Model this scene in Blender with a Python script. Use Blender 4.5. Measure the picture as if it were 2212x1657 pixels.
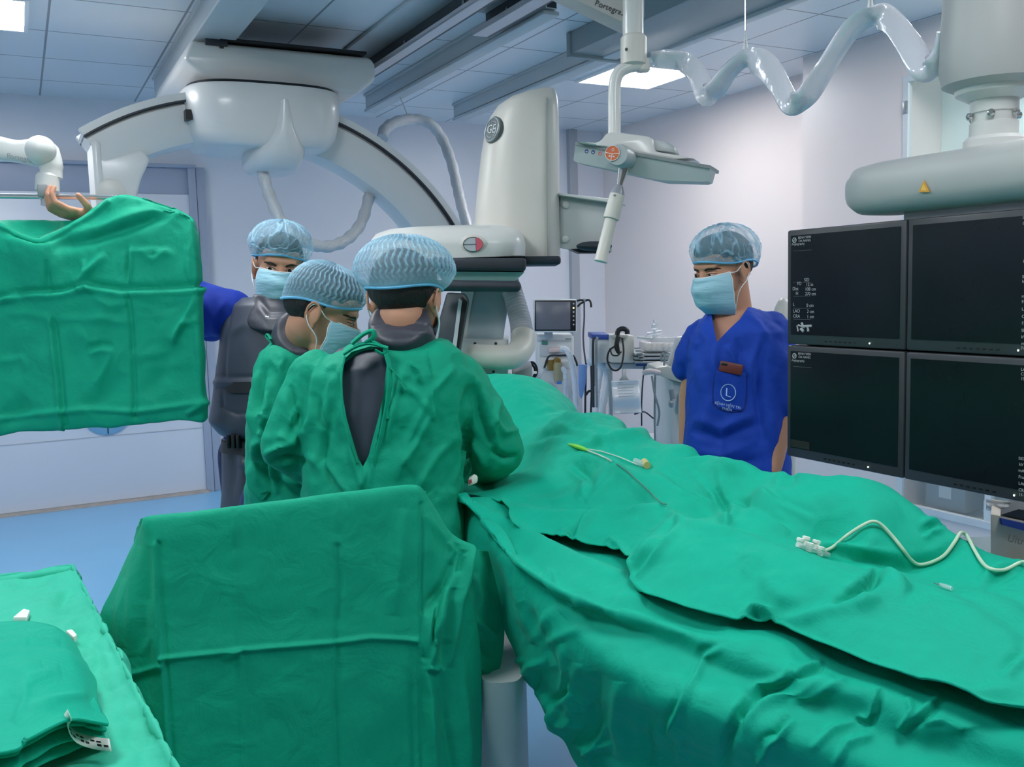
import bpy, bmesh, math, random
import numpy as np
from math import radians, sin, cos, pi, sqrt, atan2
from mathutils import Vector, Matrix, noise as mnoise

for o in list(bpy.data.objects):
    bpy.data.objects.remove(o, do_unlink=True)
SC = bpy.context.scene
COL = SC.collection
random.seed(7)
rng = np.random.default_rng(7)

# ------------------------------------------------------------------ camera
F = 2000.0; CX = 1106.0; CY = 828.5; EYE = 1.5          # focal length in pixels of a 2212 x 1657 frame
def cam_axes(yaw, pitch, roll):
    f = np.array([sin(yaw)*cos(pitch), cos(yaw)*cos(pitch), sin(pitch)])
    r = np.array([cos(yaw), -sin(yaw), 0.0]); u = np.cross(r, f)
    c, s = cos(roll), sin(roll)
    return c*r+s*u, -s*r+c*u, f
CR, CU, CF = cam_axes(radians(27.85), radians(-5.83), radians(-1.58))
CAM = np.array([0.0, 0.0, EYE])
cd = bpy.data.cameras.new('camera'); co = bpy.data.objects.new('camera', cd); COL.objects.link(co)
cd.sensor_fit = 'HORIZONTAL'; cd.sensor_width = 36.0; cd.lens = 36.0*F/2212.0
cd.clip_start = 0.02; cd.clip_end = 60
co.matrix_world = Matrix(((CR[0], CU[0], -CF[0], 0), (CR[1], CU[1], -CF[1], 0), (CR[2], CU[2], -CF[2], EYE), (0, 0, 0, 1)))
SC.camera = co

# ------------------------------------------------------------------ view, world, lamps
SC.view_settings.view_transform = 'Standard'
SC.view_settings.look = 'None'
SC.view_settings.exposure = -0.02
SC.view_settings.gamma = 1.0
SC.view_settings.use_curve_mapping = False
SC.cycles.max_bounces = 12; SC.cycles.diffuse_bounces = 7; SC.cycles.transparent_max_bounces = 16
W = bpy.data.worlds.new('world'); SC.world = W; W.use_nodes = True
bg = W.node_tree.nodes['Background']
bg.inputs[0].default_value = (0.95, 0.97, 1.0, 1); bg.inputs[1].default_value = 0.12   # added even fill, entering where the room is left open behind the camera
PANEL_POWER = 30.0
CEIL = 2.94; BACK = 7.42; RIGHT = 4.95; RIGHT2 = 4.6; LEFT = -1.9; FRONT = -1.2

# ------------------------------------------------------------------ points from the picture, on real planes of the room
def ray(x, y): return CR*(x-CX)/F - CU*(y-CY)/F + CF
def P(x, y, d): return CAM + ray(x, y)*d
def Pz(x, y, z): v = ray(x, y); return CAM + v*((z-EYE)/v[2])
def Py(x, y, Y): v = ray(x, y); return CAM + v*(Y/v[1])
def Px(x, y, X): v = ray(x, y); return CAM + v*(X/v[0])
def proj(p):
    q = np.asarray(p, float) - CAM
    d = q@CF
    return np.stack([CX+F*(q@CR)/d, CY-F*(q@CU)/d], -1)

# ------------------------------------------------------------------ materials
def lin(c):
    out = []
    for v in c[:3]:
        v = v/255.0
        out.append(v/12.92 if v <= 0.04045 else ((v+0.055)/1.055)**2.4)
    return out
MATS = {}
def mat(name, rgb, rough=0.5, metal=0.0, spec=0.5, var=0.06, vscale=6.0, bump=0.0, bscale=80.0, alpha=1.0,
        emit=None, estr=0.0, coat=0.0, sheen=0.0, trans=0.0, stretch=None, sss=0.0):
    if name in MATS: return MATS[name]
    m = bpy.data.materials.new(name); m.use_nodes = True; MATS[name] = m
    nt = m.node_tree; b = nt.nodes['Principled BSDF']
    col = lin(rgb)
    tc = nt.nodes.new('ShaderNodeTexCoord')
    nz = nt.nodes.new('ShaderNodeTexNoise'); nz.inputs['Scale'].default_value = vscale; nz.inputs['Detail'].default_value = 4
    nt.links.new(tc.outputs['Object'], nz.inputs['Vector'])
    mx = nt.nodes.new('ShaderNodeMixRGB'); mx.blend_type = 'MIX'
    mx.inputs[1].default_value = (*[max(0, c*(1-var)) for c in col], 1)
    mx.inputs[2].default_value = (*[min(1, c*(1+var)) for c in col], 1)
    nt.links.new(nz.outputs['Fac'], mx.inputs[0])
    nt.links.new(mx.outputs[0], b.inputs['Base Color'])
    b.inputs['Roughness'].default_value = rough; b.inputs['Metallic'].default_value = metal
    b.inputs['Specular IOR Level'].default_value = spec
    if coat: b.inputs['Coat Weight'].default_value = coat; b.inputs['Coat Roughness'].default_value = 0.1
    if sheen: b.inputs['Sheen Weight'].default_value = sheen; b.inputs['Sheen Roughness'].default_value = 0.5
    if trans: b.inputs['Transmission Weight'].default_value = trans
    if sss: b.inputs['Subsurface Weight'].default_value = sss; b.inputs['Subsurface Radius'].default_value = (0.01, 0.004, 0.002)
    if alpha < 1: b.inputs['Alpha'].default_value = alpha
    if emit: b.inputs['Emission Color'].default_value = (*lin(emit), 1); b.inputs['Emission Strength'].default_value = estr
    if bump:
        n2 = nt.nodes.new('ShaderNodeTexNoise'); n2.inputs['Scale'].default_value = bscale; n2.inputs['Detail'].default_value = 5
        if stretch:
            mp = nt.nodes.new('ShaderNodeMapping'); mp.inputs['Scale'].default_value = stretch
            nt.links.new(tc.outputs['Object'], mp.inputs[0]); nt.links.new(mp.outputs[0], n2.inputs['Vector'])
        else: nt.links.new(tc.outputs['Object'], n2.inputs['Vector'])
        bp = nt.nodes.new('ShaderNodeBump'); bp.inputs['Strength'].default_value = bump; bp.inputs['Distance'].default_value = 0.01
        nt.links.new(n2.outputs['Fac'], bp.inputs['Height']); nt.links.new(bp.outputs[0], b.inputs['Normal'])
    return m

# ------------------------------------------------------------------ object helpers
def setp(o, label=None, cat=None, group=None, kind=None):
    if label: o['label'] = label
    if cat: o['category'] = cat
    if group: o['group'] = group
    if kind: o['kind'] = kind
    return o
def thing(name, loc, label, cat, group=None):
    o = bpy.data.objects.new(name, None); COL.objects.link(o)
    o.empty_display_size = 0.05; o.location = Vector(loc)
    return setp(o, label, cat, group)
def link(name, me, m, parent=None, smooth=35):
    o = bpy.data.objects.new(name, me); COL.objects.link(o)
    if m is not None:
        me.materials.clear(); me.materials.append(m)
    if smooth is not None and len(me.polygons):
        me.polygons.foreach_set('use_smooth', [True]*len(me.polygons))
        if smooth < 180: me.set_sharp_from_angle(angle=radians(smooth))
    if parent is not None:
        o.parent = parent
        if parent.type == 'EMPTY':
            o.matrix_parent_inverse = Matrix.Translation(-parent.location)
    return o
def V3(p): return Vector((float(p[0]), float(p[1]), float(p[2])))

class MB:
    """collects shapes into one mesh"""
    def __init__(s): s.bm = bmesh.new()
    def _take(s, t, M=None):
        if M is not None: bmesh.ops.transform(t, matrix=M, verts=t.verts)
        me = bpy.data.meshes.new('t'); t.to_mesh(me); t.free(); s.bm.from_mesh(me); bpy.data.meshes.remove(me); return s
    def box(s, c, size, M=None, bevel=0.0, seg=2):
        t = bmesh.new(); bmesh.ops.create_cube(t, size=1.0)
        bmesh.ops.scale(t, vec=Vector(size), verts=t.verts)
        if bevel > 0: bmesh.ops.bevel(t, geom=t.edges[:], offset=min(bevel, min(size)*0.49), segments=seg, profile=0.5, affect='EDGES')
        T = Matrix.Translation(V3(c))
        return s._take(t, T @ M.to_4x4() if M is not None else T)
    def box2(s, a, b, bevel=0.0, seg=2):
        a = np.minimum(np.array(a, float), np.array(b, float)) if False else np.array(a, float); b = np.array(b, float)
        return s.box((a+b)/2, np.abs(b-a), bevel=bevel, seg=seg)
    def loft(s, rings, cap=True, closed=True):
        """rings: list of (N,3) arrays"""
        n = len(rings[0]); vs = [[s.bm.verts.new(V3(p)) for p in r] for r in rings]
        for a, b in zip(vs[:-1], vs[1:]):
            for i in range(n if closed else n-1):
                j = (i+1) % n
                try: s.bm.faces.new((a[i], a[j], b[j], b[i]))
                except ValueError: pass
        if cap and closed:
            s.bm.faces.new(vs[0][::-1]); s.bm.faces.new(vs[-1])
        return s
    def tube(s, pts, r, n=12, cap=True, flat=None, up=None):
        pts = [np.array(p, float) for p in pts]; N = len(pts)
        rs = r if hasattr(r, '__len__') else [r]*N
        T = []
        for i in range(N):
            t = pts[min(i+1, N-1)]-pts[max(i-1, 0)]; T.append(t/(np.linalg.norm(t)+1e-9))
        a = np.array(up if up is not None else (0, 0, 1.0), float)
        if abs(a@T[0]) > 0.95: a = np.array([1.0, 0, 0])
        rings = []
        for i in range(N):
            a = a-(a@T[i])*T[i]; a /= np.linalg.norm(a)+1e-9; b = np.cross(T[i], a)
            fa, fb = (1, 1) if flat is None else flat
            rings.append([pts[i]+rs[i]*(fa*cos(2*pi*k/n)*a+fb*sin(2*pi*k/n)*b) for k in range(n)])
        return s.loft(rings, cap)
    def lathe(s, prof, o, axis, n=28, cap=True):
        o = np.array(o, float); ax = np.array(axis, float); ax /= np.linalg.norm(ax)
        a = np.array([1.0, 0, 0]) if abs(ax[0]) < 0.9 else np.array([0, 1.0, 0])
        a = a-(a@ax)*ax; a /= np.linalg.norm(a); b = np.cross(ax, a)
        return s.loft([[o+ax*h+max(r, 1e-5)*(cos(2*pi*k/n)*a+sin(2*pi*k/n)*b) for k in range(n)] for r, h in prof], cap)
    def ell(s, c, radii, M=None, n=24):
        t = bmesh.new(); bmesh.ops.create_uvsphere(t, u_segments=n, v_segments=max(8, n*2//3), radius=1.0)
        bmesh.ops.scale(t, vec=Vector(radii), verts=t.verts)
        T = Matrix.Translation(V3(c))
        return s._take(t, T @ M.to_4x4() if M is not None else T)
    def cone(s, p0, p1, r0, r1, n=20):
        """capsule with two radii"""
        p0 = np.array(p0, float); p1 = np.array(p1, float); L = np.linalg.norm(p1-p0)
        pr = [(r0*sin(a), -r0*cos(a)) for a in np.linspace(0, pi/2, 6)]+[(r1*cos(a), L+r1*sin(a)) for a in np.linspace(0, pi/2, 6)]
        return s.lathe(pr, p0, p1-p0, n)
    def prism(s, poly, o, ux, uy, depth, bevel=0.0, seg=2, sc=1.0):
        """polygon in the plane (ux, uy) at o, extruded by the vector depth"""
        o = np.array(o, float); ux = np.array(ux, float); uy = np.array(uy, float); dv = np.array(depth, float)
        t = bmesh.new()
        a = [t.verts.new(V3(o+ux*p[0]+uy*p[1])) for p in poly]
        c = np.mean([o+ux*p[0]+uy*p[1] for p in poly], 0)
        b = [t.verts.new(V3(c+(o+ux*p[0]+uy*p[1]-c)*sc+dv)) for p in poly]
        n = len(poly)
        t.faces.new(a); t.faces.new(b[::-1])
        for i in range(n): t.faces.new((a[i], b[i], b[(i+1) % n], a[(i+1) % n]))
        bmesh.ops.recalc_face_normals(t, faces=t.faces)
        if bevel: bmesh.ops.bevel(t, geom=[e for e in t.edges], offset=bevel, segments=seg, profile=0.5, affect='EDGES')
        return s._take(t)
    def slab(s, pts, n, th, bevel=0.0, seg=2, sc=1.0):
        """polygon of 3D points extruded along n by th"""
        pts = [np.array(p, float) for p in pts]; t = bmesh.new(); n = np.array(n, float); n /= np.linalg.norm(n)
        c = np.mean(pts, 0)
        a = [t.verts.new(V3(p)) for p in pts]; b = [t.verts.new(V3(c+(p-c)*sc+n*th)) for p in pts]
        t.faces.new(a); t.faces.new(b[::-1]); k = len(pts)
        for i in range(k): t.faces.new((a[i], b[i], b[(i+1) % k], a[(i+1) % k]))
        bmesh.ops.recalc_face_normals(t, faces=t.faces)
        if bevel: bmesh.ops.bevel(t, geom=t.edges[:], offset=bevel, segments=seg, profile=0.5, affect='EDGES')
        return s._take(t)
    def grid(s, G):
        G = np.asarray(G); nu, nv = G.shape[:2]
        vs = [[s.bm.verts.new(V3(G[i, j])) for j in range(nv)] for i in range(nu)]
        for i in range(nu-1):
            for j in range(nv-1): s.bm.faces.new((vs[i][j], vs[i+1][j], vs[i+1][j+1], vs[i][j+1]))
        return s
    def mesh(s, name='m'):
        bmesh.ops.recalc_face_normals(s.bm, faces=s.bm.faces)
        me = bpy.data.meshes.new(name); s.bm.to_mesh(me); s.bm.free(); return me
    def build(s, name, m, parent=None, smooth=35):
        return link(name, s.mesh(name), m, parent, smooth)

def evaluated(o):
    dg = bpy.context.evaluated_depsgraph_get(); dg.update()
    me = bpy.data.meshes.new_from_object(o.evaluated_get(dg))
    return me
def fuse(mb, voxel=0.006, smooth=6, fac=0.5):
    """one continuous skin over the collected shapes"""
    me = mb.mesh('f'); o = bpy.data.objects.new('f', me); COL.objects.link(o)
    r = o.modifiers.new('r', 'REMESH'); r.mode = 'VOXEL'; r.voxel_size = voxel; r.adaptivity = 0
    if smooth:
        q = o.modifiers.new('s', 'SMOOTH'); q.iterations = smooth; q.factor = fac
    out = evaluated(o); bpy.data.objects.remove(o, do_unlink=True); bpy.data.meshes.remove(me)
    return out
def co_get(me):
    a = np.empty(len(me.vertices)*3); me.vertices.foreach_get('co', a); return a.reshape(-1, 3)
def co_set(me, a): me.vertices.foreach_set('co', np.ascontiguousarray(a).ravel()); me.update()
def nrm_get(me):
    a = np.empty(len(me.vertices)*3); me.vertex_normals.foreach_get('vector', a); return a.reshape(-1, 3)
def fbm(p, scale, oct=3, seed=0.0):
    """smooth value noise for an (N,3) array, about -1..1"""
    q = np.asarray(p)*scale+seed; tot = np.zeros(len(q)); amp = 1.0
    for k in range(oct):
        i = np.floor(q).astype(np.int64); f = q-i; f = f*f*(3-2*f)
        def h(dx, dy, dz):
            x = (i[:, 0]+dx)*73856093 ^ (i[:, 1]+dy)*19349663 ^ (i[:, 2]+dz)*83492791
            x = (x ^ (x >> 13))*1274126177 & 0x7fffffff
            x = (x ^ (x >> 16)) & 0xffff
            return x/32767.5-1
        a = 0
        for dx in (0, 1):
            for dy in (0, 1):
                for dz in (0, 1):
                    w = (f[:, 0] if dx else 1-f[:, 0])*(f[:, 1] if dy else 1-f[:, 1])*(f[:, 2] if dz else 1-f[:, 2])
                    a = a+w*h(dx, dy, dz)
        tot += amp*a; amp *= 0.5; q = q*2.03+17.3
    return tot
def crease(p2, lines):
    """cloth folds: each line (points, height m, half width px, kind); r = ridge, s = step, e = even height to the ends"""
    out = np.zeros(len(p2))
    for L in lines:
        pts, amp, w = L[0], L[1], L[2]; kind = L[3] if len(L) > 3 else 'r'
        pts = np.array(pts, float); seg = np.linalg.norm(np.diff(pts, axis=0), axis=1); cum = np.r_[0, np.cumsum(seg)]
        lo = pts.min(0)-4*w; hi = pts.max(0)+4*w
        idx = np.where(np.all((p2 > lo) & (p2 < hi), axis=1))[0]
        if not len(idx): continue
        q = p2[idx]; best = np.full(len(q), 1e9); sg = np.zeros(len(q)); tt = np.zeros(len(q))
        for k in range(len(pts)-1):
            d = pts[k+1]-pts[k]; l2 = d@d+1e-9
            t = np.clip(((q-pts[k])@d)/l2, 0, 1); c = pts[k]+t[:, None]*d; v = q-c; dist = np.hypot(v[:, 0], v[:, 1])
            m = dist < best; best[m] = dist[m]; sg[m] = np.sign(d[0]*v[m, 1]-d[1]*v[m, 0]); tt[m] = (cum[k]+t[m]*seg[k])/cum[-1]
        x = best/w
        tap = np.ones(len(q)) if 'e' in kind else np.clip(np.sin(pi*np.clip(tt, 0.0, 1.0)), 0, 1)**0.6
        if 's' in kind: g = sg*x*np.exp(-x*x*0.7)*1.4
        elif 'v' in kind: g = np.exp(-x*1.3)
        else: g = np.exp(-x*x)
        out[idx] += amp*tap*g
    return out
def catmull(P, n, axis=0):
    """resample control rows smoothly to n"""
    P = np.asarray(P, float); P = np.moveaxis(P, axis, 0); m = len(P)
    t = np.linspace(0, m-1, n); i = np.clip(np.floor(t).astype(int), 0, m-2); f = (t-i)
    sh = (-1,)+(1,)*(P.ndim-1); f = f.reshape(sh)
    p0 = P[np.clip(i-1, 0, m-1)]; p1 = P[i]; p2 = P[i+1]; p3 = P[np.clip(i+2, 0, m-1)]
    p0 = np.where((i == 0).reshape(sh), 2*p1-p2, p0); p3 = np.where((i == m-2).reshape(sh), 2*p2-p1, p3)
    out = 0.5*((2*p1)+(-p0+p2)*f+(2*p0-5*p1+4*p2-p3)*f*f+(-p0+3*p1-3*p2+p3)*f**3)
    return np.moveaxis(out, 0, axis)
def spl(pts, n=24): return catmull(np.array([np.array(p, float) for p in pts]), n)
def grid_mesh(G, name='cloth'):
    G = np.asarray(G); nu, nv = G.shape[:2]
    v = G.reshape(-1, 3)
    i, j = np.meshgrid(np.arange(nu-1), np.arange(nv-1), indexing='ij'); a = (i*nv+j).ravel()
    f = np.stack([a, a+nv, a+nv+1, a+1], 1)
    me = bpy.data.meshes.new(name); me.from_pydata(v.tolist(), [], f.tolist()); me.update(); return me
def grid_normals(G):
    du = np.gradient(G, axis=0); dv = np.gradient(G, axis=1); n = np.cross(du, dv)
    return n/(np.linalg.norm(n, axis=2, keepdims=True)+1e-12)
def cloth(name, G, lines, m, parent=None, noise=((0.004, 5.0),), th=0.0025, toward=None, gain=1.0):
    """a sheet with folds pressed into it; folds rise towards the side that faces 'toward'"""
    n = grid_normals(G); ref = np.array(toward if toward is not None else CAM, float)
    s = np.sign(np.sum(n*(ref-G), axis=2, keepdims=True)); s[s == 0] = 1
    if toward is not None or True:
        s = np.sign(np.median(s))*np.ones_like(s)
    n = n*s; flat = G.reshape(-1, 3); p2 = proj(flat)
    h = gain*crease(p2, lines)
    for a, sc in noise: h = h+a*fbm(flat, sc, 3, 3.1)
    G2 = (flat+n.reshape(-1, 3)*h[:, None]).reshape(G.shape)
    if np.median(s) < 0: G2 = G2[:, ::-1]
    o = link(name, grid_mesh(G2, name), m, parent, 180)
    if th:
        q = o.modifiers.new('thickness', 'SOLIDIFY'); q.thickness = th; q.offset = -1
    return o
def text(body, name, size, M, m, parent=None, ext=0.0004, align='CENTER'):
    cu = bpy.data.curves.new('t', 'FONT'); cu.body = body; cu.size = size; cu.extrude = ext; cu.align_x = align; cu.align_y = 'CENTER'
    cu.resolution_u = 3
    o = bpy.data.objects.new('t', cu); COL.objects.link(o); o.matrix_world = M
    bpy.context.view_layer.update()
    me = evaluated(o); me.transform(M); bpy.data.objects.remove(o, do_unlink=True)
    return link(name, me, m, parent, None)
def frame(o, ux, uy):
    ux = np.array(ux, float); ux /= np.linalg.norm(ux); uy = np.array(uy, float); uy = uy-(uy@ux)*ux; uy /= np.linalg.norm(uy); uz = np.cross(ux, uy)
    return Matrix(((ux[0], uy[0], uz[0], o[0]), (ux[1], uy[1], uz[1], o[1]), (ux[2], uy[2], uz[2], o[2]), (0, 0, 0, 1)))
def rot3(ux, uy):
    return frame((0, 0, 0), ux, uy).to_3x3()

# shared materials
M_white = mat('white_enamel', (214, 214, 210), 0.32, coat=0.15, var=0.03)
M_cream = mat('cream_plastic', (212, 208, 198), 0.38, var=0.03)
M_grey = mat('grey_plastic', (150, 155, 157), 0.42, var=0.05)
M_dgrey = mat('dark_rubber', (44, 50, 58), 0.55, var=0.08)
M_black = mat('black_plastic', (20, 22, 25), 0.4, var=0.1)
M_alu = mat('brushed_aluminium', (176, 180, 182), 0.34, 0.55, var=0.05)
M_steel = mat('stainless_steel', (196, 196, 194), 0.22, 0.9, var=0.04)
M_clear = mat('clear_plastic', (225, 232, 236), 0.12, trans=0.0, alpha=0.35, var=0.02)
M_vinyl = mat('clear_sleeve', (214, 216, 222), 0.16, alpha=0.62, var=0.04, bump=0.5, bscale=30)
# ------------------------------------------------------------------ the room
def tiles_mat(name, rgb, line, sx, sy, ox=0.0, oy=0.0, axis='XY', w=0.006, rough=0.35, var=0.03):
    m = bpy.data.materials.new(name); m.use_nodes = True; nt = m.node_tree; b = nt.nodes['Principled BSDF']
    g = nt.nodes.new('ShaderNodeNewGeometry'); sp = nt.nodes.new('ShaderNodeSeparateXYZ'); nt.links.new(g.outputs['Position'], sp.inputs[0])
    outs = []
    for k, (s, o) in zip(axis, ((sx, ox), (sy, oy))):
        if not s: continue
        a = nt.nodes.new('ShaderNodeMath'); a.operation = 'SUBTRACT'; nt.links.new(sp.outputs[k], a.inputs[0]); a.inputs[1].default_value = o
        d = nt.nodes.new('ShaderNodeMath'); d.operation = 'DIVIDE'; nt.links.new(a.outputs[0], d.inputs[0]); d.inputs[1].default_value = s
        f = nt.nodes.new('ShaderNodeMath'); f.operation = 'FRACT'; nt.links.new(d.outputs[0], f.inputs[0])
        p = nt.nodes.new('ShaderNodeMath'); p.operation = 'PINGPONG'; nt.links.new(f.outputs[0], p.inputs[0]); p.inputs[1].default_value = 0.5
        q = nt.nodes.new('ShaderNodeMath'); q.operation = 'LESS_THAN'; nt.links.new(p.outputs[0], q.inputs[0]); q.inputs[1].default_value = w/s
        outs.append(q)
    last = outs[0].outputs[0]
    for q in outs[1:]:
        mm = nt.nodes.new('ShaderNodeMath'); mm.operation = 'MAXIMUM'; nt.links.new(last, mm.inputs[0]); nt.links.new(q.outputs[0], mm.inputs[1]); last = mm.outputs[0]
    nz = nt.nodes.new('ShaderNodeTexNoise'); nz.inputs['Scale'].default_value = 2.0
    c0 = nt.nodes.new('ShaderNodeMixRGB'); nt.links.new(nz.outputs['Fac'], c0.inputs[0]); L = lin(rgb)
    c0.inputs[1].default_value = (*[c*(1-var) for c in L], 1); c0.inputs[2].default_value = (*[min(1, c*(1+var)) for c in L], 1)
    c1 = nt.nodes.new('ShaderNodeMixRGB'); nt.links.new(last, c1.inputs[0]); nt.links.new(c0.outputs[0], c1.inputs[1]); c1.inputs[2].default_value = (*lin(line), 1)
    nt.links.new(c1.outputs[0], b.inputs['Base Color']); b.inputs['Roughness'].default_value = rough
    return m
M_ceil = tiles_mat('ceiling_panels', (222, 226, 228), (130, 136, 142), 0.62, 0.622, 3.96, 4.42, 'XY', 0.006, 0.3)
M_wall = mat('wall_panel', (228, 226, 230), 0.34, var=0.02, vscale=1.5)
M_wallr = mat('wall_panel_warm_cast', (241, 226, 220), 0.38, var=0.02, vscale=1.5)  # pink white-balance cast put into the wall colour
M_floor = mat('blue_vinyl_floor', (128, 188, 228), 0.3, var=0.05, vscale=2.0)
M_door = mat('door_leaf', (226, 226, 232), 0.35, var=0.02, vscale=2.0)
M_dframe = mat('door_frame_grey', (168, 174, 190), 0.4, var=0.04)

def struct(name, mb, m):
    o = mb.build(name, m); o['kind'] = 'structure'; return o
struct('floor', MB().box2((LEFT-0.1, FRONT, -0.1), (RIGHT+0.1, BACK+0.1, 0)), M_floor)
struct('ceiling', MB().box2((LEFT-0.1, FRONT, CEIL), (RIGHT+0.1, BACK+0.1, CEIL+0.1)), M_ceil)
struct('wall_back', MB().box2((LEFT-0.1, BACK, 0), (RIGHT+0.1, BACK+0.1, CEIL)), M_wall)
struct('wall_left', MB().box2((LEFT-0.1, FRONT, 0), (LEFT, BACK, CEIL)), M_wall)
struct('wall_right', MB().box2((RIGHT, 4.55, 0), (RIGHT+0.1, BACK, CEIL)), M_wallr)
# the nearer stretch of the right wall steps into the room and frames a built-in cabinet (y 2.0 .. 3.77)
w2 = MB().box2((RIGHT2, 3.77, 0), (RIGHT, 4.55, CEIL))
w2.box2((RIGHT2, FRONT, 0), (RIGHT, 2.0, CEIL)); w2.box2((RIGHT2, 2.0, 2.66), (RIGHT, 3.77, CEIL)); w2.box2((RIGHT2, 2.0, 0), (RIGHT, 3.77, 0.12))
w2.box2((RIGHT-0.012, 2.0, 0.12), (RIGHT, 3.77, 2.66))
struct('wall_right_near', w2, M_wallr)
# coved skirting and a seam strip of the back wall
struct('baseboard_back', MB().box2((1.32, BACK-0.012, 0), (RIGHT, BACK, 0.09)), M_floor)
struct('trim_1', MB().box2((4.555, BACK-0.05, 0), (4.64, BACK, CEIL)), mat('grey_trim', (176, 178, 182), 0.4))
struct('trim_2', MB().box2((1.95, BACK-0.004, 0), (1.957, BACK, 1.95)), mat('seam', (160, 160, 160), 0.5))
# door: sliding leaf, grey header and frame
d1 = MB().box2((-1.6, BACK-0.06, 0.02), (1.19, BACK-0.004, 2.27), bevel=0.004)
dd = struct('door_1', d1, M_door)
fr = MB().box2((1.19, BACK-0.075, 0), (1.245, BACK, 2.475), bevel=0.004); fr.box2((1.249, BACK-0.06, 0), (1.315, BACK, 2.475), bevel=0.004); fr.box2((-1.7, BACK-0.05, 2.27), (1.19, BACK, 2.475), bevel=0.004)
fr.box2((-1.7, BACK-0.09, 2.465), (1.25, BACK, 2.49), bevel=0.004)
struct('trim_3', fr, M_dframe)
struct('trim_4', MB().box2((-1.7, BACK-0.075, 0.0), (1.22, BACK-0.06, 0.02)).box2((-1.7, BACK-0.11, 0.0), (1.2, BACK-0.062, 0.008)), mat('sill_steel', (196, 188, 182), 0.3, 0.3, var=0.25, vscale=14))
# door's blue recessed hand plate (two half discs) and seam lines
hp = MB(); c = Py(230, 888, BACK-0.061)
hp.lathe([(0.0, 0), (0.175, 0), (0.175, 0.012), (0.165, 0.018), (0, 0.018)], (c[0], BACK-0.06, c[2]), (0, -1, 0), 40)
h = hp.build('door_handle', mat('blue_plate', (132, 182, 214), 0.35), dd); h['label'] = 'pale blue round pull plate'
MB().box((c[0], BACK-0.0795, c[2]), (0.008, 0.004, 0.33)).build('plate_seam', M_dgrey, h)
zz = Py(60, 955, BACK)[2]
MB().box2((-1.6, BACK-0.0635, zz-0.003), (1.19, BACK-0.06, zz+0.003)).build('panel_seam', mat('seam2', (186, 188, 194), 0.5), dd)

# ------------------------------------------------------------------ ceiling lamps
M_led = mat('led_diffuser', (255, 255, 255), 0.6, emit=(250, 252, 255), estr=PANEL_POWER, var=0.0)
M_led3 = mat('led_diffuser_soft', (255, 255, 255), 0.6, emit=(250, 252, 255), estr=PANEL_POWER*0.8, var=0.0)
M_lfr = mat('lamp_frame', (236, 236, 236), 0.4)
def panel(x0, y0, x1, y1, label, m=None):
    t = thing('ceiling_light', ((x0+x1)/2, (y0+y1)/2, CEIL-0.03), label, 'ceiling light', 'square ceiling light panels')
    f = MB(); w = 0.022
    for a, b in (((x0-w, y0-w), (x1+w, y0)), ((x0-w, y1), (x1+w, y1+w)), ((x0-w, y0), (x0, y1)), ((x1, y0), (x1+w, y1))):
        f.box2((*a, CEIL-0.02), (*b, CEIL-0.0005), bevel=0.002)
    f.build('frame', M_lfr, t)
    MB().box2((x0, y0, CEIL-0.014), (x1, y1, CEIL-0.002)).build('diffuser', m or M_led, t)
panel(3.57, 5.08, 4.16, 5.63, 'bright square ceiling light panel above the ribbon cable, near the right wall')
panel(-0.46, 5.1, 0.13, 5.65, 'bright ceiling light panel in the top left corner of the view')
for (x, y) in ((-0.45, 1.75), (0.35, 3.3), (2.9, 1.0), (1.25, 0.55), (4.1, 2.7)):  # unseen panels, added to light the drapes and walls
    panel(x-0.29, y-0.29, x+0.29, y+0.29, 'added square ceiling light panel overhead, out of the view, to light the room', M_led3)
from mathutils.bvhtree import BVHTree
# ------------------------------------------------------------------ ceiling rails
M_rail = mat('rail_enamel', (190, 196, 196), 0.4, var=0.05)
M_raild = mat('rail_shadow_gap', (70, 74, 78), 0.5)
M_beam = mat('grey_green_beam', (138, 150, 150), 0.45, var=0.04)
RT = CEIL-0.001
def rail(name, x0, x1, y0, y1, z, label, m=M_rail, cover=0.0):
    t = thing(name, ((x0+x1)/2, y0, RT), label, 'ceiling rail')
    MB().box2((x0+0.012, y0, z+0.03), (x1-0.012, y1, RT), bevel=0.004).build('channel', m, t)
    MB().box2((x0, y0, z), (x1, y1, z+0.022), bevel=0.005).box2((x0, y0, RT-0.016), (x1, y1, RT), bevel=0.003).build('flange', m, t)
    MB().box2((x0+0.02, y0-0.004, z+0.035), (x1-0.02, y0+0.002, RT-0.02)).build('end_cap', M_dgrey, t)
    MB().box2((x0+0.02, y1-0.002, z+0.035), (x1-0.02, y1+0.004, RT-0.02)).build('end_cap', M_dgrey, t)
    return t
rail('ceiling_rail', 0.88, 1.08, 1.6, 6.6, 2.8, 'wide grey ceiling rail running over the left end of the arc carriage')
# the right carriage rail is open on its left side: web, two flanges, dark inside
def crail(x0, x1, y0, y1, z, label):
    t = thing('ceiling_rail', ((x0+x1)/2, y0, RT), label, 'ceiling rail')
    MB().box2((x0-0.13, y0, RT-0.02), (x1, y1, RT), bevel=0.003).build('top_flange', M_rail, t)
    MB().box2((x1-0.014, y0, z), (x1, y1, RT)).build('web', M_raild, t)
    b = MB().box2((x0, y0, z), (x1, y1, z+0.016), bevel=0.004); b.box2((x0, y0, z), (x0+0.01, y1, z+0.03), bevel=0.003)
    b.build('bottom_flange', mat('rail_lip', (204, 196, 198), 0.35), t)
    for k in range(7): MB().lathe([(0.012, 0), (0.012, 0.01)], (x1-0.016, y0+0.25+k*(y1-y0-0.5)/6, z+0.07), (-1, 0, 0), 12).build('rail_bolt', M_steel, t)
crail(1.935, 2.01, 1.6, 6.7, 2.8, 'open dark-sided ceiling rail running over the right end of the arc carriage')
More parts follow.
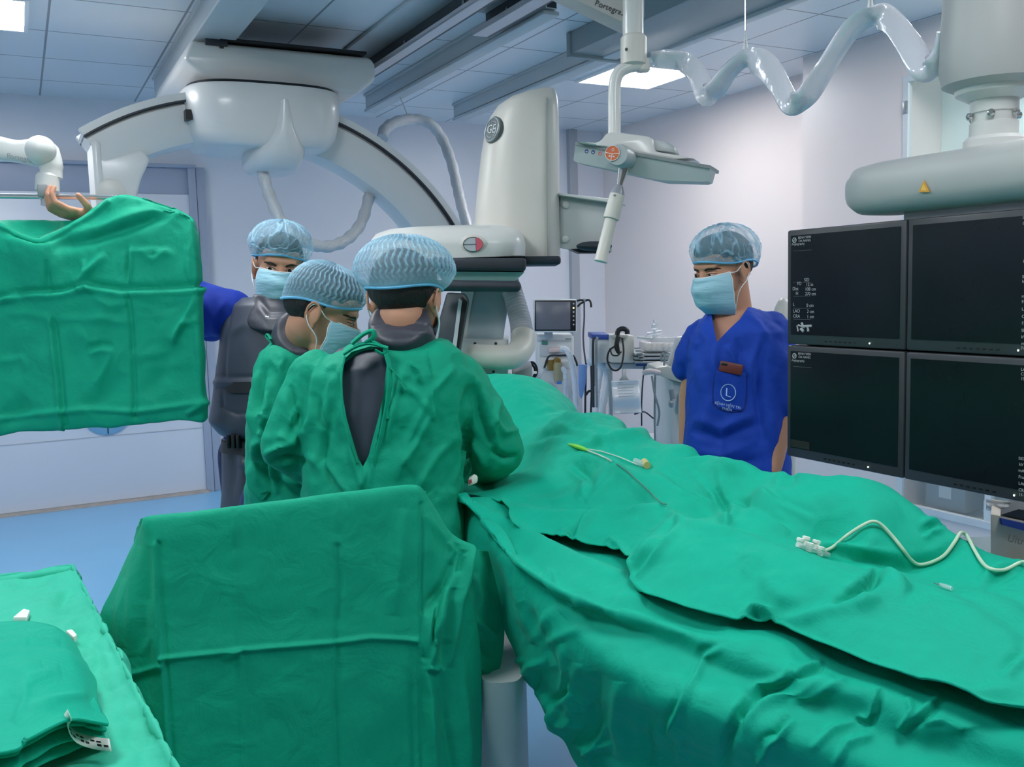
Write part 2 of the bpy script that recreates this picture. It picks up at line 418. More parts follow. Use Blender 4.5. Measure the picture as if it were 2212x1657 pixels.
crail(2.16, 2.255, 1.3, 4.42, 2.8, 'short open ceiling rail with a black square end, between two longer rails')
rail('ceiling_rail', 2.33, 2.42, 3.98, 6.6, 2.81, 'slim white ceiling rail with a hose hook, middle of the ceiling')
rail('ceiling_rail', 3.08, 3.18, 4.4, 6.7, 2.81, 'slim white ceiling rail passing behind the top of the tall detector housing')
t = thing('ceiling_beam', (3.1, 1.0, RT), 'broad flat grey-green ceiling beam above the lamp arm', 'ceiling beam')
MB().box2((2.87, 1.0, 2.82), (3.33, 4.62, RT), bevel=0.006).build('casing', M_beam, t)
MB().box2((3.30, 1.0, 2.80), (3.36, 4.63, 2.835), bevel=0.006).build('edge_lip', M_rail, t)
MB().box2((2.86, 4.60, 2.80), (3.34, 4.64, RT), bevel=0.006).build('end_plate', M_beam, t)
c = Py(1420, 150, 4.2)

# ------------------------------------------------------------------ ceiling-hung arc gantry
AY = 5.2                                     # the arc stands in the plane y = AY
gan = thing('arc_gantry', (1.35, AY, 2.8), 'white ceiling-hung imaging arc with its carriage, spanning above the vest-wearing man', 'imaging gantry')
XCR = Py(812, 150, 4.98)[0]
cr = MB().prism([(0.86, 0), (XCR-.03, 0), (XCR, -0.03), (XCR, -0.12), (XCR-.10, -0.2), (0.95, -0.2), (0.82, -0.1)], (0, 4.98, 2.79), (1, 0, 0), (0, 0, 1), (0, 1.15, 0), bevel=0.025, seg=3)
ca = cr.build('carriage', M_white, gan)
MB().box2((1.0, 4.972, 2.76), (1.02, 4.982, 2.80)).box2((0.93, 4.965, 2.77), (1.04, 4.99, 2.805), bevel=0.004).build('carriage_notch', M_dgrey, ca)
MB().box2((1.0, 4.95, 2.795), (XCR-.06, 5.3, 2.808)).build('carriage_gap', M_black, ca)
# housing: lower body, wide at the top, tapering to a chin
def superring(cx, cy, z, rx, ry, n=40, e=3.2):
    a = np.linspace(0, 2*pi, n, endpoint=False)
    x = np.sign(np.cos(a))*np.abs(np.cos(a))**(2/e)*rx; y = np.sign(np.sin(a))*np.abs(np.sin(a))**(2/e)*ry
    return np.stack([cx+x, cy+y, np.full(n, z)], 1)
xl_ = Py(402, 230, 5.0)[0]; xr_ = Py(745, 250, 5.0)[0]; hx = (xl_+xr_)/2; hw_ = (xr_-xl_)/2; kx_ = hw_/0.57
rings = [superring(hx, 5.2, 2.575, 0.50*kx_, 0.30), superring(hx, 5.2, 2.578, 0.555*kx_, 0.335), superring(hx-0.005, 5.2, 2.56, 0.57*kx_, 0.345), superring(hx-0.005, 5.2, 2.45, 0.565*kx_, 0.34), superring(hx-0.008, 5.2, 2.34, 0.535*kx_, 0.33),
         superring(hx-0.01, 5.18, 2.285, 0.48*kx_, 0.30), superring(hx-0.01, 5.16, 2.265, 0.40*kx_, 0.26, e=2.6)]
hs = MB().loft(rings).build('drive_housing', M_white, gan, 60)
MB().loft([superring(hx, 5.2, 2.594, 0.535*kx_, 0.32), superring(hx, 5.2, 2.572, 0.55*kx_, 0.332)]).build('shadow_gap', M_black, hs)
ch = MB().loft([superring(hx+0.05, 5.10, 2.50, 0.05, 0.262, e=2.0), superring(hx+0.05, 5.10, 2.36, 0.09, 0.262, e=2.2), superring(hx+0.04, 5.10, 2.27, 0.15, 0.255, e=2.4), superring(hx+0.03, 5.11, 2.21, 0.145, 0.23, e=2.6), superring(hx+0.03, 5.12, 2.165, 0.12, 0.19, e=2.6), superring(hx+0.03, 5.12, 2.155, 0.09, 0.16, e=2.6)])
ch.build('chin_cover', M_white, hs, 60)
MB().box2((hx+.015, 4.868, 2.275), (hx+.04, 4.895, 2.285)).build('vent_slot', M_dgrey, hs)
MB().box2((hx-hw_-.004, 5.0, 2.40), (hx-hw_+.03, 5.06, 2.45)).build('side_slot', M_black, hs)
# arc: circle fitted to the picture, swept box section with two rim rails
cen = Py(544, 791, AY); e0 = Py(205, 345, AY); RO = np.mean([np.linalg.norm(Py(*q, AY)-cen) for q in ((205, 345), (330, 272), (430, 243), (740, 262), (860, 330), (950, 410), (1015, 480))])
def ang(px, py): q = Py(px, py, AY)-cen; return atan2(q[2], q[0])
a0 = ang(214, 352); a1 = ang(1040, 520)
def arcpt(a, r, y): return np.array([cen[0]+r*cos(a), y, cen[2]+r*sin(a)])
rings = []
for a in np.linspace(a0, a1, 72):
    ri = RO-0.235; prof = [(RO-0.012, -0.10), (RO-0.012, 0.10), (RO-0.05, 0.135), (RO-0.17, 0.135), (ri, 0.10), (ri-0.012, 0.03), (ri-0.012, -0.03), (ri, -0.10), (RO-0.17, -0.135), (RO-0.05, -0.135)]
    rings.append([arcpt(a, r, AY+y) for r, y in prof])
arc = MB().loft(rings).build('arc', M_white, gan, 40)
for y in (-0.125, 0.125):
    rr = MB()
    rr.loft([[arcpt(a, RO+0.008, AY+y-0.03), arcpt(a, RO+0.008, AY+y+0.03), arcpt(a, RO-0.028, AY+y+0.03), arcpt(a, RO-0.028, AY+y-0.03)] for a in np.linspace(a0, a1, 72)])
    rr.build('rim_rail', M_white, arc)
    g = MB(); g.loft([[arcpt(a, RO-0.028, AY+y-0.034), arcpt(a, RO-0.028, AY+y+0.034), arcpt(a, RO-0.036, AY+y+0.034), arcpt(a, RO-0.036, AY+y-0.034)] for a in np.linspace(a0, a1, 72)])
    g.build('rim_groove', M_dgrey, arc)
bl = MB()
bl.loft([[arcpt(a, RO-0.028, AY-0.09), arcpt(a, RO-0.028, AY+0.09), arcpt(a, RO-0.036, AY+0.09), arcpt(a, RO-0.036, AY-0.09)] for a in np.linspace(a0, a1, 72)])
bl.build('belt', M_dgrey, arc)
# left end block of the arc
pts = [(0.385, 2.235), (0.42, 2.25), (0.75, 2.42), (0.68, 2.30), (0.63, 2.18), (0.605, 2.05), (0.60, 1.7), (0.415, 1.7), (0.405, 1.95)]
q = [Py(*p, AY)[[0, 2]] for p in ((205, 347), (222, 350), (300, 330), (318, 352), (298, 395), (290, 430), (284, 560), (222, 560), (214, 400))]
eb = MB().prism([tuple(p) for p in q], (0, AY-0.14, 0), (1, 0, 0), (0, 0, 1), (0, 0.28, 0), bevel=0.018, seg=3).build('end_block', M_white, gan)
c = Py(240, 418, AY-0.14)
MB().lathe([(0.072, 0), (0.072, 0.006), (0.062, 0.012), (0, 0.012)], c, (0, -1, 0), 32).build('round_cap', M_cream, eb)
c = Py(203, 410, AY)
MB().box((c[0]+0.012, AY, c[2]-0.03), (0.045, 0.3, 0.52), bevel=0.018).build('end_plate', M_white, eb)
# hoses hanging from the carriage
M_hose = mat('hose_sleeve', (196, 198, 200), 0.35, var=0.06, bump=0.6, bscale=40)
hp = [Py(x, y, Y) for x, y, Y in ((563, 320, 5.1), (568, 375, 5.05), (585, 430, 5.0), (612, 485, 4.95), (650, 518, 4.9), (700, 533, 4.9), (745, 520, 4.95), (778, 485, 5.05), (796, 430, 5.2), (806, 370, 5.4), (812, 300, 5.5))]
MB().tube(spl(hp, 60), [0.032+0.004*sin(k*1.9) for k in range(60)], 12).build('hanging_hose', M_hose, gan)
t = thing('suspended_hose', Py(885, 255, 6.0), 'white sleeved hose looped from a cord on the slim ceiling rail, behind the arc', 'hose')
hp = [Py(x, y, Y) for x, y, Y in ((826, 300, 5.7), (832, 278, 5.8), (860, 262, 5.9), (895, 258, 6.0), (930, 268, 6.0), (955, 300, 6.0), (975, 350, 5.9), (987, 400, 5.8), (996, 440, 5.7), (1010, 490, 5.6), (1030, 540, 5.5))]
MB().tube(spl(hp, 50), [0.036+0.003*sin(k*2.1) for k in range(50)], 12).build('sleeve', M_hose, t)
c = Py(884, 258, 6.0)
MB().tube([c, (2.375, 6.0, 2.81)], 0.004, 6).build('cord', M_white, t)

# ------------------------------------------------------------------ detector housing with round badge (frontal gantry)
D0 = 3.7
H_ = np.array([CR[0], CR[1], 0]); H_ /= np.linalg.norm(H_); N_ = np.array([CF[0], CF[1], 0]); N_ /= np.linalg.norm(N_); UPV = np.array([0, 0, 1.0])
def fixed(px, py, d): return P(px, py, d)
det = thing('x_ray_detector_gantry', P(1060, 700, 3.9), 'tall cream detector housing with round silver badge, arm and bumpers over the table head', 'imaging gantry')
# tall housing: lofted horizontal rings, rounded top leaning left
prof = [(1021, 1214, 570), (1019, 1213, 540), (1020, 1212, 480), (1028, 1211, 400), (1037, 1211, 320), (1046, 1210, 270), (1056, 1209, 240), (1072, 1208, 218), (1098, 1206, 199), (1130, 1203, 188), (1158, 1199, 183)]
rings = []
for xl, xr, y in prof:
    a = P(xl, y, D0); b = P(xr, y, D0); c = (a+b)/2; hw = np.linalg.norm(b-a)/2; dep = 0.2 if y > 215 else 0.2*(0.55+0.45*(y-183)/32)
    th = np.linspace(0, 2*pi, 56, endpoint=False)
    ring = []
    for t in th:
        ex = 2/2.3 if (cos(t) < 0 and sin(t) < 0) else 2/4.5
        ring.append(c+N_*0.16+H_*hw*np.sign(cos(t))*abs(cos(t))**ex+N_*dep*np.sign(sin(t))*abs(sin(t))**ex)
    rings.append(ring)
hous = MB().loft(rings).build('tall_housing', M_cream, det, 50)
# vertical seam and right side cover
def strip(parent, name, m, a, b, w, off, d=D0):
    a = P(*a, d); b = P(*b, d); MB().slab([a-H_*w, a+H_*w, b+H_*w, b-H_*w], -N_, off).build(name, m, parent)
strip(hous, 'cover_seam', M_grey, (1182, 560), (1180, 215), 0.0016, 0.045)
# badge: dark disc, ring and curly monogram
bc = P(1066, 281, 3.655); bz = -N_+np.array([0, 0, 0.05]); bz /= np.linalg.norm(bz)
lx = H_*0.62+N_*0.5-np.array([0, 0, 0.0]); lx -= (lx@UPV)*UPV; lx /= np.linalg.norm(lx); axn = -N_*0.62-H_*0.78+UPV*0.12; axn /= np.linalg.norm(axn)
hb = BVHTree.FromPolygons([v.co[:] for v in hous.data.vertices], [p.vertices[:] for p in hous.data.polygons])
bh = hb.ray_cast(V3(CAM), V3(ray(1066, 281))); axn = np.array(bh[1]); axn = axn if axn@N_ < 0 else -axn; bc = np.array(bh[0])+axn*.001
lx = np.cross(UPV-H_*0.0+N_*0.0, axn); lx = np.cross(np.array([0, 0, 1.0])+H_*0.16, axn); lx /= np.linalg.norm(lx)
M_badge = mat('badge_grey', (104, 112, 112), 0.45, 0.25); M_badgel = mat('badge_silver', (196, 202, 202), 0.4, 0.4)
bd = MB().lathe([(0.054, -0.035), (0.054, 0.004), (0.05, 0.007), (0, 0.007)], bc, axn, 36).build('badge', M_badge, hous)
bu = np.cross(axn, lx)
if bu[2] < 0: bu = -bu
bx = np.cross(bu, axn)
def bp(u, v, h=0.008): return bc+bx*u+bu*v+axn*h
MB().tube([bp(0.047*cos(a), 0.047*sin(a)) for a in np.linspace(0, 2*pi, 41)], 0.0022, 6, cap=False).build('badge_ring', M_badgel, bd)
fl = MB()
for k in range(4):
    a = k*pi/2+0.6
    fl.tube([bp(0.036*cos(a+s)*(1-0.12*s), 0.036*sin(a+s)*(1-0.12*s)) for s in np.linspace(0, 1.25, 14)], 0.002, 6)
fl.build('badge_scroll', M_badgel, bd)
text('GE', 'badge_monogram', 0.05, frame(bp(0, 0, 0.0085), bx, bu), M_badgel, bd, 0.001)
# horizontal detector head in front
d1 = 3.52
hd = []
for xl, xr, y in ((800, 1128, 558), (791, 1136, 556), (791, 1137, 530), (793, 1133, 512), (802, 1122, 498), (830, 1100, 489), (880, 1075, 485)):
    a = P(xl, y, d1); b = P(xr, y, d1); c = (a+b)/2; hw = np.linalg.norm(b-a)/2; dp = 0.2*(1 if y > 500 else 0.8 if y > 486 else 0.62)
    th = np.linspace(0, 2*pi, 44, endpoint=False); ex = 2/4.0
    hd.append([c+N_*0.17+H_*hw*np.sign(cos(t))*abs(cos(t))**ex+N_*dp*np.sign(sin(t))*abs(sin(t))**ex for t in th])
head = MB().loft(hd).build('detector_head', M_white, det, 55)
bc = P(1022, 528, 3.49)
o = MB(); o.lathe([(0.052, -0.02), (0.052, 0.004), (0.044, 0.008), (0, 0.008)], bc+N_*0.005, -N_, 36); bmesh.ops.transform(o.bm, matrix=Matrix.Translation(V3(bc)) @ Matrix.Diagonal((1, 1, 0.72, 1)) @ Matrix.Translation(-V3(bc)), verts=o.bm.verts)
em = o.build('oval_button', M_cream, head)
def oval(a0, a1, rx, ry, h, n=24): return [bc-N_*h+H_*rx*cos(a)+UPV*ry*sin(a) for a in np.linspace(a0, a1, n)]
MB().slab(oval(0, 2*pi, 0.036, 0.026, 0.004, 33)[:-1], -N_, 0.006).build('button_face', mat('button_silver', (198, 204, 208), 0.35, 0.2), em)
MB().slab(oval(-1.25, 1.25, 0.0365, 0.0265, 0.0085), -N_, 0.004).build('red_segment', mat('button_red', (214, 96, 112), 0.4), em)
xx = MB().tube(oval(0, 2*pi, 0.0365, 0.0265, 0.010, 37), 0.0014, 6, cap=False); xx.tube([bc-N_*0.011-H_*0.035, bc-N_*0.011+H_*0.035], 0.0009, 5); xx.tube([bc-N_*0.011-UPV*0.026+H_*0.011, bc-N_*0.011+UPV*0.026+H_*0.011], 0.0009, 5)
xx.build('button_outline', M_dgrey, em)
# bumpers under the head
def bar(a, b, d, h, dep, m, name, parent, bevel=0.012, back=0.0):
    A = P(*a, d); B = P(*b, d); c = (A+B)/2+N_*(dep/2+back)
    return MB().box(c, (np.linalg.norm(B-A), dep, h), rot3(B-A, N_), bevel=bevel, seg=3).build(name, m, parent)
bar((930, 570), (1137, 571), 3.48, 0.048, 0.42, M_dgrey, 'rubber_bumper', det)
bar((1130, 563), (1212, 562), 3.62, 0.034, 0.3, M_dgrey, 'rubber_bumper', det)
tp = [(P(940, 586, 3.5), P(1133, 588, 3.5)), (P(955, 606, 3.52), P(1112, 608, 3.52))]
MB().loft([[a+N_*0.02, b+N_*0.02, b+N_*0.38, a+N_*0.38] for a, b in tp]).build('collimator_cone', mat('detector_green_grey', (158, 172, 170), 0.4), det)
bm_ = MB(); A = P(945, 617, 3.45); B = P(1114, 619, 3.45)
bm_.cone(A, B, 0.021, 0.021, 16); bm_.build('round_bumper', M_dgrey, det)
# gantry column behind: curved front, junction box, elbow duct, ribbed hose
col = MB()
rg = []
for xl, xr, y, d in ((1013, 1106, 610, 3.95), (1006, 1098, 660, 3.9), (1000, 1090, 710, 3.87), (1000, 1086, 745, 3.86)):
    a = P(xl, y, d); b = P(xr, y, d); rg.append([a, (a+b)/2-N_*0.006, b, b+N_*0.3, a+N_*0.3])
cl = col.loft(rg).build('gantry_arm', mat('arm_pale_blue', (176, 192, 198), 0.4), det, 50)
rg = []
for xl, xr, y, d in ((1000, 1030, 600, 3.93), (992, 1018, 660, 3.88), (986, 1010, 710, 3.85), (984, 1008, 760, 3.84)):
    a = P(xl, y, d); b = P(xr, y, d); rg.append([a, b, b+N_*0.3, a+N_*0.3])
MB().loft(rg).build('arm_edge', M_white, cl)
A = P(996, 733, 3.8); B = P(1098, 733, 3.8); Cc = P(1098, 808, 3.8); Dd = P(996, 808, 3.8)
jb = MB().slab([A, B, Cc, Dd], N_, 0.34, bevel=0.008).build('junction_box', M_white, det)
for px, py in ((1026, 742), (1071, 742), (1066, 803)): MB().lathe([(0.006, 0), (0.006, 0.004)], P(px, py, 3.8), -N_, 10).build('screw', M_dgrey, jb)
el = spl([P(x, y, d) for x, y, d in ((1015, 768, 3.72), (1050, 770, 3.7), (1085, 772, 3.7), (1112, 768, 3.72), (1128, 748, 3.78), (1131, 725, 3.82))], 30)
MB().tube(el, [0.045 if k < 2 else 0.047+0.006*min(1, k/24) for k in range(30)], 20).build('elbow_duct', M_cream, det)
rh = spl([P(x, y, d) for x, y, d in ((1128, 735, 3.81), (1126, 705, 3.84), (1118, 670, 3.87), (1108, 635, 3.9), (1098, 605, 3.95))], 110)
MB().tube(rh, [0.045+0.004*sin(k*1.25)-0.006*(k/110) for k in range(110)], 20).build('ribbed_hose', M_vinyl, det)
MB().tube(rh, [0.041+0.003*sin(k*1.25)-0.006*(k/110) for k in range(110)], 18).build('inner_hose', M_white, det)
A = [P(x, y, 4.0) for x, y in ((1034, 800), (1074, 800), (1074, 900), (1034, 900))]
MB().slab(A, N_, 0.3).build('gantry_column', M_white, det)
A = [P(x, y, 3.9) for x, y in ((1078, 806), (1104, 806), (1104, 1000), (1078, 1000))]
MB().slab(A, N_, 0.3, bevel=0.006).build('side_column', M_white, det)
A = [P(x, y, 3.86) for x, y in ((1106, 806), (1150, 790), (1155, 1100), (1106, 1100))]
MB().slab(A, N_, 0.3, bevel=0.01).build('base_column', M_grey, det)
# x-ray tube panel seen between the surgeon and the arm (dark, slanted)
A = [P(x, y, 3.6) for x, y in ((965, 632), (1003, 634), (1012, 650), (992, 768), (950, 768), (940, 720))]
tbp = MB().slab(A, N_, 0.10, bevel=0.008).build('lead_glass_panel', mat('dark_panel', (72, 78, 84), 0.4), det)
A = [P(x, y, 3.585) for x, y in ((998, 640), (1010, 652), (989, 768), (977, 768))]
MB().slab(A, N_, 0.03).build('panel_edge', M_black, tbp)
A = [P(x, y, 3.58) for x, y in ((991, 645), (998, 650), (984, 765), (975, 765))]
MB().slab(A, N_, 0.02).build('panel_label', mat('pale_label', (190, 194, 200), 0.5), tbp)
# side bracket with two knobs and a dark grip
A = [P(x, y, 3.75) for x, y in ((1208, 419), (1322, 434), (1322, 545), (1258, 545), (1208, 535))]
br = MB().slab(A, N_, 0.02, bevel=0.004).build('side_bracket', mat('bracket_grey_white', (196, 200, 198), 0.4), det)
A = [P(x, y, 3.75) for x, y in ((1206, 419), (1316, 432), (1342, 438), (1350, 446), (1316, 440), (1206, 424))]
MB().slab(A, -N_, 0.05, bevel=0.003).build('bracket_flange', M_white, br)
for px, py in ((1222, 443), (1221, 517)): MB().lathe([(0.014, 0), (0.014, 0.012), (0.008, 0.016), (0, 0.016)], P(px, py, 3.75), -N_, 16).build('knob', M_white, br)
strip(br, 'dark_seam', M_black, (1208, 421), (1207, 537), 0.0035, 0.012, 3.76)
rg = []
for x, t_ in ((1246, 0.3), (1256, 0.75), (1275, 1), (1300, 1), (1316, 0.7), (1320, 0.3)):
    c = P(x, 532, 3.7); rg.append([c+UPV*0.020*t_*cos(a)*(1.0)+N_*0.03*sin(a) for a in np.linspace(0, 2*pi, 16, endpoint=False)])
MB().loft(rg).build('grip', M_dgrey, br, 60)
A = [P(x, y, 3.73) for x, y in ((1232, 538), (1316, 533), (1318, 546), (1252, 546))]
MB().slab(A, N_, 0.12).build('grip_base', M_black, br)

# ------------------------------------------------------------------ ceiling lamp on bent tube
L0 = 3.0
lamp = thing('examination_lamp', P(1370, 0, L0), 'grey-white examination lamp head on a bent tube with orange round sticker', 'lamp')
A = [P(x, y, L0-0.02) for x, y in ((1195, -18), (1392, -70), (1392, 55), (1360, 58), (1345, 55))]
arm = MB().slab([P(x, y, L0) for x, y in ((1180, -30), (1392, -40), (1392, 40), (1352, 52))], N_, 0.12, bevel=0.006).build('support_arm', mat('arm_warm_grey', (176, 174, 172), 0.4), lamp)
cc = MB()
ctop = P(1366, -60, L0); cbot = P(1366, 92, L0)
MB().tube([ctop, P(1368, 85, L0)], 0.034, 20).build('drop_tube', M_white, lamp)
MB().lathe([(0.036, 0), (0.043, 0.008), (0.043, 0.095), (0.03, 0.1)], P(1369, 78, L0), P(1370, 300, L0)-P(1369, 78, L0), 28).build('swivel_collar', M_cream, lamp)
MB().lathe([(0.024, 0), (0.024, 0.035), (0.02, 0.04)], P(1388, 128, L0), (0, 0, -1), 20).build('pivot_stub', M_cream, lamp)
sc_ = MB().lathe([(0.005, 0), (0.005, 0.004)], P(1353, 107, L0-0.045), -N_, 10); sc_.build('screw', M_black, lamp)
tb = spl([P(x, y, L0-0.005) for x, y in ((1382, 140), (1360, 144), (1340, 154), (1330, 172), (1327, 200), (1327, 240), (1327, 285), (1326, 325))], 40)
MB().tube(tb, 0.0205, 18).build('bent_tube', M_white, lamp)
text('Portegra2', 'arm_lettering', 0.026, frame(P(1318, 18, L0-0.003), P(1392, 30, L0)-P(1318, 2, L0), UPV), M_dgrey, arm)
# lamp head: long tray, lid, tab
u0 = P(1240, 325, 2.93); u1 = P(1532, 372, 2.78); hu = (u1-u0); hl = np.linalg.norm(hu); hu /= hl
hz = np.array([0, 0, 1.0]); hz = hz-(hz@hu)*hu; hz /= np.linalg.norm(hz); hn = np.cross(hz, hu)
if hn@N_ < 0: hn = -hn
rg = []
for s_, h0, h1, dp in ((0.0, -0.030, 0.022, 0.09), (0.012, -0.034, 0.022, 0.11), (0.2, -0.042, 0.018, 0.15), (0.29, -0.046, 0.018, 0.15), (0.42, -0.03, 0.016, 0.12), (0.435, -0.026, 0.012, 0.10)):
    c = u0+hu*s_*hl/0.435; rg.append([c+hz*h0-hn*0.0+hn*0.012, c+hz*h1, c+hz*h1+hn*dp, c+hz*h0+hn*(dp-0.012)])
M_lamph = mat('lamp_head_grey', (178, 186, 186), 0.38)
lh = MB().loft(rg); lhb = lh.build('lamp_head', M_lamph, lamp, 30)
e1 = MB(); rg2 = []
for s_ in (0.0, 0.435):
    c = u0+hu*s_*hl/0.435; h1 = 0.021 if s_ == 0 else 0.014
    rg2.append([c+hz*(h1-0.004)-hn*0.004, c+hz*(h1+0.006)-hn*0.004, c+hz*(h1+0.006)+hn*0.15, c+hz*(h1-0.004)+hn*0.15])
e1.loft(rg2).build('head_rim', mat('rim_grey', (132, 138, 140), 0.4), lhb)
A = [P(x, y, 2.88) for x, y in ((1241, 305), (1288, 308), (1298, 302), (1306, 290), (1316, 285), (1342, 286), (1400, 294), (1409, 300), (1412, 326), (1500, 342), (1450, 345), (1330, 322))]
MB().slab(A, hn, 0.13, bevel=0.008).build('head_lid', M_white, lhb)
A = [P(x, y, 2.9) for x, y in ((1409, 301), (1440, 306), (1456, 318), (1459, 330), (1410, 324))]
MB().slab(A, hn, 0.07, bevel=0.004).build('lid_vent', M_lamph, lhb)
# hinge drum, orange sticker and small pictograms
c = P(1328, 334, 2.80)
MB().lathe([(0.03, -0.01), (0.034, 0), (0.034, 0.09), (0, 0.09)], c+hu*0.012, hn, 28).build('hinge_drum', M_lamph, lhb)
M_or = mat('orange_sticker', (222, 112, 66), 0.5); M_wh = mat('white_print', (240, 238, 236), 0.5); M_bl = mat('blue_print', (58, 70, 130), 0.5)
sx, sy, sn = hu, hz, -hn
sc0 = P(1323, 331, 2.79)
st = MB().lathe([(0.0225, 0), (0.0225, 0.0015), (0, 0.0015)], sc0, sn, 32).build('round_sticker', M_or, lhb)
w_ = MB()
w_.tube([sc0+sx*0.0222*cos(a)+sy*0.0222*sin(a)+sn*0.002 for a in np.linspace(0, 2*pi, 33)], 0.0009, 6, cap=False)
w_.tube([sc0-sx*0.022-sy*0.001+sn*0.002, sc0-sy*0.0025+sn*0.002, sc0+sx*0.021+sy*0.002+sn*0.002], 0.0011, 6)
w_.tube([sc0-sy*0.003+sn*0.002, sc0-sy*0.021+sn*0.002], 0.0013, 6)
w_.tube([sc0+sy*0.010+sx*0.0035*cos(a)+sy*0.0035*sin(a)+sn*0.002 for a in np.linspace(0, 2*pi, 17)], 0.0007, 6, cap=False)
for sg in (-1, 1): w_.slab([sc0+sx*sg*0.0065-sy*0.006+sn*0.0016, sc0+sx*(sg*0.0065+0.004)-sy*0.011+sn*0.0016, sc0+sx*(sg*0.0065-0.004)-sy*0.011+sn*0.0016], sn, 0.001)
w_.build('sticker_print', M_wh, st)
pg = MB()
for px, py in ((1270, 328), (1284, 330)):
    c = P(px, py, 2.885)+sn*0.014
    pg.tube([c+sx*0.0052*cos(a)+sy*0.0052*sin(a) for a in np.linspace(0, 2*pi, 21)], 0.0013, 6, cap=False)
    pg.slab([c+sx*0.0042*cos(a)+sy*0.0042*sin(a) for a in np.linspace(0.3, 2.9, 10)], sn, 0.001)
pg.build('blue_pictogram', M_bl, lhb)
c = P(1299, 333, 2.87)+sn*0.014
rd = MB().tube([c+sx*0.0052*cos(a)+sy*0.0052*sin(a) for a in np.linspace(0, 2*pi, 21)], 0.0011, 6, cap=False); rd.box(c, (0.006, 0.001, 0.0012), rot3(sx, sn)); rd.box(c+sy*0.0022, (0.005, 0.001, 0.0012), rot3(sx, sn))
rd.build('red_pictogram', mat('red_print', (214, 90, 80), 0.5), lhb)
# handle
pa = P(1348, 362, 2.86); pb = P(1297, 565, 2.86); ax = (pb-pa)/np.linalg.norm(pb-pa); Lh = np.linalg.norm(pb-pa)
def hpz(prof, name, m, par): return MB().lathe([(r, h*Lh) for r, h in prof], pa, ax, 26).build(name, m, par, 50)
hs_ = hpz([(0.020, -0.02), (0.017, 0.03), (0.010, 0.16), (0.008, 0.2)], 'stem', M_steel, lamp)
hpz([(0.008, 0.185), (0.012, 0.2), (0.021, 0.26), (0.0235, 0.29)], 'cone_collar', mat('collar_violet_grey', (160, 162, 170), 0.3, 0.3), lamp)
hn1 = hpz([(0.0225, 0.285), (0.0235, 0.29), (0.0235, 0.30), (0.024, 0.38), (0.025, 0.52), (0.0245, 0.545), (0.02, 0.55)], 'handle_collar', M_cream, lamp)
hpz([(0.0185, 0.54), (0.0195, 0.98), (0.0215, 0.99), (0.0215, 1.0), (0.016, 1.0)], 'sterile_handle', M_cream, lamp)
MB().tube([P(1328, 420, 2.834), P(1327, 423, 2.834)], 0.004, 8).build('handle_button', M_grey, hn1)

# ------------------------------------------------------------------ left support arm, bar
la = thing('support_arm', P(60, 330, 3.0), 'white jointed support arm holding a steel bar above the hung green drape', 'support arm')
A = [P(x, y, 3.02) for x, y in ((-430, 262), (-120, 275), (-10, 292), (30, 302), (75, 296), (95, 310), (92, 352), (70, 360), (40, 350), (-10, 342), (-120, 352), (-430, 356))]
ab = MB().slab(A, N_, 0.09, bevel=0.018, seg=3).build('arm_beam', M_white, la)
el_ = MB(); el_.ell(P(88, 325, 3.0), (0.047, 0.052, 0.047))
el_.build('elbow_cap', M_white, la, 180)
MB().tube(spl([P(x, y, 3.03) for x, y in ((88, 322), (104, 335), (110, 360), (111, 385))], 14), [0.04]*5+[0.037]*5+[0.034]*4, 20).build('elbow', M_white, la)
MB().lathe([(0.03, 0), (0.036, 0.008), (0.037, 0.055), (0.033, 0.058)], P(103, 376, 3.02), P(102, 420, 3.02)-P(103, 376, 3.02), 26).build('wrist_housing', M_white, la)
MB().lathe([(0.027, 0), (0.027, 0.03), (0.022, 0.032), (0.022, 0.05)], P(104, 411, 3.02), P(104, 440, 3.02)-P(104, 411, 3.02), 24).build('clamp', M_steel, la)
MB().box(P(92, 412, 2.99), (0.03, 0.03, 0.04), bevel=0.004).build('clamp_jaw', M_grey, la)
text('Portegra2', 'arm_lettering', 0.024, frame(P(46, 342, 3.012), P(70, 346, 3.0)-P(20, 337, 3.0), UPV), M_grey, ab)
q_ = P(-400, 310, 3.06); MB().tube([q_-np.array([0, 0, .06]), np.array([q_[0], q_[1], CEIL-.001])], .045, 20).build('ceiling_tube', M_white, la)
MB().tube([P(-160, 422, 3.02), P(282, 427, 3.02)], 0.0085, 14).build('steel_bar', M_steel, la)

# ------------------------------------------------------------------ ribbon-wrapped cable swag with ties
sw = [(1412, 128, 3.05), (1450, 126, 3.02), (1480, 135, 3.0), (1505, 160, 2.97), (1522, 196, 2.94), (1530, 204, 2.92), (1550, 188, 2.9), (1575, 155, 2.87), (1605, 130, 2.84), (1632, 130, 2.81), (1660, 148, 2.78), (1685, 185, 2.75), (1702, 218, 2.73),
      (1718, 224, 2.71), (1745, 205, 2.68), (1775, 160, 2.65), (1805, 110, 2.62), (1840, 62, 2.58), (1875, 38, 2.55), (1905, 36, 2.53), (1935, 55, 2.5), (1960, 90, 2.47), (1985, 132, 2.44), (2000, 148, 2.42), (2020, 140, 2.4), (2040, 110, 2.38), (2050, 70, 2.36)]
cpt = spl([P(*q) for q in sw], 170)
rib = thing('cable_swag', P(1620, 130, 2.83), 'silver-grey sleeved cable hanging in waves from white ties along the right wall', 'cable')
rg = []
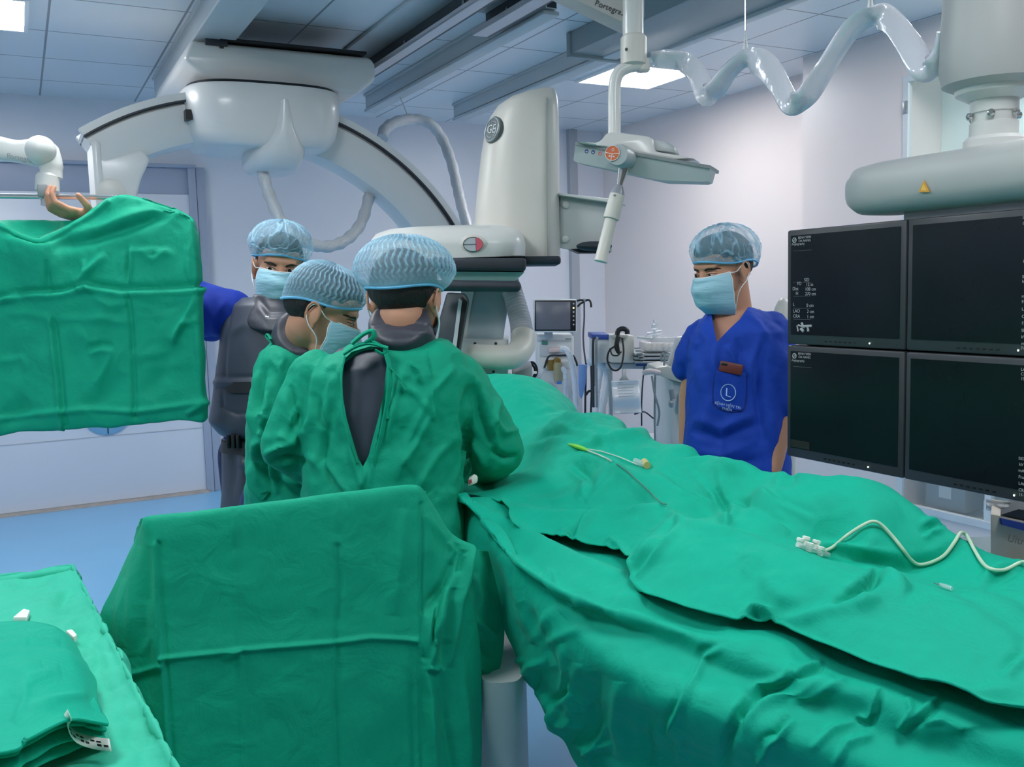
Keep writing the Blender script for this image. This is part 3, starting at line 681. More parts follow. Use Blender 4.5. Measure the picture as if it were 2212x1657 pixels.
for i in range(170):
    t_ = cpt[min(i+1, 169)]-cpt[max(i-1, 0)]; t_ /= np.linalg.norm(t_); a = N_-(N_@t_)*t_; a /= np.linalg.norm(a); b = np.cross(t_, a)
    tw = 0.25+1.15*min(1.0, abs(t_@H_)*1.05)**3
    a2 = a*cos(tw)+b*sin(tw); b2 = -a*sin(tw)+b*cos(tw)
    wr = 0.034+0.003*sin(i*0.23); hr = 0.011+0.002*sin(i*0.31)
    rg.append([cpt[i]+a2*hr*cos(k*pi/9)*(1+0.16*sin(3*k+i*0.12))+b2*wr*sin(k*pi/9)*(1+0.05*sin(2*k+i*0.2)) for k in range(18)])
MB().loft(rg).build('cable_sleeve', mat('silver_sleeve', (222, 222, 230), 0.18, 0.12, coat=0.5, bump=0.7, bscale=18, var=0.06, stretch=(1.6, 1.6, 0.5)), rib, 60)
for px, py, d, ty in ((1610, 124, 2.84, 66), (1880, 38, 2.545, -40)):
    a = P(px-6, py, d); b = P(px+6, py, d); tpt = P(px, ty, d)
    MB().tube([a, tpt, b], 0.0045, 8).build('tie', mat('white_tie', (238, 238, 232), 0.5), rib)
    top = tpt.copy(); top[2] = CEIL
    MB().tube([tpt, top], 0.0025, 6).build('hook', M_steel, rib)
c = P(1436, 138, 3.03)
cl = MB().lathe([(0.034, -0.012), (0.036, 0), (0.036, 0.02), (0.03, 0.026)], c, -N_, 24); cl.build('cable_clip', M_clear, rib)

# ------------------------------------------------------------------ monitor bank on its ceiling column
MX = 2.10                                                # screens stand in the plane x = MX
mon = thing('monitor_bank', (2.3, 1.6, 2.6), 'ceiling-hung bank of four black monitors on the right, screens nearly dark', 'monitor')
c0 = P(2152, 60, 2.3)
def cyl(prof, name, m, parent=mon, n=40): return MB().lathe(prof, (c0[0], c0[1], 0), (0, 0, 1), n).build(name, m, parent, 40)
zt = lambda py: P(2152, py, 2.3)[2]
cyl([(0.10, zt(188)), (0.122, zt(178)), (0.129, zt(150)), (0.127, zt(60)), (0.122, zt(-20)), (0.118, CEIL-0.002)], 'ceiling_bell', mat('bell_grey', (180, 180, 178), 0.42))
cyl([(0.062, zt(214)), (0.09, zt(200)), (0.095, zt(168))], 'bell_cone', M_white)
nk = cyl([(0.056, zt(300)), (0.056, zt(262)), (0.051, zt(260)), (0.052, zt(242)), (0.056, zt(240)), (0.056, zt(205))], 'neck', M_white)
for k in range(6):
    a = k*pi/3+0.5
    MB().lathe([(0.009, 0), (0.009, 0.008), (0.005, 0.011), (0, 0.011)], (c0[0]+0.056*cos(a), c0[1]+0.056*sin(a), zt(247)), (cos(a), sin(a), 0), 14).build('bolt', M_steel, nk)
cyl([(0.07, zt(318)), (0.07, zt(300)), (0.062, zt(292))], 'neck_base', M_white)
# yoke: rounded long box along the bank
ya = P(1946, 375, 2.42); yb = np.array([ya[0], 0.3, ya[2]])
rg = []
for dy, hh, ww in ((0.0, 0.02, 0.03), (0.015, 0.05, 0.06), (0.05, 0.068, 0.085), (0.12, 0.074, 0.095), (1.0, 0.074, 0.095)):
    c = np.array([2.16, 1.93-dy, 0]); th = np.linspace(0, 2*pi, 28, endpoint=False)
    zc = P(2100, 375, 2.25)[2]
    rg.append([np.array([c[0]+ww*np.sign(cos(t))*abs(cos(t))**0.7, c[1], zc+hh*np.sign(sin(t))*abs(sin(t))**0.7]) for t in th])
yk = MB().loft(rg).build('yoke', mat('yoke_grey', (182, 184, 182), 0.42), mon, 50)
M_warn = mat('amber_warning', (222, 160, 56), 0.5)
tri = [Px(x, y, 2.064) for x, y in ((1997, 390), (2009, 415), (1986, 415))]
w = MB().slab(tri, (-1, 0, 0), 0.003).build('warning_triangle', M_warn, yk)
ctr = np.mean(tri, 0)
MB().slab([ctr+(p-ctr)*0.55+np.array([-0.0032, 0, 0]) for p in tri], (-1, 0, 0), 0.0006).build('triangle_mark', mat('amber_light', (240, 196, 96), 0.5), w)
MB().box((2.17, 1.5, zc-0.10), (0.06, 0.5, 0.10), bevel=0.006).build('hanger', M_grey, mon)
MB().box((2.19, 1.45, 1.33), (0.05, 1.35, 0.62), bevel=0.01).build('mount_frame', M_dgrey, mon)
# four panels
M_bez = mat('monitor_bezel', (58, 62, 66), 0.4, var=0.04); M_scr = mat('dark_screen', (20, 27, 32), 0.22, var=0.1, spec=0.35)
M_txt = mat('screen_text', (168, 172, 174), 0.6, emit=(200, 205, 210), estr=0.04); M_dim = mat('screen_line', (70, 80, 86), 0.6, emit=(80, 92, 100), estr=0.15)
M_led2 = mat('status_led', (240, 250, 235), 0.5, emit=(235, 255, 225), estr=2.5)
zT = Px(1702, 498, MX)[2]; zB = Px(1703, 985, MX)[2]; yL = Px(1700, 700, MX)[1]; zM = (zT+zB)/2
y1 = Px(1958, 600, MX)[1]; pw = yL-y1
def screen(ya, yb, za, zb, marks, leds):
    s = MB().box2((MX, yb, zb), (MX+0.055, ya, za), bevel=0.006).build('display', M_bez, mon)
    w = 0.017; wl = 0.03
    MB().box2((MX-0.0015, yb+w, zb+wl), (MX+0.002, ya-w, za-w)).build('screen', M_scr, s)
    MB().box2((MX-0.003, (ya+yb)/2-0.1*(1), zb+0.012), (MX-0.001, (ya+yb)/2-0.103, zb+0.016)).build('led', M_led2, s) if leds else None
    bt = MB()
    for k in range(7): bt.box((MX-0.0005, (ya+yb)/2+0.06-k*0.018, zb+0.013), (0.002, 0.008, 0.004))
    bt.build('button', M_black, s)
    return s
sA = screen(yL, y1+0.002, zT, zM+0.002, 1, 1); sB = screen(y1-0.002, y1-pw, zT, zM+0.002, 0, 1)
sC = screen(yL, y1+0.002, zM-0.002, zB, 1, 1); sD = screen(y1-0.002, y1-pw, zM-0.002, zB, 0, 1)
def mtext(s, body, px, py, size, parent, m=M_txt, al='LEFT'):
    p = Px(px, py, MX-0.003); return text(body, 'screen_text', size, frame(p, (0, -1, 0), (0, 0, 1)), m, parent, 0.0002, al)
for s, dy in ((sA, 0), (sC, 250)):
    c = Px(1716, 519+dy, MX-0.003)
    em = MB().tube([c+np.array([0, 0.007*cos(a), 0.007*sin(a)]) for a in np.linspace(0, 2*pi, 19)], 0.0016, 6, cap=False); em.tube([c+np.array([0, -0.003, 0.003]), c+np.array([0, 0.003, -0.003])], 0.0016, 6)
    em.build('screen_emblem', M_txt, s)
    mtext(s, 'BENH VIEN', 1724, 514+dy, 0.0105, s); mtext(s, 'DA NANG', 1725, 521+dy, 0.0105, s); mtext(s, 'Angiography', 1710, 528+dy, 0.0105, s)
    MB().box(Px(1733, (541 if dy == 0 else 793), MX-0.002), (0.001, 0.075, 0.0012)).build('screen_rule', M_dim, s)
for px, py, b in ((1737, 605, 'SID'), (1722, 613, 'FD'), (1741, 615, '12 in'), (1712, 624, 'Dist'), (1739, 625, '108 cm'), (1719, 634, 'H'), (1739, 635, '270 cm'), (1713, 658, 'L'), (1742, 660, '0 cm'), (1713, 672, 'LAO'), (1743, 673, '2 cm'), (1713, 683, 'CRA'), (1743, 684, '1 cm')):
    mtext(sA, b, px, py, 0.0145, sA)
for py in (610, 640, 666, 690): MB().box(Px(1732, py, MX-0.002), (0.001, 0.07, 0.001)).build('screen_rule', M_dim, sA)
# little gantry pictogram
ic = MB()
for a, b, h in (((1722, 703), (1724, 716), 2), ((1733, 705), (1753, 704), 3), ((1745, 706), (1746, 716), 3), ((1732, 697), (1734, 704), 3), ((1724, 702), (1738, 708), 2), ((1730, 710), (1736, 716), 4)):
    ic.tube([Px(*a, MX-0.003), Px(*b, MX-0.003)], 0.0012*h, 6)
ic.build('screen_pictogram', M_txt, sA)
MB().box2((MX-0.0025, yL-0.012-0.085, zB+0.032), (MX-0.001, yL-0.018, zB+0.055)).build('status_field', mat('status_amber', (40, 42, 34), 0.5), sC)
# text strips at the far right of the right pair
for s, ps in ((sB, [(2209, 470), (2209, 483), (2209, 565), (2208, 598), (2208, 608), (2207, 640), (2207, 652), (2207, 668), (2207, 684), (2206, 698), (2206, 714), (2206, 728), (2206, 742), (2206, 752)]), (sD, [(2205, 798), (2205, 808), (2205, 818), (2200, 990), (2201, 1003), (2200, 1016), (2200, 1030), (2200, 1044), (2200, 1058), (2200, 1068)])):
    for k, (px, py) in enumerate(ps): mtext(s, ('LAO 0', 'CRA 1', '15 fps', 'SID 99', 'kV 70', 'mA 8', 'Frame')[k % 7], px, py, 0.0105, s)
# ------------------------------------------------------------------ green cloth
def cloth_mat(name, rgb, bump=0.6):
    m = bpy.data.materials.new(name); m.use_nodes = True; nt = m.node_tree; b = nt.nodes['Principled BSDF']
    tc = nt.nodes.new('ShaderNodeTexCoord'); L = lin(rgb)
    n1 = nt.nodes.new('ShaderNodeTexNoise'); n1.inputs['Scale'].default_value = 3.5; n1.inputs['Detail'].default_value = 3
    nt.links.new(tc.outputs['Object'], n1.inputs['Vector'])
    mx = nt.nodes.new('ShaderNodeMixRGB'); mx.inputs[1].default_value = (*[c*0.93 for c in L], 1); mx.inputs[2].default_value = (*[c*1.07 for c in L], 1)
    nt.links.new(n1.outputs['Fac'], mx.inputs[0]); nt.links.new(mx.outputs[0], b.inputs['Base Color'])
    b.inputs['Roughness'].default_value = 0.72; b.inputs['Specular IOR Level'].default_value = 0.25
    b.inputs['Sheen Weight'].default_value = 0.05; b.inputs['Sheen Roughness'].default_value = 0.4; b.inputs['Sheen Tint'].default_value = (0.5, 1, 0.85, 1)
    # soft crumple and weave
    n2 = nt.nodes.new('ShaderNodeTexNoise'); n2.inputs['Scale'].default_value = 13; n2.inputs['Detail'].default_value = 5; n2.inputs['Distortion'].default_value = 0.6
    n3 = nt.nodes.new('ShaderNodeTexNoise'); n3.inputs['Scale'].default_value = 420; n3.inputs['Detail'].default_value = 2
    for n in (n2, n3): nt.links.new(tc.outputs['Object'], n.inputs['Vector'])
    ad = nt.nodes.new('ShaderNodeMath'); ad.operation = 'MULTIPLY_ADD'; nt.links.new(n3.outputs['Fac'], ad.inputs[0]); ad.inputs[1].default_value = 0.04; nt.links.new(n2.outputs['Fac'], ad.inputs[2])
    bp = nt.nodes.new('ShaderNodeBump'); bp.inputs['Strength'].default_value = bump; bp.inputs['Distance'].default_value = 0.012
    nt.links.new(ad.outputs[0], bp.inputs['Height']); nt.links.new(bp.outputs[0], b.inputs['Normal'])
    return m
M_green = cloth_mat('green_drape_cotton', (0, 172, 142))
M_green2 = cloth_mat('green_cotton_shaded', (0, 158, 124))  # same cotton, darkened: shade on upright cloth put into the colour
M_green3 = cloth_mat('green_wrap_cotton', (60, 192, 160))

def tps(pts, reg=1e-4):
    p = np.asarray(pts, float); xy, z = p[:, :2], p[:, 2]; n = len(p)
    d = np.linalg.norm(xy[:, None]-xy[None], axis=2); K = np.where(d > 0, d*d*np.log(d+1e-12), 0)+reg*np.eye(n)
    A = np.zeros((n+3, n+3)); A[:n, :n] = K; A[:n, n] = 1; A[:n, n+1:] = xy; A[n, :n] = 1; A[n+1:, :n] = xy.T
    w = np.linalg.solve(A, np.r_[z, 0, 0, 0])
    def f(q):
        q = np.asarray(q, float); out = np.empty(len(q))
        for s in range(0, len(q), 20000):
            e = q[s:s+20000]; dd = np.linalg.norm(e[:, None]-xy[None], axis=2)
            out[s:s+20000] = (np.where(dd > 0, dd*dd*np.log(dd+1e-12), 0))@w[:n]+w[n]+e@w[n+1:]
        return out
    return f

# ---- upper drape: covers the patient
RIDGE = [(1075, 829, 1.12), (1210, 846, 1.13), (1330, 900, 1.12), (1480, 962, 1.10), (1590, 1000, 1.085), (1700, 1020, 1.08), (1800, 1032, 1.08), (1890, 1040, 1.08), (1960, 1090, 1.05), (2050, 1160, 1.0), (2130, 1195, .975), (2212, 1217, .965), (2330, 1260, .95)]
HEM = [(1085, 1083, .978), (1110, 1137, .962), (1200, 1166, .945), (1313, 1187, .947), (1363, 1213, .944), (1372, 1262, .942), (1400, 1290, .940), (1500, 1325, .939), (1590, 1347, .938), (1677, 1354, .938), (1775, 1394, .94), (1882, 1441, .935), (1997, 1483, .928), (2125, 1530, .922), (2212, 1543, .92), (2420, 1600, .915)]
MID = [(1140, 1000, .985), (1120, 940, 1.03), (1100, 890, 1.09), (1180, 930, 1.075), (1235, 968, 1.07), (1320, 990, 1.065), (1330, 1012, 1.06), (1400, 1010, 1.05), (1250, 1040, 1.01), (1330, 1080, 1.012), (1430, 1085, 1.02), (1560, 1110, .99), (1500, 1040, 1.04), (1640, 1060, 1.045),
       (1750, 1100, 1.045), (1850, 1110, 1.04), (1460, 1125, 1.02), (1590, 1160, 1.02), (1720, 1195, 1.015), (1810, 1225, 1.0), (1880, 1160, 1.01), (1800, 1185, .975), (1880, 1212, .965), (1980, 1224, .955), (2060, 1215, .965), (1950, 1180, .985),
       (1400, 1190, .995), (1560, 1240, .985), (1700, 1280, .985), (1850, 1320, .98), (1930, 1245, .985), (2000, 1300, .968), (2100, 1260, .955), (2150, 1330, .955), (2080, 1400, .952), (2200, 1420, .945), (1950, 1400, .955), (1500, 1270, .965), (1800, 1370, .955)]
RP = [Pz(*q) for q in RIDGE]; HP = [Pz(*q) for q in HEM]; MP = [Pz(*q) for q in MID]
ctl = RP+HP+MP+[p+np.array([0.10, 0.02, -0.10]) for p in RP]+[p+np.array([0.24, 0.04, -0.42]) for p in RP]
ctl += [np.array([1.0, 2.6, 0.97]), np.array([1.1, 3.1, 0.97]), np.array([1.2, 3.7, 1.02]), np.array([1.75, 3.75, 1.0]), np.array([0.98, 2.25, 0.98])]
fz = tps(ctl, 4e-4)
lc = spl([np.array([1.45, 3.72, 0]), np.array([1.10, 3.3, 0]), np.array([1.0, 2.7, 0]), np.array([0.97, 2.25, 0])]+HP, 420)
rcv = spl([RP[0]+np.array([0.25, 0.5, 0])]+[p+np.array([0.22, 0.03, 0]) for p in RP], 420)
# match both borders by distance along the table (y)
yy = np.linspace(3.72, 0.62, 640)
def by_y(c): o = np.argsort(c[:, 1]); return np.interp(yy, c[o, 1], c[o, 0])
# the hem wanders in y only mildly, so it can be read off by y
XL = by_y(lc); XR = by_y(rcv)
B = np.linspace(0, 1, 230)
GX = XL[:, None]*(1-B)+XR[:, None]*B; GY = np.repeat(yy[:, None], len(B), 1)
GZ = fz(np.stack([GX.ravel(), GY.ravel()], 1)).reshape(GX.shape); GZ = np.clip(GZ, 0.45, 1.2)
G = np.stack([GX, GY, GZ], 2)
up = [([(1180, 900), (1230, 920), (1300, 950), (1340, 990)], .008, 9, 's'), ([(1200, 985), (1280, 968), (1380, 950), (1450, 962)], -.008, 8, 's'), ([(1150, 900), (1220, 890), (1290, 905)], .007, 8, 's'), ([(1290, 930), (1380, 930), (1440, 950)], .007, 8, 's'), ([(1140, 960), (1190, 945), (1240, 945)], .007, 8, 's'), ([(1450, 990), (1530, 985), (1600, 1005)], .008, 8, 's'), ([(1420, 1020), (1480, 1060), (1540, 1090)], .006, 7, 's'), ([(1640, 1060), (1700, 1090), (1760, 1120)], .006, 9, 's'), ([(1230, 1010), (1270, 1040), (1260, 1070)], .008, 9, 's'), ([(1150, 870), (1250, 900), (1330, 960), (1400, 1010)], .006, 16), ([(1165, 880), (1200, 905), (1290, 930)], .005, 12),
      ([(1195, 985), (1290, 960), (1400, 945), (1480, 962)], .010, 14), ([(1180, 960), (1260, 945), (1350, 920)], .008, 12), ([(1150, 930), (1230, 925), (1310, 905)], .005, 10),
      ([(1190, 1010), (1260, 990), (1330, 1010), (1370, 1040)], .012, 16), ([(1330, 1005), (1380, 1050), (1440, 1090)], .012, 9, 's'), ([(1345, 1015), (1400, 1065), (1425, 1085)], .010, 7),
      ([(1260, 1075), (1320, 1040), (1340, 1010)], .008, 10), ([(1240, 1070), (1300, 1030), (1330, 1008)], .006, 8),
      ([(1085, 1083), (1200, 1100), (1330, 1090), (1440, 1090), (1480, 1118), (1600, 1150), (1720, 1190)], .010, 12, 's'),
      ([(1237, 1176), (1262, 1130), (1285, 1098)], .014, 9, 'sv'), ([(1242, 1172), (1268, 1126), (1290, 1096)], .008, 8),
      ([(1349, 1250), (1400, 1190), (1440, 1140), (1465, 1112)], .010, 9), ([(1372, 1262), (1420, 1200), (1455, 1150), (1478, 1116)], .010, 9), ([(1360, 1258), (1410, 1196), (1448, 1146), (1470, 1116)], -.009, 8),
      ([(1600, 1090), (1580, 1110), (1562, 1130)], .012, 8), ([(1540, 1060), (1558, 1100), (1580, 1128)], .012, 9, 's'), ([(1470, 1000), (1530, 1060), (1575, 1110)], .004, 7), ([(1585, 1090), (1650, 1110), (1710, 1150)], .010, 9, 's'),
      ([(1555, 1010), (1560, 1050), (1570, 1090)], .008, 10), ([(1700, 1020), (1680, 1060), (1610, 1090)], .014, 15), ([(1720, 1020), (1690, 1050), (1660, 1070)], -.012, 12), ([(1480, 1010), (1560, 1005), (1640, 1020)], .006, 14),
      ([(1770, 1195), (1880, 1205), (1960, 1224), (2030, 1210), (2085, 1175)], -.018, 12), ([(1760, 1180), (1860, 1192), (1950, 1212)], .012, 11), ([(1985, 1140), (2000, 1130), (2040, 1145)], .008, 6), ([(1990, 1165), (2010, 1150), (2035, 1148)], .010, 7, 's'),
      ([(1905, 1230), (1885, 1265), (1840, 1290), (1800, 1318)], -.018, 9), ([(1893, 1235), (1870, 1262), (1825, 1288)], .012, 9), ([(1900, 1235), (1930, 1262), (1960, 1290)], .012, 14), ([(1870, 1290), (1860, 1320), (1900, 1300)], .008, 12),
      ([(2212, 1225), (2150, 1245), (2120, 1265)], .012, 9, 's'), ([(2080, 1290), (2140, 1310), (2212, 1325)], .008, 16), ([(1960, 1290), (2060, 1330), (2200, 1400)], .012, 22), ([(1680, 1350), (1750, 1340), (1830, 1320), (1890, 1300)], .008, 14), ([(1990, 1480), (2100, 1510), (2212, 1500)], .006, 16),
      ([(1700, 1235), (1660, 1260), (1680, 1290), (1740, 1300)], .006, 18), ([(1590, 1200), (1640, 1215), (1600, 1240)], .006, 14), ([(1600, 1350), (1630, 1324), (1660, 1328), (1680, 1352)], .018, 10), ([(2160, 1470), (2190, 1440), (2230, 1420)], .008, 10, 's'), ([(1313, 1187), (1322, 1170), (1340, 1185), (1363, 1212)], .012, 8), ([(1200, 1166), (1215, 1155), (1237, 1176)], .010, 8)]
hh = ([(1085, 1083), (1110, 1137), (1200, 1166), (1313, 1187), (1363, 1213), (1372, 1262), (1400, 1290), (1500, 1325), (1590, 1347), (1677, 1354), (1775, 1394), (1882, 1441), (1997, 1483), (2125, 1530), (2230, 1545)], .006, 5, 'e')
cloth('surgical_drape', G, up+[hh], M_green, None, ((0.007, 4.0), (0.005, 11.0)), 0.003, toward=(1.3, 1.5, 5), gain=1.45)
setp(bpy.data.objects['surgical_drape'], 'green upper surgical drape over the patient, its hem running down the middle of the table', 'surgical drape')

# ---- lower drape: covers the table top beside the patient and hangs down on the surgeon's side
HEM2 = [(930, 1085, .90), (960, 1130, .88), (1015, 1200, .86), (1055, 1255, .83), (1075, 1310, .78), (1090, 1370, .73), (1112, 1420, .68), (1130, 1470, .64), (1165, 1520, .595), (1180, 1575, .55), (1215, 1600, .53), (1240, 1645, .49), (1270, 1690, .46), (1330, 1760, .42), (1480, 1900, .36), (1700, 2060, .32)]
TOP2 = [(1000, 1076, .985), (1050, 1110, .965), (1080, 1150, .945), (1180, 1235, .935), (1300, 1290, .935), (1450, 1328, .93), (1600, 1372, .925), (1780, 1440, .915), (1900, 1475, .912), (2000, 1500, .908), (2130, 1545, .902), (2212, 1560, .90), (2400, 1640, .89),
        (1085, 1195, .925), (1140, 1225, .925), (1250, 1300, .92), (1400, 1370, .91), (1550, 1420, .90), (1700, 1470, .895), (1850, 1530, .885), (2000, 1590, .875), (2150, 1640, .87), (2300, 1700, .865),
        (1110, 1260, .895), (1180, 1330, .865), (1300, 1430, .845), (1450, 1520, .83), (1600, 1590, .82), (1750, 1650, .81), (1900, 1720, .80), (1140, 1340, .83), (1200, 1430, .785), (1280, 1530, .745), (1400, 1640, .70), (1550, 1730, .68), (1140, 1410, .75), (1180, 1480, .70), (1250, 1590, .62), (1320, 1680, .585)]
H2 = [Pz(*q) for q in HEM2]; T2 = [Pz(*q) for q in TOP2]
# inner border lies under the upper drape
IN2 = [p+np.array([0.14, 0.02, -0.03]) for p in HP]
NB = 560
L_ = spl(H2, NB)
mid = [(1000, 1076, .985), (1040, 1105, .965), (1085, 1190, .925), (1110, 1230, .905), (1160, 1300, .875), (1230, 1370, .86), (1300, 1430, .845), (1380, 1480, .835), (1450, 1520, .83), (1600, 1590, .82), (1750, 1650, .81), (1900, 1720, .80), (2100, 1800, .79)]
Mi = spl([Pz(*q) for q in mid], NB)
top = [(1010, 1072, .99), (1056, 1118, .962), (1120, 1190, .94), (1180, 1235, .936), (1300, 1292, .935), (1450, 1330, .93), (1600, 1374, .925), (1780, 1442, .915), (1900, 1477, .912), (2000, 1502, .908), (2130, 1548, .902), (2212, 1562, .90), (2500, 1680, .89)]
To = spl([Pz(*q) for q in top], NB)
Inn = To+np.array([0.34, 0.05, -0.02]); 
rows = np.stack([L_, L_*0.55+Mi*0.45+np.array([0, 0, 0.02]), Mi, Mi*0.5+To*0.5+np.array([0, 0, 0.004]), To, Inn])
G = np.swapaxes(catmull(rows, 240), 0, 1)
lo = [([(1000, 1078), (1090, 1130), (1175, 1186), (1290, 1240), (1395, 1272)], .018, 15), ([(1050, 1118), (1110, 1180), (1182, 1240), (1298, 1294), (1450, 1325), (1570, 1362)], -.020, 17), ([(1090, 1190), (1190, 1265), (1300, 1310), (1420, 1340)], .012, 16),
      ([(1290, 1300), (1330, 1290), (1395, 1296)], .010, 9), ([(1300, 1310), (1320, 1305), (1345, 1318)], -.010, 6), ([(1175, 1240), (1182, 1232), (1195, 1246)], .012, 6),
      ([(1570, 1392), (1525, 1410), (1480, 1500), (1430, 1590)], -.010, 9, 's'), ([(1520, 1410), (1490, 1460), (1450, 1540)], .006, 10),
      ([(1720, 1440), (1700, 1470), (1650, 1490), (1600, 1540), (1585, 1590)], .012, 10, 's'), ([(1672, 1475), (1620, 1510), (1590, 1560), (1575, 1600), (1560, 1657)], -.014, 10), ([(1780, 1432), (1740, 1450), (1715, 1462)], .010, 7, 's'), ([(1800, 1460), (1720, 1500), (1640, 1530), (1600, 1570)], .010, 13), ([(1830, 1470), (1760, 1500), (1700, 1530)], .008, 10),
      ([(1900, 1490), (1890, 1540), (1880, 1560), (1850, 1550)], .008, 7, 's'), ([(1960, 1510), (1970, 1540), (1940, 1580)], .008, 7), ([(2040, 1510), (1990, 1550), (1945, 1580)], .008, 8, 's'), ([(1995, 1560), (2040, 1560), (2080, 1578)], .006, 7), ([(1850, 1560), (1800, 1580), (1750, 1620)], .006, 9), ([(1710, 1555), (1680, 1590), (1650, 1600)], -.010, 8, 's'), ([(1680, 1595), (1650, 1625), (1640, 1657)], .008, 9), ([(1890, 1590), (1830, 1610), (1800, 1657)], .008, 10),
      ([(1090, 1200), (1110, 1260), (1130, 1330), (1150, 1390)], .008, 13), ([(1150, 1390), (1180, 1340), (1220, 1300)], .006, 12), ([(1080, 1450), (1110, 1430), (1130, 1428)], .008, 7), ([(1115, 1470), (1145, 1440), (1180, 1430)], .010, 9), ([(1150, 1500), (1155, 1470), (1160, 1440)], -.008, 8), ([(1180, 1560), (1200, 1520), (1240, 1490)], .010, 9, 's'), ([(1200, 1570), (1230, 1560), (1260, 1575)], .012, 8), ([(1195, 1580), (1190, 1540), (1170, 1500)], .012, 9), ([(1250, 1430), (1240, 1480), (1225, 1560)], .010, 13), ([(1290, 1450), (1280, 1520), (1290, 1600)], -.010, 14), ([(1340, 1470), (1330, 1560), (1345, 1640)], .012, 15), ([(1400, 1520), (1390, 1590), (1400, 1657)], -.008, 14), ([(1215, 1330), (1260, 1290), (1300, 1300)], .006, 12), ([(1165, 1400), (1200, 1380), (1280, 1345)], .007, 12), ([(1210, 1500), (1225, 1440), (1215, 1390)], .010, 10), ([(1130, 1300), (1170, 1370), (1190, 1440)], -.008, 10), ([(1450, 1540), (1470, 1600), (1460, 1660)], .008, 14), ([(1240, 1600), (1270, 1620), (1320, 1610)], .010, 9), ([(1260, 1640), (1290, 1600), (1310, 1560)], .010, 8)]
cloth('surgical_drape', G, lo, M_green, None, ((0.007, 4.0), (0.006, 10.0)), 0.003, toward=(0.9, 0.8, 5), gain=1.25)
o = [x for x in bpy.data.objects if x.name.startswith('surgical_drape')][-1]
setp(o, 'bright green lower surgical drape hanging wrinkled off the near side of the operating table', 'surgical drape')
# patient table under the drapes: top, mattress, pedestal with pale cover
pt = thing('operating_table', (1.42, 2.2, 0), 'operating table under the green drapes, its pale grey pedestal showing below', 'operating table')
MB().box((1.42, 2.1, 0.80), (0.46, 2.9, 0.06), bevel=0.02).build('table_top', M_grey, pt)
MB().box((1.42, 2.1, 0.86), (0.44, 2.85, 0.05), bevel=0.02).build('mattress', M_dgrey, pt)
A = [P(x, y, 1.95) for x, y in ((1030, 1480), (1138, 1470), (1142, 1800), (1030, 1800))]
pc = [P(1030, 1480, 1.98), P(1141, 1480, 1.98)]
x0, yv = pc[0][0], pc[0][1]
rg = []
for z_ in (0.02, 0.3, 0.5, 0.62, 0.66):
    a = P(1032, 1600, 2.0); b = P(1141, 1600, 2.0); c = (a+b)/2; hw = np.linalg.norm(b-a)/2*1.02; c = np.array([c[0], c[1], z_])
    th = np.linspace(0, 2*pi, 32, endpoint=False)
    rg.append([c+N_*0.25+H_*hw*np.sign(cos(t))*abs(cos(t))**0.5+N_*0.25*np.sign(sin(t))*abs(sin(t))**0.5 for t in th])
MB().loft(rg).build('pedestal', mat('pedestal_pale', (196, 196, 200), 0.5, bump=0.15, bscale=300), pt, 50)

# ---- draped table-side shield in the front
SD = lambda x, y, d: P(x, y, d)
tops = [(292, 1168, 1.90), (302, 1142, 1.80), (322, 1123, 1.755), (420, 1113, 1.785), (560, 1097, 1.83), (700, 1081, 1.875), (830, 1064, 1.925), (880, 1058, 1.945), (906, 1061, 1.955), (922, 1075, 1.985), (948, 1112, 2.02), (985, 1170, 2.06)]
r1 = [(250, 1255, 1.90), (290, 1230, 1.81), (332, 1215, 1.745), (425, 1208, 1.775), (562, 1195, 1.82), (704, 1180, 1.865), (834, 1166, 1.915), (886, 1160, 1.935), (912, 1162, 1.945), (935, 1172, 1.965), (968, 1180, 2.0), (1028, 1182, 2.01)]
r2 = [(212, 1345, 1.88), (270, 1340, 1.80), (342, 1345, 1.735), (430, 1340, 1.765), (566, 1330, 1.81), (708, 1318, 1.855), (838, 1305, 1.905), (890, 1300, 1.925), (914, 1298, 1.935), (936, 1290, 1.95), (968, 1278, 1.955), (1012, 1262, 1.99)]
r3 = [(232, 1440, 1.83), (285, 1440, 1.775), (350, 1425, 1.725), (436, 1412, 1.755), (570, 1402, 1.80), (712, 1388, 1.845), (842, 1382, 1.895), (892, 1384, 1.915), (914, 1388, 1.92), (936, 1376, 1.935), (965, 1352, 1.945), (1030, 1340, 2.02)]
r4 = [(262, 1560, 1.79), (305, 1560, 1.75), (358, 1540, 1.715), (442, 1530, 1.745), (576, 1530, 1.79), (718, 1528, 1.835), (846, 1520, 1.885), (892, 1520, 1.905), (918, 1510, 1.915), (945, 1490, 1.93), (975, 1470, 1.955), (1040, 1450, 2.01)]
r5 = [(300, 1720, 1.74), (335, 1720, 1.72), (368, 1720, 1.70), (452, 1720, 1.73), (584, 1720, 1.775), (724, 1720, 1.82), (848, 1720, 1.87), (896, 1720, 1.885), (926, 1700, 1.90), (960, 1690, 1.92), (1000, 1690, 1.94), (1040, 1690, 1.985)]
bk = [(x, y+10, d+0.035) for x, y, d in tops]
b2 = [(x, y+160, d+0.06) for x, y, d in tops]
rows = np.array([[SD(*q) for q in r] for r in (b2, bk, tops, r1, r2, r3, r4, r5)])
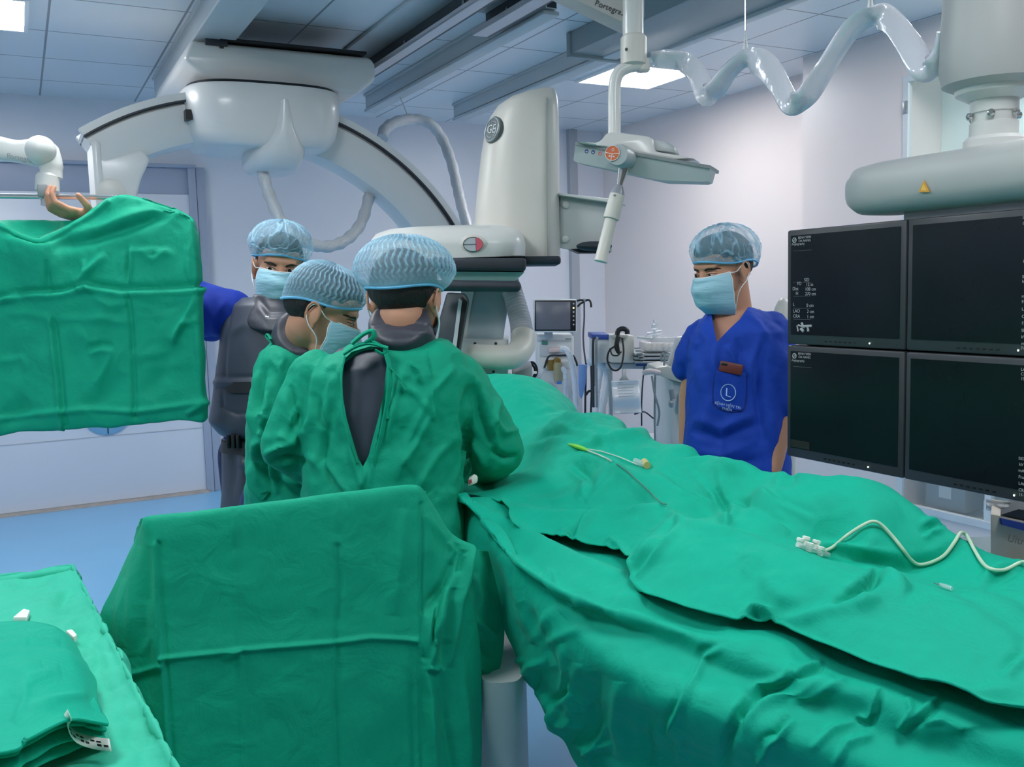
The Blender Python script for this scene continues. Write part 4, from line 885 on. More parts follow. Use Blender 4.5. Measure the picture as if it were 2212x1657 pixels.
# round the top edge a little
g1 = catmull(rows, 250, 0); G = catmull(g1, 300, 1)
sh = [([(340, 1180), (345, 1280), (352, 1400), (362, 1540), (375, 1720)], .006, 6, 'se'), ([(500, 1100), (504, 1180), (512, 1300), (520, 1420), (524, 1560), (526, 1720)], .0035, 5, 'e'), ([(728, 1180), (734, 1260), (730, 1340), (728, 1390), (726, 1500), (730, 1600), (736, 1720)], -.006, 6, 'e'), ([(505, 1110), (508, 1180)], .003, 5), ([(726, 1075), (728, 1150)], .002, 5),
      ([(348, 1424), (440, 1414), (500, 1408), (530, 1404), (600, 1398), (728, 1388), (800, 1378), (880, 1382), (900, 1385)], .007, 6, 'e'), ([(268, 1462), (310, 1450), (345, 1440)], .007, 6, 'e'), ([(480, 1425), (510, 1412), (530, 1400)], .006, 6), ([(520, 1415), (530, 1405)], -.006, 5),
      ([(912, 1090), (914, 1160), (912, 1260), (912, 1360), (916, 1420)], -.007, 6, 'e'), ([(885, 1390), (890, 1480), (896, 1600), (900, 1720)], -.006, 8), ([(870, 1100), (862, 1220), (850, 1330)], .008, 16), ([(300, 1180), (290, 1260), (285, 1340), (280, 1420)], .010, 14), ([(320, 1180), (316, 1280), (312, 1400), (320, 1520)], -.010, 13), ([(270, 1250), (262, 1320), (262, 1400)], .008, 12), ([(316, 1300), (318, 1380), (300, 1420)], .006, 9),
      ([(988, 1172), (975, 1220), (960, 1260), (930, 1300), (915, 1330)], -.016, 9), ([(1030, 1182), (1015, 1240), (990, 1300), (975, 1380), (970, 1440)], .018, 9), ([(1000, 1186), (992, 1230), (1000, 1200)], -.012, 7), ([(965, 1265), (955, 1330), (935, 1400), (922, 1450)], .018, 8), ([(985, 1270), (972, 1330), (955, 1420), (950, 1450)], -.018, 9), ([(940, 1300), (925, 1350), (918, 1420)], .012, 8), ([(918, 1440), (930, 1500), (935, 1600), (945, 1720)], .014, 10), ([(955, 1450), (960, 1540), (975, 1640), (985, 1720)], -.014, 12), ([(990, 1420), (1000, 1500), (1010, 1600), (1015, 1720)], .014, 12), ([(905, 1400), (912, 1500), (918, 1720)], -.010, 9), ([(920, 1440), (940, 1446), (955, 1440)], .010, 5), ([(970, 1170), (980, 1190), (975, 1215)], .012, 7), ([(920, 1110), (950, 1150), (970, 1175)], .006, 9)]
sd = thing('draped_shield', P(610, 1100, 1.85)*np.array([1, 1, 0]), 'upright radiation shield under a green cloth with square fold lines, front centre', 'radiation shield')
cloth('cloth_cover', G, sh, M_green2, sd, ((0.003, 4.0), (0.0018, 9.0)), 0.003, toward=CAM)
a = P(318, 1160, 1.80)+N_*0.03; b = P(895, 1085, 1.97)+N_*0.03; zt_ = min(a[2], b[2])-0.03
c = (a+b)/2; MB().box((c[0], c[1], zt_/2+0.03), (np.linalg.norm((b-a)[:2])*0.97, 0.014, zt_-0.1), rot3((b-a)*np.array([1, 1, 0]), (-(b-a)[1], (b-a)[0], 0))).build('shield_plate', M_dgrey, sd)
MB().box((c[0], c[1]+0.02, 0.02), (0.5, 0.06, 0.04)).build('foot', M_grey, sd)
# bunched cloth of the shield between shield and operating table
tail = [[(990, 1180, 2.06), (995, 1230, 2.06), (990, 1300, 2.05), (985, 1380, 2.03), (985, 1440, 2.02), (990, 1490, 2.02), (1000, 1530, 2.03)],
        [(1022, 1185, 2.09), (1030, 1230, 2.07), (1035, 1300, 2.06), (1035, 1380, 2.04), (1030, 1440, 2.03), (1028, 1490, 2.03), (1020, 1525, 2.04)],
        [(1055, 1190, 2.14), (1075, 1240, 2.12), (1088, 1310, 2.10), (1088, 1390, 2.08), (1078, 1450, 2.06), (1060, 1485, 2.06), (1035, 1510, 2.06)]]
G = catmull(catmull(np.array([[SD(*q) for q in r] for r in tail]), 40, 0), 90, 1)
cloth('cloth_tail', G, [([(1000, 1330), (1040, 1350), (1075, 1380)], .012, 8), ([(1000, 1380), (1040, 1400), (1070, 1420)], -.012, 8), ([(1005, 1420), (1035, 1440), (1060, 1460)], .012, 8), ([(1030, 1240), (1040, 1290), (1035, 1330)], .010, 9), ([(1005, 1500), (1030, 1490), (1050, 1480)], .012, 7)], M_green2, sd, ((0.006, 9.0),), 0.003)

# ---- instrument table at the left with wrinkled cloth
it = thing('instrument_table', (-0.1, 1.8, 0), 'instrument table at the lower left covered with a pale green wrinkled cloth', 'table')
ZT = 0.88
A = Pz(152, 1226, ZT); Bn = Pz(372, 1662, ZT); dirv = (Bn-A); dirv /= np.linalg.norm(dirv); lft = np.array([dirv[1], -dirv[0], 0])
if lft[0] > 0: lft = -lft
Lf = A+dirv*1.5; WT = 0.75
def itp(u, v, z): p = A+dirv*u+lft*v; return np.array([p[0], p[1], z])
vv = [(-0.05, 0.10), (-0.045, 0.55), (-0.022, 0.80), (-0.006, ZT-0.006), (0.02, ZT), (0.25, ZT), (0.5, ZT), (0.73, ZT), (0.76, ZT-0.02), (0.78, 0.6), (0.79, 0.1)]
uu = [-0.035, -0.03, -0.012, 0.0, 0.02, 0.4, 0.8, 1.2, 1.5]; drop = [0.80, 0.3, 0.04, 0.008, 0, 0, 0, 0, 0]
rows = np.array([[itp(u, v, max(0.08, z-dr)) for v, z in vv] for u, dr in zip(uu, drop)])
G = catmull(catmull(rows, 260, 0), 220, 1)
wr = []
rr = random.Random(4)
for k in range(34):                     # gathers along the right edge
    y = 1240+k*13; x = 152+(y-1226)*0.505
    wr.append(([(x+4, y), (x-14-rr.random()*30, y+4+rr.random()*8), (x-45-rr.random()*40, y+22+rr.random()*18)], .005+.004*rr.random(), 6+4*rr.random()))
for k in range(9): wr.append(([(5+k*6, 1262+k*5), (60+k*6, 1246+k*4), (130-k*2, 1238+k*5)], .004, 6))
wr += [([(165, 1400), (185, 1440), (220, 1450)], .010, 8), ([(190, 1445), (215, 1420), (235, 1440)], .012, 8, 's'), ([(200, 1490), (225, 1470), (250, 1490)], .010, 8), ([(260, 1600), (300, 1570), (330, 1560)], .006, 8), ([(180, 1380), (210, 1400), (225, 1430)], .008, 8), ([(90, 1300), (100, 1290), (92, 1280)], .006, 5)]
cloth('cloth_cover', G, wr, M_green3, it, ((0.006, 7.0), (0.005, 16.0)), 0.003, toward=(0, 1.6, 4))
c = itp(0.75, 0.37, 0); M3 = rot3(dirv, lft)
MB().box((c[0], c[1], ZT-0.035), (1.42, 0.68, 0.03), M3).build('table_top', M_steel, it)
for u in (0.06, 1.42):
    for v in (0.06, 0.68): p = itp(u, v, 0); MB().tube([(p[0], p[1], 0.0), (p[0], p[1], ZT-0.05)], 0.014, 10).build('leg', M_steel, it)
# folded gown bundle on that table
zb = ZT+0.006
bun = [[(-330, 1352, zb+.03), (0, 1344, zb+.035), (60, 1343, zb+.035), (110, 1350, zb+.03), (135, 1362, zb+.012)],
       [(-330, 1400, zb+.065), (0, 1392, zb+.07), (70, 1390, zb+.065), (140, 1395, zb+.05), (172, 1402, zb+.012)],
       [(-330, 1455, zb+.085), (0, 1448, zb+.085), (80, 1450, zb+.08), (165, 1460, zb+.055), (202, 1468, zb+.012)],
       [(-330, 1510, zb+.09), (0, 1510, zb+.09), (90, 1510, zb+.085), (170, 1515, zb+.06), (212, 1520, zb+.02)],
       [(-330, 1570, zb+.09), (0, 1575, zb+.085), (80, 1560, zb+.085), (150, 1545, zb+.075), (232, 1555, zb+.035)],
       [(-330, 1640, zb+.085), (0, 1622, zb+.085), (60, 1592, zb+.085), (150, 1549, zb+.08), (236, 1562, zb+.045)]]
G0 = np.array([[Pz(*q) for q in r] for r in bun])
G = catmull(catmull(G0, 120, 0), 130, 1)
fb = thing('folded_gown', Pz(60, 1500, zb), 'folded green cloth bundle with dark open edge lying on the left instrument table', 'folded cloth')
cloth('top_fold', G, [([(0, 1400), (60, 1385), (130, 1390)], .005, 10), ([(20, 1500), (60, 1470), (130, 1450)], .007, 14), ([(50, 1530), (110, 1515), (190, 1500)], .006, 10), ([(30, 1560), (50, 1520), (60, 1480)], .004, 10), ([(0, 1440), (40, 1450), (90, 1440)], .004, 12)], M_green, fb, ((0.004, 7.0),), 0.004, toward=(0, 1.5, 4))
edge = G0[-1]
for k, (dz, off, amp) in enumerate(((-.022, -.07, .003), (-.040, -.055, .004), (-.060, -.08, .003))):
    lo_ = [edge[i]+np.array([0, 0, dz])+dirv*(off*0.6) for i in range(len(edge))]
    lo_ = [np.array([p[0], p[1], max(p[2], zb+0.006)]) for p in lo_]
    bk_ = [p-dirv*0.10+np.array([0, 0, 0.004]) for p in lo_]
    G = catmull(catmull(np.array([bk_, [p-dirv*0.03+np.array([0, 0, .008]) for p in lo_], lo_, [p-np.array([0, 0, .008])-dirv*0.004 for p in lo_], [p-np.array([0, 0, .010])-dirv*0.08 for p in lo_]]), 30, 0), 90, 1)
    cloth('lower_fold', G, [], M_green, fb, ((amp, 14.0),), 0.002, toward=(0, 1.5, 4))
# paper indicator tape curling off the bundle
M_paper = mat('white_paper', (236, 238, 230), 0.6)
tp_ = [(150, 1545, zb+.075), (143, 1558, zb+.06), (146, 1575, zb+.045), (158, 1590, zb+.03), (178, 1602, zb+.018), (205, 1611, zb+.012), (236, 1617, zb+.01)]
cl_ = spl([Pz(*q)+dirv*(.022-.014*i/6)+np.array([0, 0, .006]) for i, q in enumerate(tp_)], 40)
G = np.array([[p+np.array([0, 0, 0.011])+lft*0.004*(1-k/39), p-np.array([0, 0, 0.004*(1-k/39)])+dirv*0.016*min(1, k/20)] for k, p in enumerate(cl_)])
tape = link('indicator_tape', grid_mesh(G, 'indicator_tape'), M_paper, None, 180)
q = tape.modifiers.new('thickness', 'SOLIDIFY'); q.thickness = 0.0008
setp(tape, 'curled white paper tape with black dashes at the edge of the folded green bundle', 'paper tape')
pm = MB()
for k in range(6, 38, 3):
    a, b = G[k], G[min(k+2, 39)]
    for f, g in ((0.3, 0.42), (0.55, 0.72)):
        if (k//3+int(f*10)) % 3 == 0: continue
        n = np.cross(b[0]-a[0], a[1]-a[0]); n /= np.linalg.norm(n); n = n*np.sign(n@(CAM-a[0]))
        pm.slab([a[0]*(1-f)+a[1]*f+n*.0008, b[0]*(1-f)+b[1]*f+n*.0008, b[0]*(1-g)+b[1]*g+n*.0008, a[0]*(1-g)+a[1]*g+n*.0008], n, 0.0003)
pm.build('printed_dashes', M_black, tape)
for k, (pl, lab) in enumerate((([(28, 1346), (52, 1326), (66, 1330), (60, 1346)], 'white gauze corner poking out behind the folded bundle'), ([(142, 1374), (158, 1372), (168, 1384), (160, 1390)], 'small white packet beside the right corner of the folded bundle'))):
    o = MB().slab([Pz(x, y, zb+0.004) for x, y in pl], (0, 0, 1), 0.012, bevel=0.003).build('gauze_pad', M_paper); setp(o, lab, 'gauze')

# ---- cloth hung over the upper left shield
us = thing('hung_drape', P(200, 900, 2.93), 'green cloth hung over the raised shield at the upper left', 'drape')
d_ = 2.93
R0 = [(-90, 505, 3.02), (0, 480, 3.03), (60, 476, 3.03), (120, 475, 3.03), (170, 473, 3.03), (205, 450, 3.0), (235, 432, 2.99), (262, 425, 2.98), (300, 427, 2.98), (350, 440, 2.98), (395, 458, 2.98), (418, 475, 2.98), (424, 492, 3.0)]
R1 = [(-90, 470, 2.95), (0, 490, 2.95), (35, 508, 2.95), (86, 524, 2.93), (130, 505, 2.94), (190, 470, 2.95), (228, 440, 2.95), (262, 426, 2.95), (300, 430, 2.95), (350, 443, 2.95), (392, 460, 2.95), (415, 475, 2.95), (426, 495, 2.98)]
R2 = [(-90, 520, 2.93), (0, 530, 2.93), (35, 532, 2.92), (86, 540, 2.90), (135, 532, 2.92), (190, 515, 2.92), (230, 500, 2.92), (268, 490, 2.92), (305, 480, 2.92), (352, 473, 2.93), (394, 476, 2.93), (416, 490, 2.93), (429, 520, 2.97)]
R3 = [(-90, 640, 2.92), (0, 638, 2.92), (40, 638, 2.92), (92, 636, 2.91), (140, 634, 2.91), (192, 632, 2.91), (235, 630, 2.91), (270, 628, 2.91), (310, 626, 2.91), (355, 624, 2.91), (397, 624, 2.91), (424, 624, 2.91), (436, 640, 2.96)]
R4 = [(-90, 790, 2.92), (0, 785, 2.92), (44, 783, 2.92), (98, 780, 2.91), (145, 777, 2.91), (196, 773, 2.91), (240, 770, 2.91), (276, 767, 2.91), (315, 764, 2.91), (360, 762, 2.91), (402, 760, 2.91), (432, 760, 2.91), (441, 770, 2.95)]
R5 = [(-90, 945, 2.91), (0, 926, 2.91), (48, 918, 2.91), (104, 914, 2.91), (150, 913, 2.91), (200, 910, 2.91), (245, 908, 2.91), (282, 903, 2.91), (320, 902, 2.91), (364, 898, 2.91), (404, 896, 2.91), (436, 897, 2.92), (446, 890, 2.95)]
R6 = [(x, y+3, d+0.03) for x, y, d in R5]; R7 = [(x, y-40, d+0.06) for x, y, d in R5]
Rm1 = [(x, y+40, d+0.03) for x, y, d in R0]
mixr = lambda a, b, k: tuple(a[i]*(1-k)+b[i]*k for i in range(3))
Ra = [(b[0], b[1]-5, b[2]+.024) if b[0] < 210 else mixr(a, b, .5) for a, b in zip(R0, R1)]; Rb = [(a[0], a[1]+7, a[2]-.008) if a[0] < 210 else mixr(a, b, .3) for a, b in zip(R1, R2)]
rows = np.array([[P(*q) for q in r] for r in (Rm1, R0, Ra, R1, Rb, R2, R3, R4, R5, R6, R7)])
G = catmull(catmull(rows, 260, 0), 260, 1)
hl_ = [([(0, 490), (40, 510), (86, 524), (130, 505), (200, 465), (235, 437)], .006, 5, 'e'), ([(110, 535), (200, 512), (270, 490), (330, 468), (380, 458)], -.020, 14), ([(150, 520), (240, 488), (330, 455), (390, 466)], .014, 13),
       ([(0, 645), (60, 635), (130, 632), (190, 618), (260, 630), (340, 628), (430, 622)], .012, 7, 'se'), ([(160, 625), (185, 616), (205, 632)], .014, 7), ([(278, 532), (280, 570), (278, 612)], -.010, 5, 's'), ([(278, 640), (284, 700), (288, 800), (292, 900)], -.008, 6, 'e'), ([(100, 560), (104, 600), (106, 640)], -.008, 6), ([(112, 700), (124, 780), (132, 860), (138, 915)], .008, 6, 'se'), ([(270, 545), (330, 540), (370, 548)], .008, 5), ([(300, 545), (330, 560), (360, 545), (380, 552)], .008, 7),
       ([(170, 612), (200, 575), (230, 550)], .010, 9), ([(160, 620), (185, 590), (210, 570)], .006, 7), ([(0, 650), (30, 640), (35, 630)], .010, 8), ([(0, 678), (60, 676), (120, 690)], .006, 8), ([(120, 690), (220, 688), (290, 700)], .006, 8), ([(190, 760), (220, 750), (245, 752)], .012, 7, 's'), ([(245, 755), (225, 800), (205, 835)], .006, 7), ([(330, 720), (290, 770), (380, 760)], .005, 12), ([(425, 640), (400, 690), (370, 740)], .010, 8), ([(430, 690), (395, 700), (370, 750)], .008, 7), ([(385, 740), (350, 800), (320, 860)], -.010, 22), ([(260, 800), (230, 850), (190, 890)], -.010, 20), ([(60, 860), (30, 900), (0, 910)], -.010, 18), ([(0, 905), (70, 896), (140, 890), (200, 884), (290, 890), (370, 880), (440, 868)], .008, 6, 'e'), ([(445, 870), (420, 885), (400, 897)], .010, 6), ([(408, 530), (410, 590), (412, 620)], .005, 4), ([(400, 532), (402, 590)], .005, 4), ([(424, 700), (430, 790), (434, 880)], .006, 5), ([(0, 780), (50, 775), (60, 800)], .006, 8), ([(180, 560), (180, 590)], .006, 6), ([(200, 640), (240, 660), (290, 655)], .006, 9), ([(300, 640), (360, 650), (420, 640)], .005, 9), ([(150, 700), (200, 740), (190, 690)], .005, 12), ([(310, 800), (360, 790), (420, 770)], .005, 12)]
cloth('cloth_cover', G, hl_, M_green2, us, ((0.005, 5.0), (0.004, 12.0)), 0.003, toward=CAM, gain=1.4)
A = [P(x, y, 2.965) for x, y in ((-90, 540), (150, 545), (250, 500), (400, 500), (436, 640), (442, 890), (-90, 930))]
MB().slab(A, N_, 0.012).build('shield_pane', M_clear, us)
# ------------------------------------------------------------------ people
from mathutils.bvhtree import BVHTree
M_skin = mat('skin_light', (204, 150, 122), 0.5, var=0.07, vscale=20, sss=0.12, spec=0.35)
M_skin2 = mat('skin_tan', (198, 146, 118), 0.5, var=0.08, vscale=20, sss=0.12, spec=0.35)
M_hair = mat('black_hair', (26, 22, 22), 0.55, var=0.3, vscale=90, bump=0.6, bscale=160, stretch=(1, 1, 0.25))
M_brow = mat('brow_hair', (40, 32, 30), 0.7)
M_eyew = mat('eye_white', (206, 196, 190), 0.3); M_iris = mat('eye_dark', (22, 16, 14), 0.2); M_lip = mat('lid_line', (92, 58, 46), 0.5)
M_mask = mat('mask_blue', (158, 206, 222), 0.55, var=0.04, vscale=12, bump=0.25, bscale=60, stretch=(0.3, 0.3, 2.0)); M_maskw = mat('mask_white', (232, 236, 238), 0.6)
M_lead = mat('lead_vest', (62, 69, 84), 0.42, var=0.08, vscale=8, bump=0.2, bscale=14)
M_leadt = mat('vest_trim', (34, 36, 42), 0.5)
M_collar = mat('thyroid_collar', (62, 64, 74), 0.45, bump=0.2, bscale=20)
M_scrub = cloth_mat('blue_scrub_cotton', (22, 66, 172), 0.45)
M_scrub2 = cloth_mat('royal_sleeve', (20, 52, 160), 0.4)
M_shoe = mat('shoe_grey', (70, 74, 80), 0.5); M_trou = mat('dark_trousers', (30, 44, 92), 0.7)

def cap_mat(name, rgb, a0, a1):
    m = bpy.data.materials.new(name); m.use_nodes = True; nt = m.node_tree; b = nt.nodes['Principled BSDF']; L = lin(rgb)
    at = nt.nodes.new('ShaderNodeAttribute'); at.attribute_name = 'fold'
    nz = nt.nodes.new('ShaderNodeTexNoise'); nz.inputs['Scale'].default_value = 130
    tc = nt.nodes.new('ShaderNodeTexCoord'); nt.links.new(tc.outputs['Object'], nz.inputs['Vector'])
    mr = nt.nodes.new('ShaderNodeMapRange'); mr.inputs['To Min'].default_value = a0; mr.inputs['To Max'].default_value = a1
    nt.links.new(at.outputs['Fac'], mr.inputs['Value']); nt.links.new(mr.outputs[0], b.inputs['Alpha'])
    mx = nt.nodes.new('ShaderNodeMixRGB'); mx.inputs[1].default_value = (*[c*0.9 for c in L], 1); mx.inputs[2].default_value = (*[min(1, c*1.1) for c in L], 1)
    nt.links.new(nz.outputs['Fac'], mx.inputs[0]); nt.links.new(mx.outputs[0], b.inputs['Base Color'])
    b.inputs['Roughness'].default_value = 0.6
    return m
M_cap = cap_mat('bouffant_blue', (166, 212, 234), 0.26, 0.9)
M_band = mat('cap_band', (104, 180, 222), 0.6, var=0.12, vscale=60)

def haxes(f):
    f = np.array(f, float); f /= np.linalg.norm(f); r = np.cross(f, UPV); r /= np.linalg.norm(r); u = np.cross(r, f); return r, f, u
class Head:
    def __init__(s, c, f, scale=1.0, roll=0.0):
        s.c = np.array(c, float); r, f, u = haxes(f); cr_, sr_ = cos(roll), sin(roll)
        s.r, s.f, s.u = cr_*r+sr_*u, f, -sr_*r+cr_*u; s.s = scale
        s.M = Matrix((s.r, s.f, s.u)).transposed()
    def p(s, x, y, z): return s.c+s.s*(s.r*x+s.f*y+s.u*z)
    def ell(s, mb, c, rad, rx=0.0, rz=0.0): mb.ell(s.p(*c), [v*s.s for v in rad], s.M @ Matrix.Rotation(rz, 3, 'Z') @ Matrix.Rotation(rx, 3, 'X'), 28)
    def skin(s, mb, neck):
        E = s.ell
        E(mb, (0, -.012, .030), (.076, .096, .084)); E(mb, (0, .028, -.02), (.066, .066, .085)); E(mb, (0, .040, -.085), (.048, .048, .040)); E(mb, (0, .072, -.107), (.022, .02, .018))
        E(mb, (0, .076, .024), (.052, .018, .013)); E(mb, (0, .052, .046), (.062, .038, .044))
        mb.cone(s.p(0, .086, .008), s.p(0, .108, -.036), .008*s.s, .0125*s.s, 16); E(mb, (.012, .098, -.041), (.009, .01, .008)); E(mb, (-.012, .098, -.041), (.009, .01, .008))
        for sg in (-1, 1):
            E(mb, (sg*.040, .064, -.032), (.024, .022, .026)); E(mb, (sg*.032, .080, -.001), (.0155, .009, .009))
            E(mb, (sg*.077, -.010, -.012), (.009, .017, .029), rx=-0.2, rz=sg*-0.35); 
            ear = [s.p(sg*(.080+.010*sin(a)*0.3+.006), -.014+.017*cos(a)-.002*sin(a), -.008+.030*sin(a)) for a in np.linspace(-0.9, 3.9, 18)]
            mb.tube(ear, .0045*s.s, 8)
            E(mb, (sg*.078, -.004, -.040), (.006, .009, .010))
        E(mb, (0, .092, -.066), (.022, .010, .007)); E(mb, (0, .091, -.077), (.019, .010, .007))
        mb.cone(s.p(0, -.022, -.05), neck, .056*s.s, .06, 24)
    def tree(s, me): s.bvh = BVHTree.FromPolygons([v.co[:] for v in me.vertices], [p.vertices[:] for p in me.polygons])
    def on(s, x, z, off):
        o = s.p(x, .25, z); h = s.bvh.ray_cast(V3(o), V3(-s.f))
        return np.array(h[0])+s.f*off*s.s if h[0] is not None else s.p(x, .09, z)
    def face(s, par, look=(0, 0), open_=0.0055, brow=(.014, .019, .012), slant=.002):
        for sg in (-1, 1):
            n = 13; xs = np.linspace(-1, 1, n); cx_ = sg*.032
            upb = [(cx_+.015*x, open_*(1-x*x)+.001*sg*x) for x in xs]; lob = [(cx_+.015*x, -open_*0.75*(1-x*x)+.001*sg*x) for x in xs]
            G = np.array([[s.on(a[0], a[1]*(1-k)+b[1]*k, .0012) for k in np.linspace(0, 1, 6)] for a, b in zip(upb, lob)])
            me = grid_mesh(G, 'eye'); link('eye', me, M_eyew, par, 180)
            ix, iz = cx_+look[0], look[1]
            pts = []
            for a in np.linspace(0, 2*pi, 19)[:-1]:
                zz = max(-open_*0.72, min(open_*0.85, .0062*sin(a)+iz)); pts.append(s.on(ix+.0062*cos(a), zz, .0022))
            MB().slab(pts, s.f, .0006).build('iris', M_iris, par)
            MB().tube([s.on(x, z+.0006, .0016) for x, z in upb], .0013*s.s, 6).build('upper_lid', M_lip, par)
            MB().tube([s.on(cx_+.014*x, .0085+.002*(1-x*x), .0004) for x in xs], .0008*s.s, 6).build('lid_crease', M_lip, par)
            br = MB(); xs2 = np.linspace(-1, 1, 12)
            bpts = [s.on(cx_+sg*.002+.019*x, brow[0]+.005*(1-x*x)+slant*(x*sg), .0008) for x in xs2]
            br.tube(bpts, [.0016+.0028*(1-((x*sg+.25)/1.25)**2) for x in xs2], 8, flat=(0.5, 1), up=s.f); br.build('eyebrow', M_brow, par)
    def mask(s, par, lo=0.0):
        prof = [(-.006, .109, .060), (-.016, .116, .066), (-.030, .124, .070), (-.048, .128, .071), (-.068, .126, .069), (-.090, .118, .066), (-.110, .106, .060), (-.126, .088, .050), (-.132, .066, .042)]
        us = np.linspace(-1, 1, 49); pr = catmull(np.array(prof), 60)
        G = np.zeros((60, 49, 3))
        for i, (z, y, w) in enumerate(pr):
            for j, u in enumerate(us):
                a = u*1.30; yy = -.005+(y+.005)*(cos(a)**0.85 if cos(a) > 0 else 0); xx = w*1.08*sin(a)
                k = i/59; pl = .0022*sin(k*pi*7)*(1-0.4*abs(u))
                yy += pl+.0016*fbm(np.array([[u*2.2, k*5, s.c[0]]]), 1.6, 2)[0]
                zz = z+.012*abs(u)**2*(0.5-k)*1.6-(0.006*abs(u)**2)
                G[i, j] = s.p(xx, yy, zz-lo)
        o = link('face_mask', grid_mesh(G, 'face_mask'), M_mask, par, 180); q = o.modifiers.new('t', 'SOLIDIFY'); q.thickness = .002; q.offset = 0
        MB().tube([G[0, j]+s.f*.001 for j in range(49)], .0022*s.s, 6).build('mask_binding', M_maskw, o)
        for j in (0, 48): MB().tube([G[i, j] for i in range(0, 60, 3)], .0018*s.s, 6).build('mask_binding', M_maskw, o)
        for sg, j in ((-1, 0), (1, 48)):
            L_ = spl([G[2, j], s.p(sg*.080, .018, -.004), s.p(sg*.088, -.014, .018), s.p(sg*.086, -.030, -.006), s.p(sg*.086, -.016, -.036), s.p(sg*.078, .02, -.07), G[52, j]], 40)
            MB().tube(L_, .0015*s.s, 6).build('ear_loop', M_maskw, par)
        return o
    def hair(s, par):
        mb = MB(); s.ell(mb, (0, -.021, .034), (.0795, .094, .086)); s.ell(mb, (0, .022, .062), (.070, .068, .058)); s.ell(mb, (0, -.050, .004), (.066, .058, .050)); s.ell(mb, (0.05, -.04, 0.012), (.030, .032, .030)); s.ell(mb, (-.05, -.04, 0.012), (.030, .032, .030))
        me = fuse(mb, .005*s.s, 3); return link('hair', me, M_hair, par, 180)
    def cap(s, par, rim, puff, top, pleat=0, seed=0.0, back=0.0, lift=0.0):
        """rim: heights (front, side, back); puff: half widths (side, front, back) at the fullest place; top: height"""
        nphi, nt_ = 220, 74
        ph = np.linspace(0, 2*pi, nphi, endpoint=False); c, sn = np.cos(ph), np.sin(ph)       # 0 = front
        rimz = np.where(c > 0, rim[1]+(rim[0]-rim[1])*c**2, rim[1]+(rim[2]-rim[1])*c**2)
        ry = np.where(c > 0, .103, .100); rx = .083
        py_ = np.where(c > 0, puff[1], puff[2]); px_ = puff[0]
        T = np.linspace(0, 1, nt_); V = np.zeros((nt_, nphi, 3)); fold = np.zeros((nt_, nphi))
        for i, t in enumerate(T):
            th = -1.15+t*(pi/2+1.15)                     # from under the bulge to the crown
            zc = 0.42; ringw = cos(th); h = sin(th)
            tuck = max(0, -th)/1.15
            w = (ringw if th > 0 else 1-(1-cos(th))*0.9)
            zz = rimz+(top-rimz)*np.where(h > 0, 0.34+0.66*h, 0.34*(1-abs(h)/sin(1.15)))
            kx = np.where(th > 0, px_*max(w, 0)**0.9, rx+(px_-rx)*(1-tuck)**0.6); ky = np.where(th > 0, py_*max(w, 0)**0.9, ry+(py_-ry)*(1-tuck)**0.6)
            V[i] = np.stack([kx*sn, ky*c-.012+back*(1-abs(tuck))*0, zz], 1)
        P3 = np.stack([np.repeat(T[:, None], nphi, 1)*3, np.repeat(c[None], nt_, 0)*1.0, np.repeat(sn[None], nt_, 0)*1.0], -1).reshape(-1, 3)
        Tm = np.repeat(T[:, None], nphi, 1); Pm = np.repeat(ph[None], nt_, 0)
        if pleat:
            row = Tm*11; zig = np.abs((row % 2)-1)*1.3
            wv = np.sin(Pm*pleat+zig*2.2+0.5*fbm(P3, 3.0, 2, seed).reshape(Tm.shape))
            amp = np.clip(np.sin(pi*np.clip((Tm-0.12)/0.95, 0, 1)), 0, 1)**0.5
            brk = 0.55+0.45*np.sin(row*pi)**2
            rg_ = np.clip(wv, -0.2, 1)**1
            disp = .0042*rg_*amp; fold = np.clip((wv-0.15)*1.15, 0, 1)*amp*brk
            fold = np.maximum(fold, 0.55*(1-amp))
        else:
            n1 = fbm(P3*np.array([0.35, 1.5, 1.5]), 1.7, 3, 5+seed).reshape(Tm.shape); r1_ = 1-np.abs(n1)*6.5
            n2_ = fbm(P3*np.array([0.5, 2.0, 2.0])+0.5*P3[:, ::-1], 2.1, 2, 11+seed).reshape(Tm.shape); r2_ = 1-np.abs(n2_)*8.0
            rdg = np.clip(np.maximum(r1_, r2_*0.8), 0, 1)**1.5
            disp = .005*rdg+.005*n1; fold = np.clip(rdg*0.75+.10, 0, 1)
        fold = np.maximum(fold, np.clip(1-(Tm/0.10), 0, 1)); fold = np.maximum(fold, np.clip(1-(Tm-0.10)/0.22, 0, 1)*0.45)
        rad = V*np.array([1, 1, 0.6]); rad /= np.linalg.norm(rad, axis=2, keepdims=True)+1e-9
        V = V+rad*disp[..., None]
        Wd = s.c+s.s*(V[..., 0:1]*s.r+V[..., 1:2]*s.f+(V[..., 2:3]+lift)*s.u)
        verts = Wd.reshape(-1, 3); i, j = np.meshgrid(np.arange(nt_-1), np.arange(nphi), indexing='ij'); a = (i*nphi+j).ravel(); b = (i*nphi+(j+1) % nphi).ravel()
        me = bpy.data.meshes.new('bouffant_cap'); me.from_pydata(verts.tolist(), [], np.stack([a, b, b+nphi, a+nphi], 1).tolist()); me.update()
        at = me.attributes.new('fold', 'FLOAT', 'POINT'); at.data.foreach_set('value', fold.ravel().astype(np.float32))
        o = link('bouffant_cap', me, M_cap, par, 180)
        band = MB().tube([Wd[2, j] for j in range(0, nphi, 2)]+[Wd[2, 0]], .0036*s.s, 8, cap=False).build('elastic_band', M_band, o)
        return o

